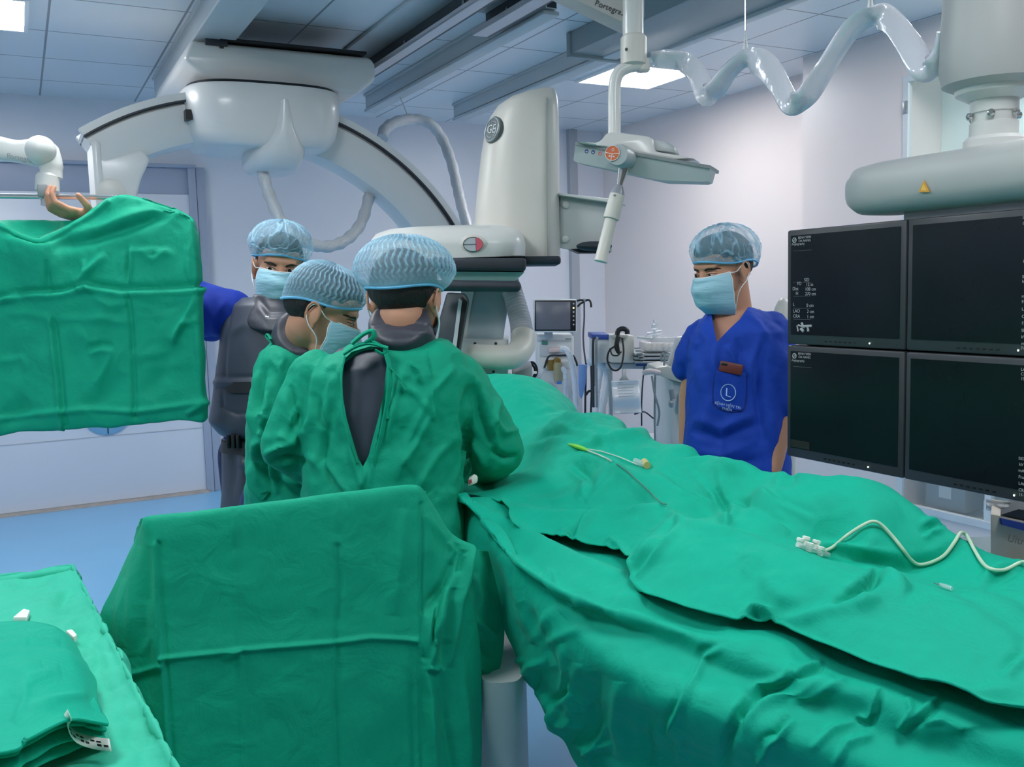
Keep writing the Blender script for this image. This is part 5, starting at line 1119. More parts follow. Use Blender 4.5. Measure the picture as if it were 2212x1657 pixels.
def person(loc, label):
    return thing('person', (loc[0], loc[1], 0), label, 'person')
def ring(xl, xr, y, d, hd, n=40, e=2.4, dn=0.0, fr=None):
    a = P(xl, y, d); b = P(xr, y, d); c = (a+b)/2; hw = np.linalg.norm(b-a)/2; c = c+N_*dn
    rr_, ff_ = (H_, N_) if fr is None else fr
    return [c+rr_*hw*np.sign(cos(t))*abs(cos(t))**(2/e)+ff_*hd*np.sign(sin(t))*abs(sin(t))**(2/e) for t in np.linspace(0, 2*pi, n, endpoint=False)]
def drop(c, z): return np.array([c[0], c[1], z])
def limb(mb, pts, rs):
    for k in range(len(pts)-1): mb.cone(pts[k], pts[k+1], rs[k], rs[k+1], 22)
def folds(me, lines, nz, front=0.1, seed=0.0, toward=None, gain=1.0):
    v = co_get(me); n = nrm_get(me); h = np.zeros(len(v))
    f = (n@(-N_ if toward is None else toward)) > front
    h[f] = gain*crease(proj(v[f]), lines)
    for a, sc in nz: h += a*fbm(v, sc, 3, seed)
    co_set(me, v+n*h[:, None])
def cut(me, poly, d0, d1, name='c'):
    """cut a see-through opening (prism through the picture polygon) into a solid garment"""
    o = bpy.data.objects.new('a', me); COL.objects.link(o)
    t = bmesh.new(); A = [t.verts.new(V3(P(x, y, d0))) for x, y in poly]; Bv = [t.verts.new(V3(P(x, y, d1))) for x, y in poly]; k = len(poly)
    t.faces.new(A); t.faces.new(Bv[::-1])
    for i in range(k): t.faces.new((A[i], Bv[i], Bv[(i+1) % k], A[(i+1) % k]))
    bmesh.ops.recalc_face_normals(t, faces=t.faces); m2 = bpy.data.meshes.new('b'); t.to_mesh(m2); t.free()
    o2 = bpy.data.objects.new('b', m2); COL.objects.link(o2)
    md = o.modifiers.new('b', 'BOOLEAN'); md.operation = 'DIFFERENCE'; md.object = o2; md.solver = 'EXACT'
    out = evaluated(o); bpy.data.objects.remove(o, do_unlink=True); bpy.data.objects.remove(o2, do_unlink=True)
    return out
def legs(mb, hipL, hipR, r0=.085):
    for h in (hipL, hipR):
        kn = drop(h, .48); an = drop(h, .08)
        limb(mb, [h, kn, an], [r0, .058, .04]); mb.ell(an+np.array([0, 0, -.035]), (.045, .045, .035))
def shoes(par, hips, f):
    f = np.array([f[0], f[1], 0.0]); f /= np.linalg.norm(f)
    for h in hips:
        c = drop(h, .045); MB().ell(c+f*.05, (.05, .05, .045)).ell(c+f*.12, (.048, .07, .035), rot3(np.cross(f, UPV), f)).box(drop(h, .012)+f*.07, (.09, .25, .02), rot3(np.cross(f, UPV), f), bevel=.008).build('shoe', M_shoe, par, 60)
def hand(mb, w, p, nrm, curl, s=1.0, thumb=1):
    """w wrist, p direction of fingers, nrm palm normal, curl in radians per joint"""
    p = p/np.linalg.norm(p); nrm = nrm-(nrm@p)*p; nrm /= np.linalg.norm(nrm); q = np.cross(p, nrm)
    mb.ell(w+p*.045*s, (.040*s, .052*s, .017*s), rot3(q, p)); mb.ell(w+p*.075*s, (.041*s, .026*s, .015*s), rot3(q, p))
    for k, (o, L) in enumerate(((-.030, .88), (-.010, 1.0), (.010, .95), (.030, .78))):
        a = w+p*.088*s+q*o*s*thumb; d = p.copy(); ang_ = 0
        for j, l in enumerate((.042, .028, .022)):
            ang_ += curl[min(j, len(curl)-1)]; d = p*cos(ang_)+nrm*sin(ang_); b = a+d*l*L*s
            mb.cone(a, b, (.0092-.001*j)*s, (.0085-.001*j)*s, 12); a = b
    a = w+p*.03*s-q*.030*s*thumb; d = (p*.55-q*.75*thumb+nrm*.35); d /= np.linalg.norm(d); b = a+d*.038*s; mb.cone(a, b, .014*s, .0105*s, 12)
    d2 = p*.8-q*.25*thumb+nrm*.55; d2 /= np.linalg.norm(d2); mb.cone(b, b+d2*.032*s, .0105*s, .0085*s, 12)

# ================= man in the dark lead vest (behind, left)
V_ = person(P(570, 800, 3.2), 'person in a dark lead vest and blue mask holding the steel bar, facing the camera')
hv = Head(P(603, 578, 3.2), -N_*1.0+H_*0.30-UPV*0.12, 1.02, roll=0.13)
mb = MB(); nb = P(604, 668, 3.22); hv.skin(mb, nb)
mb.loft([ring(520, 675, 662, 3.22, .06), ring(492, 690, 690, 3.22, .09), ring(490, 690, 780, 3.22, .10), ring(492, 690, 900, 3.22, .10), ring(488, 690, 980, 3.22, .11)])
shv, elv, wrv = P(494, 664, 3.22), P(318, 602, 3.24), P(212, 474, 3.08)
limb(mb, [shv+UPV*-.012, elv], [.052, .044]); limb(mb, [elv, wrv], [.044, .030])
limb(mb, [P(680, 680, 3.26), P(720, 850, 3.26), P(700, 950, 3.2)], [.06, .046, .032])
hand(mb, wrv, P(96, 448, 2.97)-wrv, UPV*0.9+N_*0.25, (.30, .85, .7), 1.18, thumb=1)
hipsV = [P(532, 985, 3.24), P(640, 985, 3.24)]; legs(mb, *hipsV)
me = fuse(mb, .0045, 3); bodyV = link('body', me, M_skin, V_, 180); hv.tree(me)
hv.face(bodyV, look=(.003, -.0008), open_=.0055); hv.mask(V_); hv.hair(V_)
hv.cap(V_, (.046, .030, .0), (.106, .116, .116), .158, 0, 2.0)
shoes(V_, hipsV, -N_)
mb = MB()                                              # vest
mb.loft([ring(520, 682, 640, 3.2, .07), ring(492, 700, 656, 3.2, .10), ring(480, 705, 700, 3.2, .125), ring(476, 705, 760, 3.2, .135), ring(468, 705, 820, 3.2, .14), ring(461, 705, 870, 3.2, .145), ring(455, 700, 902, 3.2, .15), ring(478, 690, 930, 3.2, .14), ring(500, 680, 938, 3.2, .12)])
me = fuse(mb, .007, 8)
folds(me, [([(462, 826), (500, 828), (560, 826)], .005, 5, 'e'), ([(470, 812), (520, 814), (560, 813)], -.004, 3, 'e'), ([(470, 838), (520, 841), (560, 838)], -.005, 3, 'e'), ([(480, 845), (482, 880), (510, 893), (560, 893)], -.006, 4), ([(500, 650), (488, 740), (486, 812)], -.005, 4, 'e'), ([(540, 690), (500, 720), (492, 800)], .004, 8), ([(520, 900), (560, 905)], .005, 8)], ((.004, 5.0),), 0.0)
vest = link('lead_vest', me, M_lead, V_, 180)
mb = MB(); mb.loft([ring(482, 690, 815, 3.2, .150), ring(480, 690, 838, 3.2, .152)]); mb.build('vest_belt', M_leadt, vest, 60)
# collar and bib
mb = MB()
rg = [ring(551, 652, 634, 3.19, .085, dn=.0), ring(545, 655, 648, 3.19, .095), ring(537, 660, 672, 3.18, .11), ring(533, 668, 690, 3.17, .12), ring(545, 660, 706, 3.15, .115), ring(575, 640, 714, 3.13, .10)]
mb.loft(rg); me = fuse(mb, .006, 5); folds(me, [([(555, 640), (580, 672), (640, 672)], -.005, 5), ([(548, 655), (580, 690), (640, 690)], .004, 6)], ((.003, 8),), 0.0); link('thyroid_collar', me, M_collar, V_, 180)
MB().tube([P(574, 684, 3.04), P(581, 685, 3.04)], .0025, 8).build('clip', M_steel, vest)
mb = MB()                                              # scrub top under the vest: sleeves and hem
limb(mb, [P(498, 672, 3.2), P(430, 668, 3.21), P(360, 640, 3.22)], [.078, .098, .088]); mb.cone(P(470, 690, 3.23), P(455, 705, 3.25), .06, .055)
limb(mb, [P(690, 690, 3.26), P(722, 800, 3.27)], [.075, .08])
mb.loft([ring(492, 690, 890, 3.21, .12), ring(488, 690, 930, 3.21, .125), ring(494, 690, 950, 3.21, .12)])
me = fuse(mb, .007, 6); folds(me, [([(440, 640), (465, 700), (470, 730)], .008, 9), ([(490, 640), (470, 680), (455, 720)], .006, 8)], ((.005, 9),), 0.0); link('scrub_top', me, M_scrub2, V_, 180)
mb = MB(); mb.loft([ring(486, 690, 938, 3.21, .13), ring(484, 695, 960, 3.21, .14), ring(482, 700, 1050, 3.21, .15), ring(476, 705, 1200, 3.22, .16), ring(470, 710, 1320, 3.23, .16)])
me = fuse(mb, .008, 6); folds(me, [([(500, 940), (505, 1000), (498, 1080)], -.008, 6), ([(520, 940), (525, 1010), (518, 1090)], .006, 8), ([(510, 1000), (540, 1004), (560, 1000)], .008, 7)], ((.005, 5),), 0.0); sk = link('lead_skirt', me, M_lead, V_, 180)
mb = MB(); mb.loft([ring(484, 695, 942, 3.21, .146), ring(482, 696, 966, 3.21, .150)]); mb.build('skirt_belt', M_leadt, sk, 60)
bk_ = MB()
for x in (494, 505, 515): bk_ = MB().box(P(x, 954, 3.06), (.012, .02, .045), rot3(H_, N_), bevel=.003).build('buckle', M_black, sk)
mb = MB()
for h in hipsV: limb(mb, [h, drop(h, .48), drop(h, .10)], [.098, .075, .06])
link('trousers', fuse(mb, .012, 4), M_trou, V_, 180)

# ================= second surgeon, bowed, in profile
S2 = person(P(640, 900, 2.75), 'person in green gown and pleated cap bowed in profile, left of the open-backed gown')
f2 = H_*0.95+N_*0.10-UPV*0.42
h2 = Head(P(696, 674, 2.62), f2, 1.06, roll=0.0)
mb = MB(); nb = P(656, 736, 2.68); h2.skin(mb, nb)
mb.loft([ring(600, 700, 742, 2.76, .07), ring(590, 715, 780, 2.76, .09), ring(570, 720, 860, 2.76, .11), ring(560, 720, 1000, 2.76, .11), ring(560, 720, 1100, 2.76, .11)])
limb(mb, [P(612, 802, 2.66), P(594, 950, 2.58), P(700, 1035, 2.66)], [.05, .045, .032]); hand(mb, P(700, 1035, 2.68), H_*1.0+N_*0.3, -UPV, (.3, .4, .3))
limb(mb, [P(700, 780, 2.86), P(760, 930, 2.9), P(830, 1030, 2.9)], [.055, .045, .032]); hand(mb, P(830, 1030, 2.9), H_*1.0+N_*0.2, -UPV, (.3, .4, .3), thumb=-1)
hips2 = [P(590, 1090, 2.72), P(690, 1090, 2.82)]; legs(mb, *hips2)
me = fuse(mb, .0045, 3); b2_ = link('body', me, M_skin2, S2, 180); h2.tree(me); h2.face(b2_, open_=.004, look=(0, -.002)); h2.mask(S2, .004); h2.hair(S2)
h2.cap(S2, (.046, .022, -.008), (.100, .110, .100), .132, 46, 1.0)
shoes(S2, hips2, H_)
def tilt_ring(c, ax, rad, rad2=None, n=40):
    a = np.cross(ax, H_); a /= np.linalg.norm(a); b = np.cross(ax, a); b /= np.linalg.norm(b)
    return [np.array(c)+a*rad*cos(t)+b*(rad2 or rad)*sin(t) for t in np.linspace(0, 2*pi, n, endpoint=False)]
axn = (h2.p(0, -.03, -.06)-nb); axn /= np.linalg.norm(axn)
mb = MB()
for s_ in (0.0, 0.2, 0.4, 0.6, 0.8): pass
mb.loft([tilt_ring(nb-axn*.03, axn, .096, .098), tilt_ring(nb+axn*.01, axn, .092, .092), tilt_ring(nb+axn*.045, axn, .085, .084), tilt_ring(nb+axn*.058, axn, .074, .074)])
me = fuse(mb, .006, 3); folds(me, [([(612, 712), (640, 725), (680, 735)], .003, 6)], ((.002, 10),), 0.0); link('thyroid_collar', me, M_collar, S2, 180)
mb = MB(); mb.loft([ring(588, 690, 740, 2.745, .085), ring(572, 700, 750, 2.745, .10)]); link('scrub_top', fuse(mb, .007, 3), M_scrub2, S2, 180)
mb = MB()
mb.loft([ring(590, 700, 738, 2.72, .09), ring(566, 730, 758, 2.72, .12), ring(548, 745, 810, 2.72, .145), ring(538, 748, 880, 2.72, .155), ring(534, 748, 960, 2.72, .16), ring(536, 748, 1040, 2.72, .16), ring(538, 748, 1150, 2.73, .17), ring(540, 748, 1420, 2.75, .18)])
limb(mb, [P(606, 800, 2.63), P(592, 950, 2.57), P(640, 1010, 2.60), P(710, 1040, 2.66)], [.072, .07, .06, .048])
limb(mb, [P(700, 780, 2.86), P(760, 930, 2.9), P(830, 1030, 2.9)], [.07, .065, .05])
me = fuse(mb, .007, 5)
folds(me, [([(598, 740), (620, 748), (660, 752)], .008, 5), ([(578, 770), (600, 790), (612, 830)], .006, 7), ([(570, 790), (560, 860), (556, 900)], -.008, 5), ([(560, 800), (548, 870), (545, 940)], .010, 7), ([(575, 845), (578, 880), (566, 905)], .010, 6), ([(560, 895), (575, 905), (562, 920)], .012, 5), ([(562, 920), (575, 935), (560, 955)], -.010, 5), ([(556, 930), (566, 950), (550, 965)], .010, 5), ([(546, 950), (552, 1000), (560, 1050)], .010, 7), ([(560, 960), (572, 1010), (590, 1060)], -.010, 6), ([(572, 960), (590, 1020), (600, 1070)], .010, 6), ([(540, 1000), (545, 1050), (560, 1080)], .008, 6), ([(600, 760), (612, 775), (606, 800)], .004, 6), ([(610, 1030), (640, 1040), (660, 1060)], .012, 8), ([(580, 990), (610, 1000), (640, 990)], -.008, 8), ([(630, 760), (650, 800), (640, 850)], .004, 10)], ((.007, 9.0), (.005, 18.0)), 0.0, gain=1.7)
g2 = link('surgical_gown', me, M_green2, S2, 180)
mb = MB()
mb.tube(spl([P(652, 752, 2.62), P(668, 742, 2.61), P(678, 730, 2.60), P(684, 738, 2.60), P(676, 752, 2.61)], 20), .008, 8, flat=(0.4, 1)); mb.tube(spl([P(684, 735, 2.60), P(688, 748, 2.60), P(676, 760, 2.61)], 12), .007, 8, flat=(0.4, 1))
mb.build('gown_tie', M_green2, g2)
MB().tube(spl([P(592, 750, 2.63), P(585, 740, 2.63), P(575, 728, 2.64), P(578, 722, 2.64), P(586, 733, 2.63)], 16), .006, 8, flat=(0.4, 1)).build('gown_tie', M_green2, g2)
MB().tube(spl([P(585, 742, 2.62), P(572, 765, 2.61), P(560, 775, 2.62)], 10), .006, 8, flat=(0.4, 1)).build('gown_tie', M_green2, g2)
MB().tube(spl([P(560, 1072, 2.60), P(572, 1078, 2.58), P(582, 1062, 2.57), P(566, 1068, 2.58)], 12), .009, 8, flat=(0.4, 1)).build('gown_tie', M_green2, g2)

# ================= surgeon seen from behind
S1 = person(P(830, 950, 2.35), 'person in an open-backed green gown over a dark vest, seen from behind at the table')
h1 = Head(P(876, 648, 2.34), N_*0.95+H_*0.22-UPV*0.26, 1.04, roll=0.02)
mb = MB(); nb = P(868, 738, 2.33); h1.skin(mb, nb)
mb.loft([ring(790, 945, 742, 2.34, .06), ring(700, 990, 785, 2.34, .08), ring(690, 990, 880, 2.34, .085), ring(700, 960, 1000, 2.34, .085), ring(680, 980, 1110, 2.34, .10)])
aL = [P(684, 812, 2.34), P(622, 965, 2.34), P(720, 1060, 2.52)]; aR = [P(985, 815, 2.38), P(1066, 968, 2.42), P(1035, 1030, 2.66)]
for a, th in ((aL, -1), (aR, 1)):
    limb(mb, a, [.047, .038, .028]); hand(mb, a[2], N_*0.8+H_*(0.5 if th < 0 else 0.1), -UPV, (.4, .5, .4), thumb=th)
hips1 = [P(770, 1120, 2.36), P(900, 1120, 2.36)]; legs(mb, *hips1)
me = fuse(mb, .0045, 3); b1_ = link('body', me, M_skin, S1, 180); h1.tree(me); h1.face(b1_); h1.mask(S1); h1.hair(S1)
h1.cap(S1, (.050, .022, -.002), (.122, .124, .124), .152, 48, 4.0)
shoes(S1, hips1, N_)
# collar: standing ring, open to the right
nx = h1.p(0, -.03, -.08)-nb; nx /= np.linalg.norm(nx)
mb = MB(); mb.loft([tilt_ring(nb-nx*.035, nx, .098, .094), tilt_ring(nb-nx*.01, nx, .092, .086), tilt_ring(nb+nx*.025, nx, .086, .082), tilt_ring(nb+nx*.072, nx, .080, .077), tilt_ring(nb+nx*.078, nx, .07, .066)])
me = fuse(mb, .005, 2); folds(me, [([(805, 700), (870, 692), (935, 705)], -.003, 3, 'e'), ([(805, 718), (870, 712), (930, 722)], .003, 5, 'e')], ((.0015, 14),), 0.0); cl_ = link('thyroid_collar', me, M_collar, S1, 180)
mb = MB(); mb.loft([tilt_ring(nb-nx*.06, nx, .11, .10), tilt_ring(nb-nx*.015, nx, .098, .092), tilt_ring(nb-nx*.008, nx, .09, .085)]); link('vest_neckband', fuse(mb, .005, 2), M_leadt, S1, 180)
mb = MB(); mb.loft([ring(735, 985, 748, 2.34, .085), ring(690, 1005, 790, 2.34, .105), ring(672, 1000, 880, 2.34, .115), ring(690, 975, 1000, 2.34, .115), ring(680, 990, 1100, 2.34, .12), ring(680, 990, 1300, 2.34, .125)])
me = fuse(mb, .007, 5); folds(me, [], ((.003, 6),)); link('lead_vest', me, M_lead, S1, 180)
mb = MB()
mb.loft([ring(752, 968, 738, 2.34, .09), ring(708, 1000, 762, 2.34, .115), ring(668, 1018, 805, 2.34, .135), ring(650, 1018, 880, 2.34, .142), ring(650, 1008, 960, 2.34, .145), ring(655, 1004, 1040, 2.34, .15), ring(655, 1008, 1120, 2.34, .155), ring(640, 1026, 1300, 2.34, .165), ring(640, 1015, 1480, 2.34, .165)])
limb(mb, aL[:2], [.070, .068]); limb(mb, aL[1:], [.066, .050]); limb(mb, aR[:2], [.074, .076]); limb(mb, aR[1:], [.074, .054])
me = fuse(mb, .0055, 5)
folds(me, [([(700, 760), (680, 820), (672, 900), (650, 960)], .008, 9), ([(760, 770), (720, 830), (700, 900), (690, 990)], .008, 10), ([(740, 780), (712, 860), (712, 940)], -.006, 8), ([(680, 850), (700, 930), (690, 1000), (740, 1070)], -.012, 8), ([(622, 830), (640, 900), (628, 950)], -.010, 7), ([(640, 870), (632, 910), (640, 940)], .010, 7), ([(570, 985), (610, 965), (650, 955)], .010, 8), ([(580, 1000), (625, 990), (660, 1000)], -.012, 9), ([(600, 940), (630, 950), (660, 930)], .008, 9),
           ([(920, 760), (935, 830), (938, 905)], .004, 3, 'e'), ([(880, 780), (900, 800), (910, 830)], .007, 4), ([(935, 840), (880, 960), (860, 1040)], .005, 9), ([(930, 900), (900, 960), (870, 1010)], .008, 8), ([(985, 790), (950, 830), (925, 860)], .006, 8), ([(870, 800), (850, 880), (835, 960)], .005, 9), ([(1015, 830), (1005, 900), (1010, 960), (1000, 1040)], -.014, 8), ([(1010, 800), (1050, 870), (1070, 940)], .008, 9), ([(1030, 830), (1035, 900), (1060, 960)], -.009, 8), ([(1075, 860), (1060, 920), (1080, 980)], .010, 8), ([(1060, 900), (1090, 935), (1120, 930)], .008, 7), ([(1020, 950), (1040, 980), (1050, 1010)], .012, 8), ([(1060, 970), (1090, 990), (1120, 985)], -.010, 8), ([(980, 1050), (1000, 1000), (1010, 960)], .006, 8), ([(820, 800), (825, 900), (805, 1000), (800, 1060)], .006, 5), ([(835, 790), (830, 880), (815, 960)], -.003, 4), ([(740, 900), (760, 980), (780, 1050)], .006, 6), ([(900, 1060), (950, 980), (990, 940)], .006, 10), ([(700, 800), (730, 790), (740, 820)], .004, 8), ([(780, 1060), (790, 1020), (784, 1000)], .005, 6), ([(850, 830), (900, 850), (935, 900)], .004, 8), ([(655, 980), (700, 1010), (760, 1075)], .008, 9)], ((.007, 6.0), (.006, 14.0)), 0.0, 2.0, gain=1.8)
wedge = [(737, 800), (744, 776), (760, 760), (800, 748), (831, 752), (835, 790), (829, 850), (818, 900), (806, 945), (796, 985), (784, 1008), (774, 990), (762, 950), (749, 905), (741, 860)]
me = cut(me, wedge, 1.9, 2.262); 
neck = [(800, 690), (790, 744), (832, 756), (880, 742), (930, 752), (960, 742), (950, 690)]
g1_ = link('surgical_gown', me, M_green2, S1, 60)
for pts, r in ((((742, 765), (770, 748), (800, 742), (838, 752)), .010), (((760, 742), (785, 722), (805, 715), (806, 730), (790, 742)), .012), (((800, 735), (820, 745), (835, 757), (828, 765), (810, 756)), .008), (((832, 755), (842, 800), (838, 860), (826, 930), (810, 1000), (812, 1030)), .007), (((838, 790), (860, 812), (878, 835)), .004), (((745, 770), (738, 810), (740, 870), (752, 930), (772, 1000)), .005), (((835, 760), (840, 795), (845, 830), (836, 870), (838, 905)), .004)):
    MB().tube(spl([P(x, y, 2.20 if y < 770 else 2.192) for x, y in pts], 24), r, 8, flat=(0.45, 1)).build('gown_tie', M_green2, g1_)

# ================= technician in blue scrubs
T_ = person(P(1590, 800, 3.2), 'person in royal blue scrubs and teal cap looking left, standing beside the monitor bank')
ht = Head(P(1562, 582, 3.18), -H_*0.85-N_*0.50-UPV*0.20, 1.06, roll=0.0)
mb = MB(); nb = P(1588, 680, 3.22); ht.skin(mb, nb)
mb.loft([ring(1530, 1640, 668, 3.22, .06), ring(1526, 1668, 705, 3.22, .09), ring(1515, 1680, 780, 3.22, .11), ring(1510, 1680, 900, 3.22, .10), ring(1500, 1690, 1000, 3.22, .11)])
limb(mb, [P(1668, 718, 3.2), P(1692, 870, 3.16), P(1668, 1015, 3.10)], [.058, .047, .032]); hand(mb, P(1668, 1015, 3.10), -UPV*1.0+H_*0.05, -H_, (.15, .25, .2), 1.05)
limb(mb, [P(1520, 732, 3.26), P(1494, 860, 3.32), P(1486, 960, 3.30)], [.058, .045, .032]); hand(mb, P(1486, 960, 3.30), -UPV*1.0+N_*0.1, H_, (.15, .25, .2), 1.05, thumb=-1)
hipsT = [P(1540, 1000, 3.24), P(1640, 1000, 3.2)]; legs(mb, *hipsT)
me = fuse(mb, .0045, 3); bT = link('body', me, M_skin2, T_, 180); ht.tree(me); ht.face(bT, open_=.0034, look=(0, -.003), slant=-.001); ht.mask(T_); ht.hair(T_)
ht.cap(T_, (.042, .020, -.020), (.097, .108, .136), .142, 0, 7.0)
shoes(T_, hipsT, -H_)
mb = MB()
mb.loft([ring(1546, 1616, 662, 3.23, .07), ring(1524, 1662, 682, 3.21, .10), ring(1500, 1694, 716, 3.2, .122), ring(1487, 1708, 770, 3.2, .135), ring(1483, 1704, 850, 3.2, .135), ring(1482, 1700, 930, 3.2, .135), ring(1480, 1700, 1010, 3.2, .14), ring(1476, 1712, 1090, 3.2, .145)])
limb(mb, [P(1668, 716, 3.2), P(1686, 800, 3.17), P(1692, 868, 3.15)], [.072, .072, .068]); limb(mb, [P(1520, 728, 3.26), P(1492, 772, 3.28), P(1484, 795, 3.30)], [.062, .058, .05])
me = fuse(mb, .0065, 6)
folds(me, [([(1655, 720), (1640, 800), (1640, 880), (1650, 960)], -.014, 9), ([(1640, 730), (1620, 790), (1625, 850)], .008, 10), ([(1500, 760), (1530, 870), (1520, 960)], .006, 14), ([(1610, 680), (1640, 700), (1665, 740)], .006, 8), ([(1548, 740), (1545, 790), (1555, 830)], .007, 7), ([(1570, 745), (1585, 770), (1590, 790)], .008, 7), ([(1590, 730), (1600, 760), (1598, 785)], -.006, 6), ([(1500, 900), (1560, 925), (1640, 890)], .010, 12), ([(1490, 930), (1560, 950), (1650, 910)], -.008, 10), ([(1490, 970), (1560, 985), (1640, 950)], .008, 12), ([(1500, 1000), (1580, 1010), (1650, 990)], -.008, 10), ([(1555, 930), (1560, 960), (1556, 1000)], .006, 7), ([(1490, 700), (1500, 740), (1490, 780)], .008, 8), ([(1700, 760), (1680, 810), (1690, 860)], .006, 9), ([(1510, 690), (1530, 740), (1532, 800)], .006, 9)], ((.007, 6.0), (.005, 15.0)), 0.0, 4.0, gain=1.5)
me = cut(me, [(1526, 634), (1537, 680), (1543, 715), (1549, 739), (1574, 712), (1598, 690), (1618, 660), (1620, 634)], 2.9, 3.185)
tt = bmesh.new(); tt.from_mesh(me)
sc_top = link('scrub_top', me, M_scrub, T_, 60)
tree = BVHTree.FromPolygons([v.co[:] for v in me.vertices], [p.vertices[:] for p in me.polygons])
def onT(x, y, off=0.0):
    h = tree.ray_cast(V3(CAM), V3(ray(x, y))); return np.array(h[0])-ray(x, y)/np.linalg.norm(ray(x, y))*off
def patch(poly_l, poly_r, n, m_, off):
    return np.array([[onT(a[0]*(1-k)+b[0]*k, a[1]*(1-k)+b[1]*k, off) for k in np.linspace(0, 1, m_)] for a, b in zip(spl2(poly_l, n), spl2(poly_r, n))])
def spl2(p, n): return catmull(np.array([(q[0], q[1], 0.0) for q in p]), n)
G = patch([(1546, 800), (1540, 840), (1541, 868), (1550, 880)], [(1612, 806), (1612, 850), (1608, 880), (1600, 888)], 24, 24, .003)
pk = link('chest_pocket', grid_mesh(G, 'chest_pocket'), M_scrub, sc_top, 180); q = pk.modifiers.new('t', 'SOLIDIFY'); q.thickness = .003; q.offset = 0
sm = MB()
for ln in (((1546, 800), (1540, 840), (1541, 868), (1551, 881)), ((1551, 881), (1575, 889), (1600, 888)), ((1600, 888), (1609, 878), (1612, 850), (1612, 806))):
    sm.tube([onT(q_[0], q_[1], .0045) for q_ in spl2(ln, 16)], .0012, 6)
sm.build('pocket_seam', mat('seam_navy', (14, 36, 110), 0.7), pk)
M_print = mat('pale_print', (176, 206, 240), 0.6)
ci = [onT(1573+18*cos(a)*0.88, 848+17.5*sin(a), .005) for a in np.linspace(0, 2*pi, 41)]
lg = MB().tube(ci, .0021, 6, cap=False, flat=(0.4, 1)); lg.build('round_emblem', M_print, pk)
pc_ = onT(1573, 849, .0055); nn = np.cross(onT(1583, 850, .005)-onT(1563, 848, .005), onT(1573, 839, .005)-onT(1573, 859, .005)); nn /= np.linalg.norm(nn)
ux_ = onT(1585, 851, .005)-onT(1561, 846, .005); uy_ = onT(1573, 839, .005)-onT(1573, 859, .005)
if np.dot(np.cross(ux_, uy_), -ray(1573, 849)) < 0: ux_ = -ux_
lt = MB(); lt.tube([onT(1570, 838, .005), onT(1569, 855, .005)], .0032, 8, flat=(0.4, 1)); lt.tube([onT(1569, 855, .005), onT(1579, 858, .005)], .0032, 8, flat=(0.4, 1)); lt.build('emblem_letter', M_print, pk)
text('BỆNH VIỆN TRI', 'pocket_lettering', .0125, frame(onT(1572, 876, .007), ux_, uy_), M_print, pk)
text('THIỆN', 'pocket_lettering', .0115, frame(onT(1570, 884, .007), ux_, uy_), M_print, pk)
# phone sticking out of the pocket: lies in the pocket, a thing of its own
c = onT(1579, 795, .010)
ph_ = thing('phone', c, 'brown cased phone sticking out of the blue chest pocket', 'phone')
Mp = rot3(ux_, uy_)
MB().box(c, (.076, .036, .010), Mp, bevel=.004).build('phone_case', mat('brown_case', (108, 46, 40), 0.45), ph_)
MB().box(c+ux_/np.linalg.norm(ux_)*-.022+uy_/np.linalg.norm(uy_)*.008+nn*.0, (.022, .010, .0125), Mp, bevel=.002).build('camera_bump', M_black, ph_)
mb = MB()
for h in hipsT: limb(mb, [h, drop(h, .48), drop(h, .10)], [.11, .08, .065])
me = fuse(mb, .01, 5); link('trousers', me, M_scrub, T_, 180)
for pr_, hp_ in ((S1, hips1), (S2, hips2)):
    mb = MB()
    for h in hp_: limb(mb, [h, drop(h, .48), drop(h, .10)], [.098, .075, .06])
    link('trousers', fuse(mb, .012, 4), M_trou, pr_, 180)
# ------------------------------------------------------------------ small things on the drapes
from mathutils.bvhtree import BVHTree as _B
def drape_tree():
    vs, fs = [], []
    for o in bpy.data.objects:
        if o.name.startswith('surgical_drape'):
            k = len(vs); vs += [v.co[:] for v in o.data.vertices]; fs += [[i+k for i in p.vertices] for p in o.data.polygons]
    return _B.FromPolygons(vs, fs)
dt = drape_tree()
def onD(x, y, off=0.004):
    h = dt.ray_cast(V3(CAM), V3(ray(x, y)))
    if h[0] is None: return Pz(x, y, 1.0)
    return np.array(h[0])+np.array([0, 0, off])
M_tube = mat('clear_tubing', (214, 226, 214), 0.2, alpha=0.75); M_lime = mat('lime_plastic', (120, 206, 60), 0.4); M_amber = mat('amber_hub', (206, 186, 120), 0.35)
sy_ = thing('catheter', onD(1250, 972), 'clear catheter with lime green hub lying across the upper green drape', 'catheter')
MB().tube([onD(1228, 964, .006), onD(1242, 969, .007), onD(1258, 974, .007), onD(1270, 978, .006)], [.002, .006, .006, .003], 10).build('green_hub', M_lime, sy_)
MB().tube([onD(x, y, .006) for x, y in ((1268, 978), (1290, 986), (1312, 996), (1320, 1001))], .0022, 8).build('sheath', M_tube, sy_)
MB().tube([onD(x, y, .006) for x, y in ((1262, 974), (1300, 980), (1340, 993), (1375, 1008))], .0016, 8).build('side_tube', M_tube, sy_)
MB().tube([onD(1372, 1003, .008), onD(1396, 1012, .008)], .008, 10).build('stopcock_body', M_clear, sy_)
MB().tube([onD(1392, 1006, .010), onD(1398, 1014, .010)], .009, 10).build('amber_cap', M_amber, sy_)
gw = [onD(x, y, .005) for x, y in ((1332, 1006), (1352, 1020), (1372, 1038), (1392, 1056), (1412, 1076), (1430, 1092), (1440, 1094))]
o = MB().tube(spl(gw, 30), .0016, 6).build('guide_wire', mat('wire_grey', (120, 160, 150), 0.3, 0.5)); setp(o, 'thin guide wire running down the upper drape from the tent-like peak', 'guide wire')
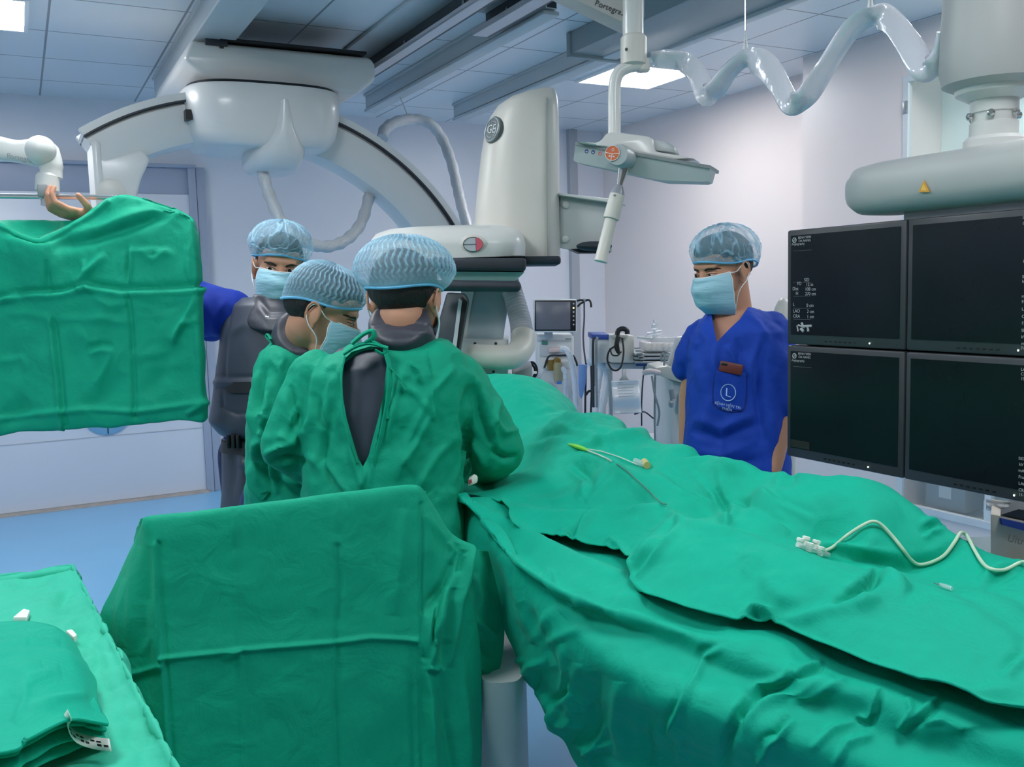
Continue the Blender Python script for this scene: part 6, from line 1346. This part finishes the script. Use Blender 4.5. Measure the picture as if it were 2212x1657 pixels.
# manifold of white caps
mf = thing('stopcock_manifold', onD(1750, 1185), 'row of white stopcock caps at the start of the clear tube on the drape', 'stopcock')
for k, (x, y) in enumerate(((1728, 1178), (1740, 1174), (1748, 1188), (1762, 1182), (1772, 1196))):
    a = onD(x, y+4, .008); b = a+np.array([0.004, 0, .012])
    MB().lathe([(.004, -.010), (.0065, -.008), (.0065, .002), (.008, .004), (.008, .009), (.005, .010)], a, b-a, 12).build('white_cap', M_paper, mf)
MB().tube([onD(1722, 1183, .006), onD(1790, 1205, .006)], .0045, 10).build('manifold_body', M_clear, mf)
tb_ = [onD(1780, 1197, .006), onD(1800, 1190, .008), onD(1830, 1170, .012), onD(1860, 1150, .012), onD(1885, 1142, .014), onD(1905, 1146, .01), onD(1930, 1170, .008), onD(1950, 1195, .008), onD(1968, 1216, .006), onD(1985, 1226, .006), onD(2010, 1222, .006), onD(2040, 1206, .006), onD(2062, 1180, .008), onD(2075, 1164, .012), onD(2088, 1168, .01), onD(2105, 1195, .006), onD(2122, 1222, .006), onD(2140, 1236, .006), onD(2170, 1238, .006), onD(2205, 1222, .006), onD(2240, 1212, .006)]
o = MB().tube(spl(tb_, 120), .0034, 10).build('infusion_tube', mat('pale_tube', (198, 222, 196), 0.25)); setp(o, 'pale clear infusion tube winding over the right side of the green drape', 'tube')
nd = thing('needle', onD(2040, 1272), 'small clear needle hub lying on the drape at lower right', 'needle')
MB().tube([onD(2018, 1266, .005), onD(2032, 1271, .005)], .0014, 6).build('needle_shaft', M_steel, nd)
MB().tube([onD(2030, 1270, .006), onD(2042, 1274, .006), onD(2056, 1279, .006)], [.003, .004, .0035], 10).build('hub', M_clear, nd)
gz = thing('gauze', onD(1020, 1042, .0), 'white gauze with a red spot between the surgeon and the drape', 'gauze')
c = P(1024, 1042, 2.30); MB().slab([P(x, y, 2.30) for x, y in ((1012, 1034), (1024, 1026), (1032, 1032), (1031, 1044), (1010, 1052))], N_, .02, bevel=.004).build('pad', M_paper, gz)
MB().slab([P(x, y, 2.298) for x, y in ((1012, 1038), (1018, 1035), (1020, 1042), (1013, 1048))], N_, .004).build('red_spot', mat('blood_red', (196, 84, 86), 0.5), gz)

# ------------------------------------------------------------------ equipment along the far right
def pbox(mb, x0, y0, x1, y1, d, dep, bevel=.005):
    return mb.slab([P(x0, y0, d), P(x1, y0, d), P(x1, y1, d), P(x0, y1, d)], N_, dep, bevel=bevel)
M_eq = mat('equipment_white', (222, 222, 220), 0.4, var=0.03); M_eqg = mat('equipment_grey', (186, 190, 194), 0.45)
ve = thing('anesthesia_machine', P(1200, 900, 5.4)*np.array([1, 1, 0]), 'white anesthesia machine with a flat grey monitor on top, by the back wall', 'medical machine')
D5 = 5.4
mo = pbox(MB(), 1152, 646, 1246, 718, D5-.12, .05, .008).build('monitor_case', M_eq, ve)
pbox(MB(), 1155, 649, 1244, 715, D5-.123, .01, .003).build('monitor_front', M_black, mo)
pbox(MB(), 1158, 652, 1232, 712, D5-.127, .006, .001).build('screen', mat('grey_screen', (112, 114, 124), 0.25, var=0.15, vscale=3), mo)
for k in range(6): MB().lathe([(.005, 0), (.005, .003)], P(1239, 656+k*9, D5-.124), -N_, 10).build('panel_button', mat('lit_button', (250, 240, 170), 0.4, emit=(255, 246, 190), estr=1.2) if k == 1 else M_eqg, mo)
pbox(MB(), 1176, 716, 1194, 730, D5-.06, .05).build('monitor_foot', M_eqg, ve)
pbox(MB(), 1160, 722, 1236, 736, D5-.02, .2).build('shelf', M_eq, ve)
bd_ = pbox(MB(), 1160, 726, 1240, 1010, D5, .32, .012).build('cabinet', M_eq, ve)
pbox(MB(), 1166, 730, 1234, 770, D5-.012, .02, .004).build('upper_panel', mat('panel_pale', (206, 208, 210), 0.45), bd_)
M_teal = mat('teal_badge', (70, 140, 128), 0.5)
pbox(MB(), 1170, 738, 1183, 744, D5-.02, .01, 0).build('teal_badge', M_teal, bd_); pbox(MB(), 1170, 734, 1182, 736, D5-.02, .01, 0).build('name_strip', M_grey, bd_); pbox(MB(), 1221, 731, 1234, 734, D5-.02, .01, 0).build('name_strip', M_grey, bd_)
o = MB(); A = [P(x, y, D5-.05) for x, y in ((1184, 752), (1212, 749), (1216, 752), (1215, 760), (1186, 762))]
o.slab(A, N_, .06, bevel=.004); o.build('valve_block', mat('valve_pink', (222, 200, 196), 0.45), ve)
M_tubew = mat('breathing_tube', (226, 230, 234), 0.35)
def hose(name, pts, r, par, m=M_tubew, n=50, rib=0.0):
    c = spl([P(*q) for q in pts], n); return MB().tube(c, [r+rib*sin(k*1.7) for k in range(n)], 10).build(name, m, par)
hose('breathing_hose', [(1212, 754, 5.3), (1224, 756, 5.28), (1233, 775, 5.27), (1240, 810, 5.27), (1243, 850, 5.27), (1244, 900, 5.28), (1244, 960, 5.3)], .017, ve, rib=.0015)
hose('breathing_hose', [(1170, 800, 5.3), (1164, 812, 5.27), (1162, 830, 5.27), (1170, 850, 5.26), (1190, 868, 5.26), (1215, 880, 5.27)], .016, ve, rib=.0015)
hose('breathing_hose', [(1215, 795, 5.3), (1221, 805, 5.28), (1222, 830, 5.28), (1222, 880, 5.3)], .014, ve, rib=.0015)
hose('grab_rail', [(1176, 794, 5.32), (1186, 770, 5.3), (1210, 768, 5.3), (1236, 768, 5.3), (1244, 780, 5.32), (1247, 790, 5.34)], .006, ve, M_dgrey, 30)
pbox(MB(), 1172, 780, 1232, 795, D5-.03, .06).build('lower_shelf', M_eq, ve)
vb = MB(); vb.lathe([(.012, 0), (.03, .01), (.03, .03), (.022, .04), (.022, .07), (.012, .08)], P(1204, 802, 5.32), UPV, 20); vb.lathe([(.02, 0), (.024, .03), (.024, .06)], P(1190, 800, 5.33), UPV, 16)
vb.build('brass_valve', mat('brass', (168, 136, 74), 0.35, 0.5), ve)
MB().lathe([(.020, 0), (.026, .02), (.028, .10), (.022, .12)], P(1206, 828, 5.32), UPV, 20).build('water_trap', mat('amber_cup', (196, 186, 150), 0.25, alpha=0.8), ve)
pbox(MB(), 1203, 824, 1213, 830, 5.28, .01, 0).build('blue_mark', mat('mid_blue', (80, 130, 210), 0.5), ve)
for k, (dx, dy, r) in enumerate(((0, 0, .034), (2, 1, .030), (-1, 3, .026))):
    c = P(1149+dx, 800+dy, 5.2); MB().tube([c+H_*r*0.8*cos(a)+UPV*r*1.35*sin(a)+N_*.01*k for a in np.linspace(0, 2*pi, 30)], .0065, 8, cap=False).build('coiled_cable', M_black, ve)
pbox(MB(), 1140, 802, 1160, 808, 5.17, .02).build('cable_strap', M_paper, ve)
for k, (a, b) in enumerate(((1170, 5.45), (1235, 5.45))):
    MB().tube([P(a, 1000, b), drop(P(a, 1000, b), .03)], .03, 10).build('leg', M_eqg, ve)
# pole with hooks, hanging blue tester
iv = thing('hose_holder_pole', drop(P(1258, 900, 5.3), 0), 'thin hose-holder pole with dark hooks beside the grey machine monitor', 'pole')
hose('pole', [(1262, 650, 5.3), (1262, 690, 5.3), (1260, 720, 5.3), (1261, 750, 5.3), (1266, 790, 5.3)], .005, iv, mat('pole_dark', (96, 98, 104), 0.35, 0.4), 30)
hose('lower_pole', [(1266, 785, 5.3), (1264, 900, 5.3), (1264, 1130, 5.35)], .006, iv, M_dgrey, 20)
for pts in (((1262, 652, 5.3), (1254, 656, 5.28), (1248, 662, 5.27)), ((1263, 650, 5.3), (1254, 648, 5.28), (1247, 650, 5.27)), ((1262, 650, 5.3), (1272, 648, 5.28), (1276, 654, 5.27), (1277, 664, 5.27))):
    hose('hook', list(pts), .006, iv, M_black, 12)
MB().ell(P(1262, 649, 5.3), (.014, .014, .012)).build('clamp', M_grey, iv, 180)
A = [P(x, y, 5.2) for x, y in ((1250, 788), (1258, 787), (1269, 789), (1268, 800), (1265, 830), (1260, 854), (1256, 862), (1252, 856), (1250, 830))]
o = MB().slab(A, N_, .03, bevel=.004).build('blue_breathing_bag', mat('soft_blue', (128, 166, 226), 0.45)); setp(o, 'soft blue hanging breathing bag beside the anesthesia machine', 'breathing bag')
hs2 = thing('corrugated_hose', P(1300, 800, 5.1), 'pale corrugated hose arching down right of the blue bag', 'hose')
hose('tube', [(1272, 782, 5.15), (1285, 780, 5.12), (1300, 788, 5.1), (1310, 800, 5.1), (1312, 825, 5.1), (1308, 850, 5.1), (1302, 880, 5.1), (1298, 930, 5.12), (1296, 1000, 5.15)], .02, hs2, rib=.002)
hose('tube', [(1300, 790, 5.14), (1292, 830, 5.14), (1288, 870, 5.14), (1286, 930, 5.15)], .017, hs2, rib=.002)
hose('dark_tube', [(1277, 790, 5.2), (1278, 840, 5.2), (1276, 900, 5.2)], .006, hs2, M_dgrey)
hose('dark_tube', [(1287, 740, 5.2), (1286, 800, 5.2), (1284, 900, 5.2)], .006, hs2, M_grey)
hose('bracket', [(1266, 853, 5.15), (1271, 846, 5.14), (1279, 844, 5.13)], .007, hs2, M_black, 12)
# cart with boxes, cables and packs
ct = thing('supply_cart', drop(P(1400, 900, 4.9), 0), 'grey supply cart along the right wall carrying boxes and wrapped packs', 'cart')
D4 = 4.95
pbox(MB(), 1312, 785, 1480, 797, D4, .4, .003).build('cart_top', M_eqg, ct)
pbox(MB(), 1374, 785, 1430, 791, D4-.01, .02, .002).build('blue_edge', mat('edge_blue', (60, 84, 150), 0.4), ct)
for x in (1318, 1417, 1478):
    MB().tube([P(x, 797, D4+.04), drop(P(x, 797, D4+.04), .02)], .012, 10).build('post', M_alu, ct)
pbox(MB(), 1320, 960, 1480, 966, D4, .4, .003).build('cart_shelf', M_eqg, ct)
b1 = thing('equipment_case', P(1300, 750, 4.95), 'white case with royal blue lid edge on the left end of the supply cart', 'case')
pbox(MB(), 1281, 724, 1316, 784, 4.98, .25, .008).build('case_body', M_eq, b1); pbox(MB(), 1279, 722, 1316, 733, 4.97, .27, .004).build('blue_lid', mat('royal_blue', (44, 74, 160), 0.45), b1)
for x in (1284, 1291): hose('strap', [(x, 728, 4.93), (x-3, 740, 4.93), (x-3, 790, 4.95), (x-2, 880, 4.98)], .007, b1, M_grey if x > 1285 else M_dgrey, 20)
b2b = thing('monitor_box', P(1345, 750, 4.9), 'cream instrument box with coiled black cable hung over its handle', 'instrument box')
pbox(MB(), 1318, 725, 1370, 784, 4.9, .28, .008).build('box_body', M_cream, b2b); A = [P(x, y, 4.86) for x, y in ((1316, 724), (1330, 722), (1358, 724), (1356, 731), (1326, 730))]
MB().slab(A, N_, .05, bevel=.003).build('handle', M_cream, b2b)
hose('black_cable', [(1333, 724, 4.82), (1336, 714, 4.82), (1345, 710, 4.82), (1354, 714, 4.82), (1355, 722, 4.82)], .013, b2b, M_black, 24)
hose('black_cable', [(1335, 722, 4.82), (1332, 735, 4.81), (1330, 750, 4.81), (1336, 762, 4.81), (1334, 742, 4.81), (1338, 728, 4.82)], .008, b2b, M_black, 30)
hose('black_cable', [(1328, 748, 4.81), (1316, 758, 4.8), (1312, 778, 4.8), (1320, 796, 4.8), (1332, 800, 4.8), (1342, 790, 4.8), (1347, 760, 4.81), (1344, 730, 4.82)], .005, b2b, M_black, 50)
hose('black_cable', [(1318, 752, 4.81), (1322, 766, 4.8), (1334, 768, 4.8), (1342, 760, 4.81)], .004, b2b, M_black, 30)
pk_ = thing('wrapped_pack', P(1430, 745, 4.85), 'clear-wrapped pale instrument pack stacked on the supply cart left of the blue scrubs', 'pack')
M_wrap = mat('crinkled_wrap', (232, 226, 222), 0.2, var=0.1, vscale=30, bump=1.0, bscale=26); M_wrap2 = mat('clear_wrap', (226, 228, 230), 0.12, alpha=0.6, bump=1.0, bscale=22)
o = MB(); pbox(o, 1392, 740, 1462, 760, 4.84, .22, .012); o.build('lower_pack', M_wrap, pk_); o = MB(); pbox(o, 1404, 728, 1470, 742, 4.86, .2, .012); o.build('upper_pack', M_wrap2, pk_)
for k in range(5): MB().tube([P(1396+k*13, 756, 4.825), P(1408+k*13, 742, 4.825)], .004, 6).build('pale_stick', mat('pale_peach', (236, 220, 204), 0.5), pk_)
vl = thing('valve_set', P(1414, 720, 4.85), 'clear plastic valve set standing on the wrapped packs', 'medical device')
MB().lathe([(.014, 0), (.014, .02), (.008, .024), (.008, .05), (.018, .054), (.018, .075), (.006, .08), (.006, .10)], P(1414, 732, 4.85), UPV, 16).build('valve_body', M_clear, vl)
MB().tube([P(1398, 722, 4.85), P(1430, 716, 4.85)], .008, 10).build('cross_arm', M_clear, vl); MB().tube([P(1376, 728, 4.85), P(1410, 732, 4.85)], .006, 10).build('mouthpiece', M_eq, vl)
tr = thing('instrument_tray', P(1385, 775, 4.85), 'stack of dark-edged metal trays and clips under the wrapped packs', 'tray')
for k, y in enumerate((764, 772, 780)): pbox(MB(), 1372, y, 1450, y+5, 4.83, .22, .002).build('tray', M_alu, tr)
for k in range(5): MB().box(P(1376+k*3, 752+k*6, 4.82), (.03, .02, .008), rot3(H_, N_), bevel=.002).build('clip', M_grey, tr)
sg = thing('document_sleeve', P(1350, 855, 4.8), 'clear plastic sleeve with a printed sheet hanging from a metal clip on the cart', 'document')
A = np.array([[P(1320+60*u+6*v, 823+72*v-3*u, 4.78+.012*sin(v*9)+.008*sin(u*5)) for v in np.linspace(0, 1, 24)] for u in np.linspace(0, 1, 16)])
q = link('sleeve', grid_mesh(A, 'sleeve'), mat('paper_in_sleeve', (228, 230, 234), 0.2, var=0.05, vscale=12, coat=0.6), sg, 180); md = q.modifiers.new('t', 'SOLIDIFY'); md.thickness = .003
for k in range(5): MB().tube([A[3, 3+k*2]-N_*.003, A[12, 3+k*2]-N_*.003], .0009, 5).build('printed_line', M_grey, sg)
A = [P(x, y, 4.79) for x, y in ((1345, 797), (1352, 797), (1353, 812), (1362, 826), (1334, 828), (1344, 814))]
MB().slab(A, N_, .02, bevel=.002).build('metal_clip', M_alu, sg)
for pts in (((1392, 790, 4.9), (1388, 830, 4.9), (1386, 870, 4.9), (1386, 920, 4.92)), ((1370, 895, 4.85), (1392, 890, 4.85), (1415, 905, 4.85), (1424, 890, 4.85), (1420, 860, 4.85))):
    o = hose('hanging_wire', list(pts), .004, sg, M_dgrey, 30)
# ultrasound console with tilted screen in front of the technician
us_ = thing('ultrasound_console', drop(P(1460, 900, 4.0), 0), 'white ultrasound console with tilted screen partly behind the blue scrubs', 'ultrasound machine')
A = [P(x, y, 4.0) for x, y in ((1462, 729), (1478, 726), (1500, 740), (1500, 800), (1482, 792), (1443, 790))]
scn = MB().slab(A, N_, .04, bevel=.006).build('screen_case', M_eq, us_)
A = [P(x, y, 3.985) for x, y in ((1468, 740), (1500, 738), (1500, 796), (1456, 786))]
MB().slab(A, N_, .03).build('screen_back', mat('screen_dark_green', (58, 72, 72), 0.4), scn)
A = [P(x, y, 3.95) for x, y in ((1414, 806), (1416, 795), (1444, 790), (1490, 806), (1488, 828), (1470, 826), (1440, 818))]
MB().slab(A, N_, .25, bevel=.006).build('control_panel', M_cream, us_)
hose('probe', [(1390, 806, 3.95), (1400, 803, 3.94), (1412, 803, 3.94), (1424, 806, 3.95)], .012, us_, mat('probe_pink', (226, 206, 206), 0.4), 16)
for pts in (((1408, 812, 3.95), (1414, 850, 3.95), (1424, 890, 3.95), (1420, 920, 3.96)), ((1430, 782, 3.95), (1428, 770, 3.95), (1432, 764, 3.95), (1436, 775, 3.95), (1434, 790, 3.95)), ((1415, 815, 3.96), (1414, 900, 3.96), (1416, 980, 3.98))): hose('probe_cable', list(pts), .0045, us_, M_grey, 30)
A = [P(x, y, 4.0) for x, y in ((1452, 824), (1500, 826), (1500, 1100), (1446, 1100))]
bo = MB().slab(A, N_, .45, bevel=.015).build('cabinet', M_eq, us_)
A = [P(x, y, 3.985) for x, y in ((1468, 846), (1476, 838), (1478, 930), (1470, 912), (1464, 880))]
MB().slab(A, N_, .01).build('blue_inlay', mat('inlay_blue', (170, 206, 222), 0.4), bo)
c = P(1450, 842, 3.95); MB().tube([c, c-UPV*.04+H_*.005], .011, 10).build('latch', M_grey, us_); MB().ell(c-UPV*.06, (.012, .012, .018)).build('hook', M_alu, us_, 180)
MB().tube([P(1446, 1000, 4.1), drop(P(1446, 1000, 4.1), .03)], .03, 10).build('leg', M_eqg, us_)
# pale rounded chair back / equipment behind the technician
o = MB(); rg = []
for y, hw in ((1360, 26), (720, 24), (690, 22), (665, 17), (650, 10), (643, 4)):
    rg.append([drop(p, .02) if y > 1000 else p for p in ring(1692-hw, 1692+hw, min(y, 720), 3.9, .05*hw/24+.01)])
o.loft(rg); o2 = o.build('equipment_cover', M_cream, None, 60); setp(o2, 'rounded cream equipment top between the technician shoulder and the monitors', 'equipment')

# ------------------------------------------------------------------ built-in cabinet in the near right wall
cab = thing('wall_cabinet', (RIGHT2+0.15, 2.9, 0.12), 'built-in white cabinet with glass doors and supplies behind the monitors', 'cabinet')
M_cabi = mat('cabinet_interior', (236, 246, 242), 0.4, var=0.03); M_frm = mat('cabinet_frame', (226, 228, 228), 0.35)
fr_ = MB(); x0, x1 = RIGHT2-0.006, RIGHT2+0.03
fr_.box2((x0, 3.735, 0.121), (x1, 3.768, 2.658)); fr_.box2((x0, 2.002, 0.121), (x1, 2.04, 2.658)); fr_.box2((x0, 2.04, 2.62), (x1, 3.735, 2.658)); fr_.box2((x0, 2.04, 0.121), (x1, 3.735, 0.16)); fr_.box2((x0+0.005, 3.16, 0.16), (x1-0.005, 3.20, 2.62))
fr_.build('door_frame', M_frm, cab)
MB().box2((RIGHT2+0.008, 2.04, 0.16), (RIGHT2+0.013, 3.735, 2.62)).build('glass_door', mat('cabinet_glass', (224, 240, 240), 0.05, alpha=0.12), cab)
for z in (0.75, 1.25, 1.75, 2.15): MB().box2((RIGHT2+0.03, 2.02, z), (RIGHT-0.015, 3.765, z+0.02)).build('shelf', mat('shelf_glass', (206, 236, 234), 0.25), cab)
MB().box2((RIGHT-0.02, 2.003, 0.121), (RIGHT-0.013, 3.768, 2.658)).build('back_panel', M_cabi, cab)
for z in (2.48, 0.36): MB().box((RIGHT2-0.008, 3.75, z), (0.012, 0.03, 0.07), bevel=.003).build('hinge', M_alu, cab)
def cabbox(name, y0, y1, z, h, dep, m, lab, cat, x=4.66):
    o = MB().box2((x, y0, z+.001), (x+dep, y1, z+h), bevel=.004).build(name, m); setp(o, lab, cat); return o
gb = cabbox('storage_box', 3.36, 3.62, 0.16, 0.42, 0.2, mat('grey_carton', (146, 148, 148), 0.6), 'grey carton with two pale labels standing low in the wall cabinet', 'box')
for z in (0.27, 0.43): MB().box((4.659, 3.49, z), (.003, .08, .09)).build('box_label', mat('label_pale', (200, 202, 200), 0.6), gb)
cabbox('white_carton', 2.95, 3.25, 0.16, 0.10, 0.2, mat('carton_white', (206, 202, 192), 0.6), 'low white carton on the cabinet floor right of the grey carton', 'box')
o = MB().lathe([(.005, 0), (.05, .22), (.055, .34), (.05, .36)], (4.72, 3.28, 0.30), (0.15, -1, 0.45), 24).build('rolled_sheet', mat('rolled_blue_white', (206, 220, 230), 0.4)); setp(o, 'pale blue rolled sheet pointing left in the lower cabinet', 'roll')
cabbox('supply_pouch', 3.2, 3.66, 1.77, 0.07, 0.2, M_wrap, 'flat clear pouches lying on the cabinet shelf just above the monitors', 'pouch')
cabbox('supply_pouch', 2.6, 3.1, 1.77, 0.09, 0.2, M_wrap2, 'crinkled clear packs on the cabinet shelf above the right monitor', 'pouch')
# cart box at the right edge, in front of the cabinet
rb = thing('supply_box', P(2190, 1160, 2.3), 'beige supply box with a royal blue band, at the right edge below the monitors', 'box')
RN_ = ray(2150, 1150)*np.array([1, 1, 0]); RN_ /= np.linalg.norm(RN_)
A = [P(x, y, 2.6) for x, y in ((2140, 1110), (2330, 1150), (2330, 1260), (2140, 1200))]
bx_ = MB().slab(A, RN_, .2, bevel=.004).build('carton', mat('beige_carton', (214, 204, 188), 0.6), rb)
A = [P(x, y, 2.59) for x, y in ((2163, 1120), (2330, 1158), (2330, 1178), (2165, 1134))]
MB().slab(A, N_, .02).build('blue_band', mat('royal_blue', (44, 74, 160), 0.45), bx_)
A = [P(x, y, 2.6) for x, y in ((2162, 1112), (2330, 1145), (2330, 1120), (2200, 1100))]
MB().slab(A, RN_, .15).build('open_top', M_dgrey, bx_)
text('Ultra', 'box_lettering', .03, frame(P(2200, 1168, 2.588), P(2240, 1178, 2.588)-P(2180, 1164, 2.588), UPV), mat('faded_print', (150, 142, 130), 0.6), bx_)
o = MB(); A = np.array([[P(2130+90*u, 1078+22*v+10*u, 2.7+.03*sin(u*9)*v+.02*sin(v*7)) for v in np.linspace(0, 1, 12)] for u in np.linspace(0, 1, 16)])
o = link('plastic_wrap', grid_mesh(A, 'plastic_wrap'), M_wrap2, None, 180); md = o.modifiers.new('t', 'SOLIDIFY'); md.thickness = .004; setp(o, 'crumpled clear wrap lying on top of the beige supply box', 'plastic wrap')
tl = thing('side_trolley', drop(P(2190, 1200, 2.7), 0), 'low steel trolley under the beige supply box at the right edge', 'trolley')
pp = P(2140, 1200, 2.72); zt_ = P(2140, 1200, 2.6)[2]-.02
cc_ = (P(2140, 1200, 2.72)+P(2330, 1260, 2.72))/2
MB().box((cc_[0], cc_[1], zt_-.02), (.34, .36, .02), rot3(H_, N_)).build('trolley_top', M_steel, tl)
for a in (-.15, .15):
    for b in (-.15, .15): p_ = cc_+H_*a+N_*b; MB().tube([(p_[0], p_[1], .0), (p_[0], p_[1], zt_-.02)], .012, 8).build('leg', M_steel, tl)
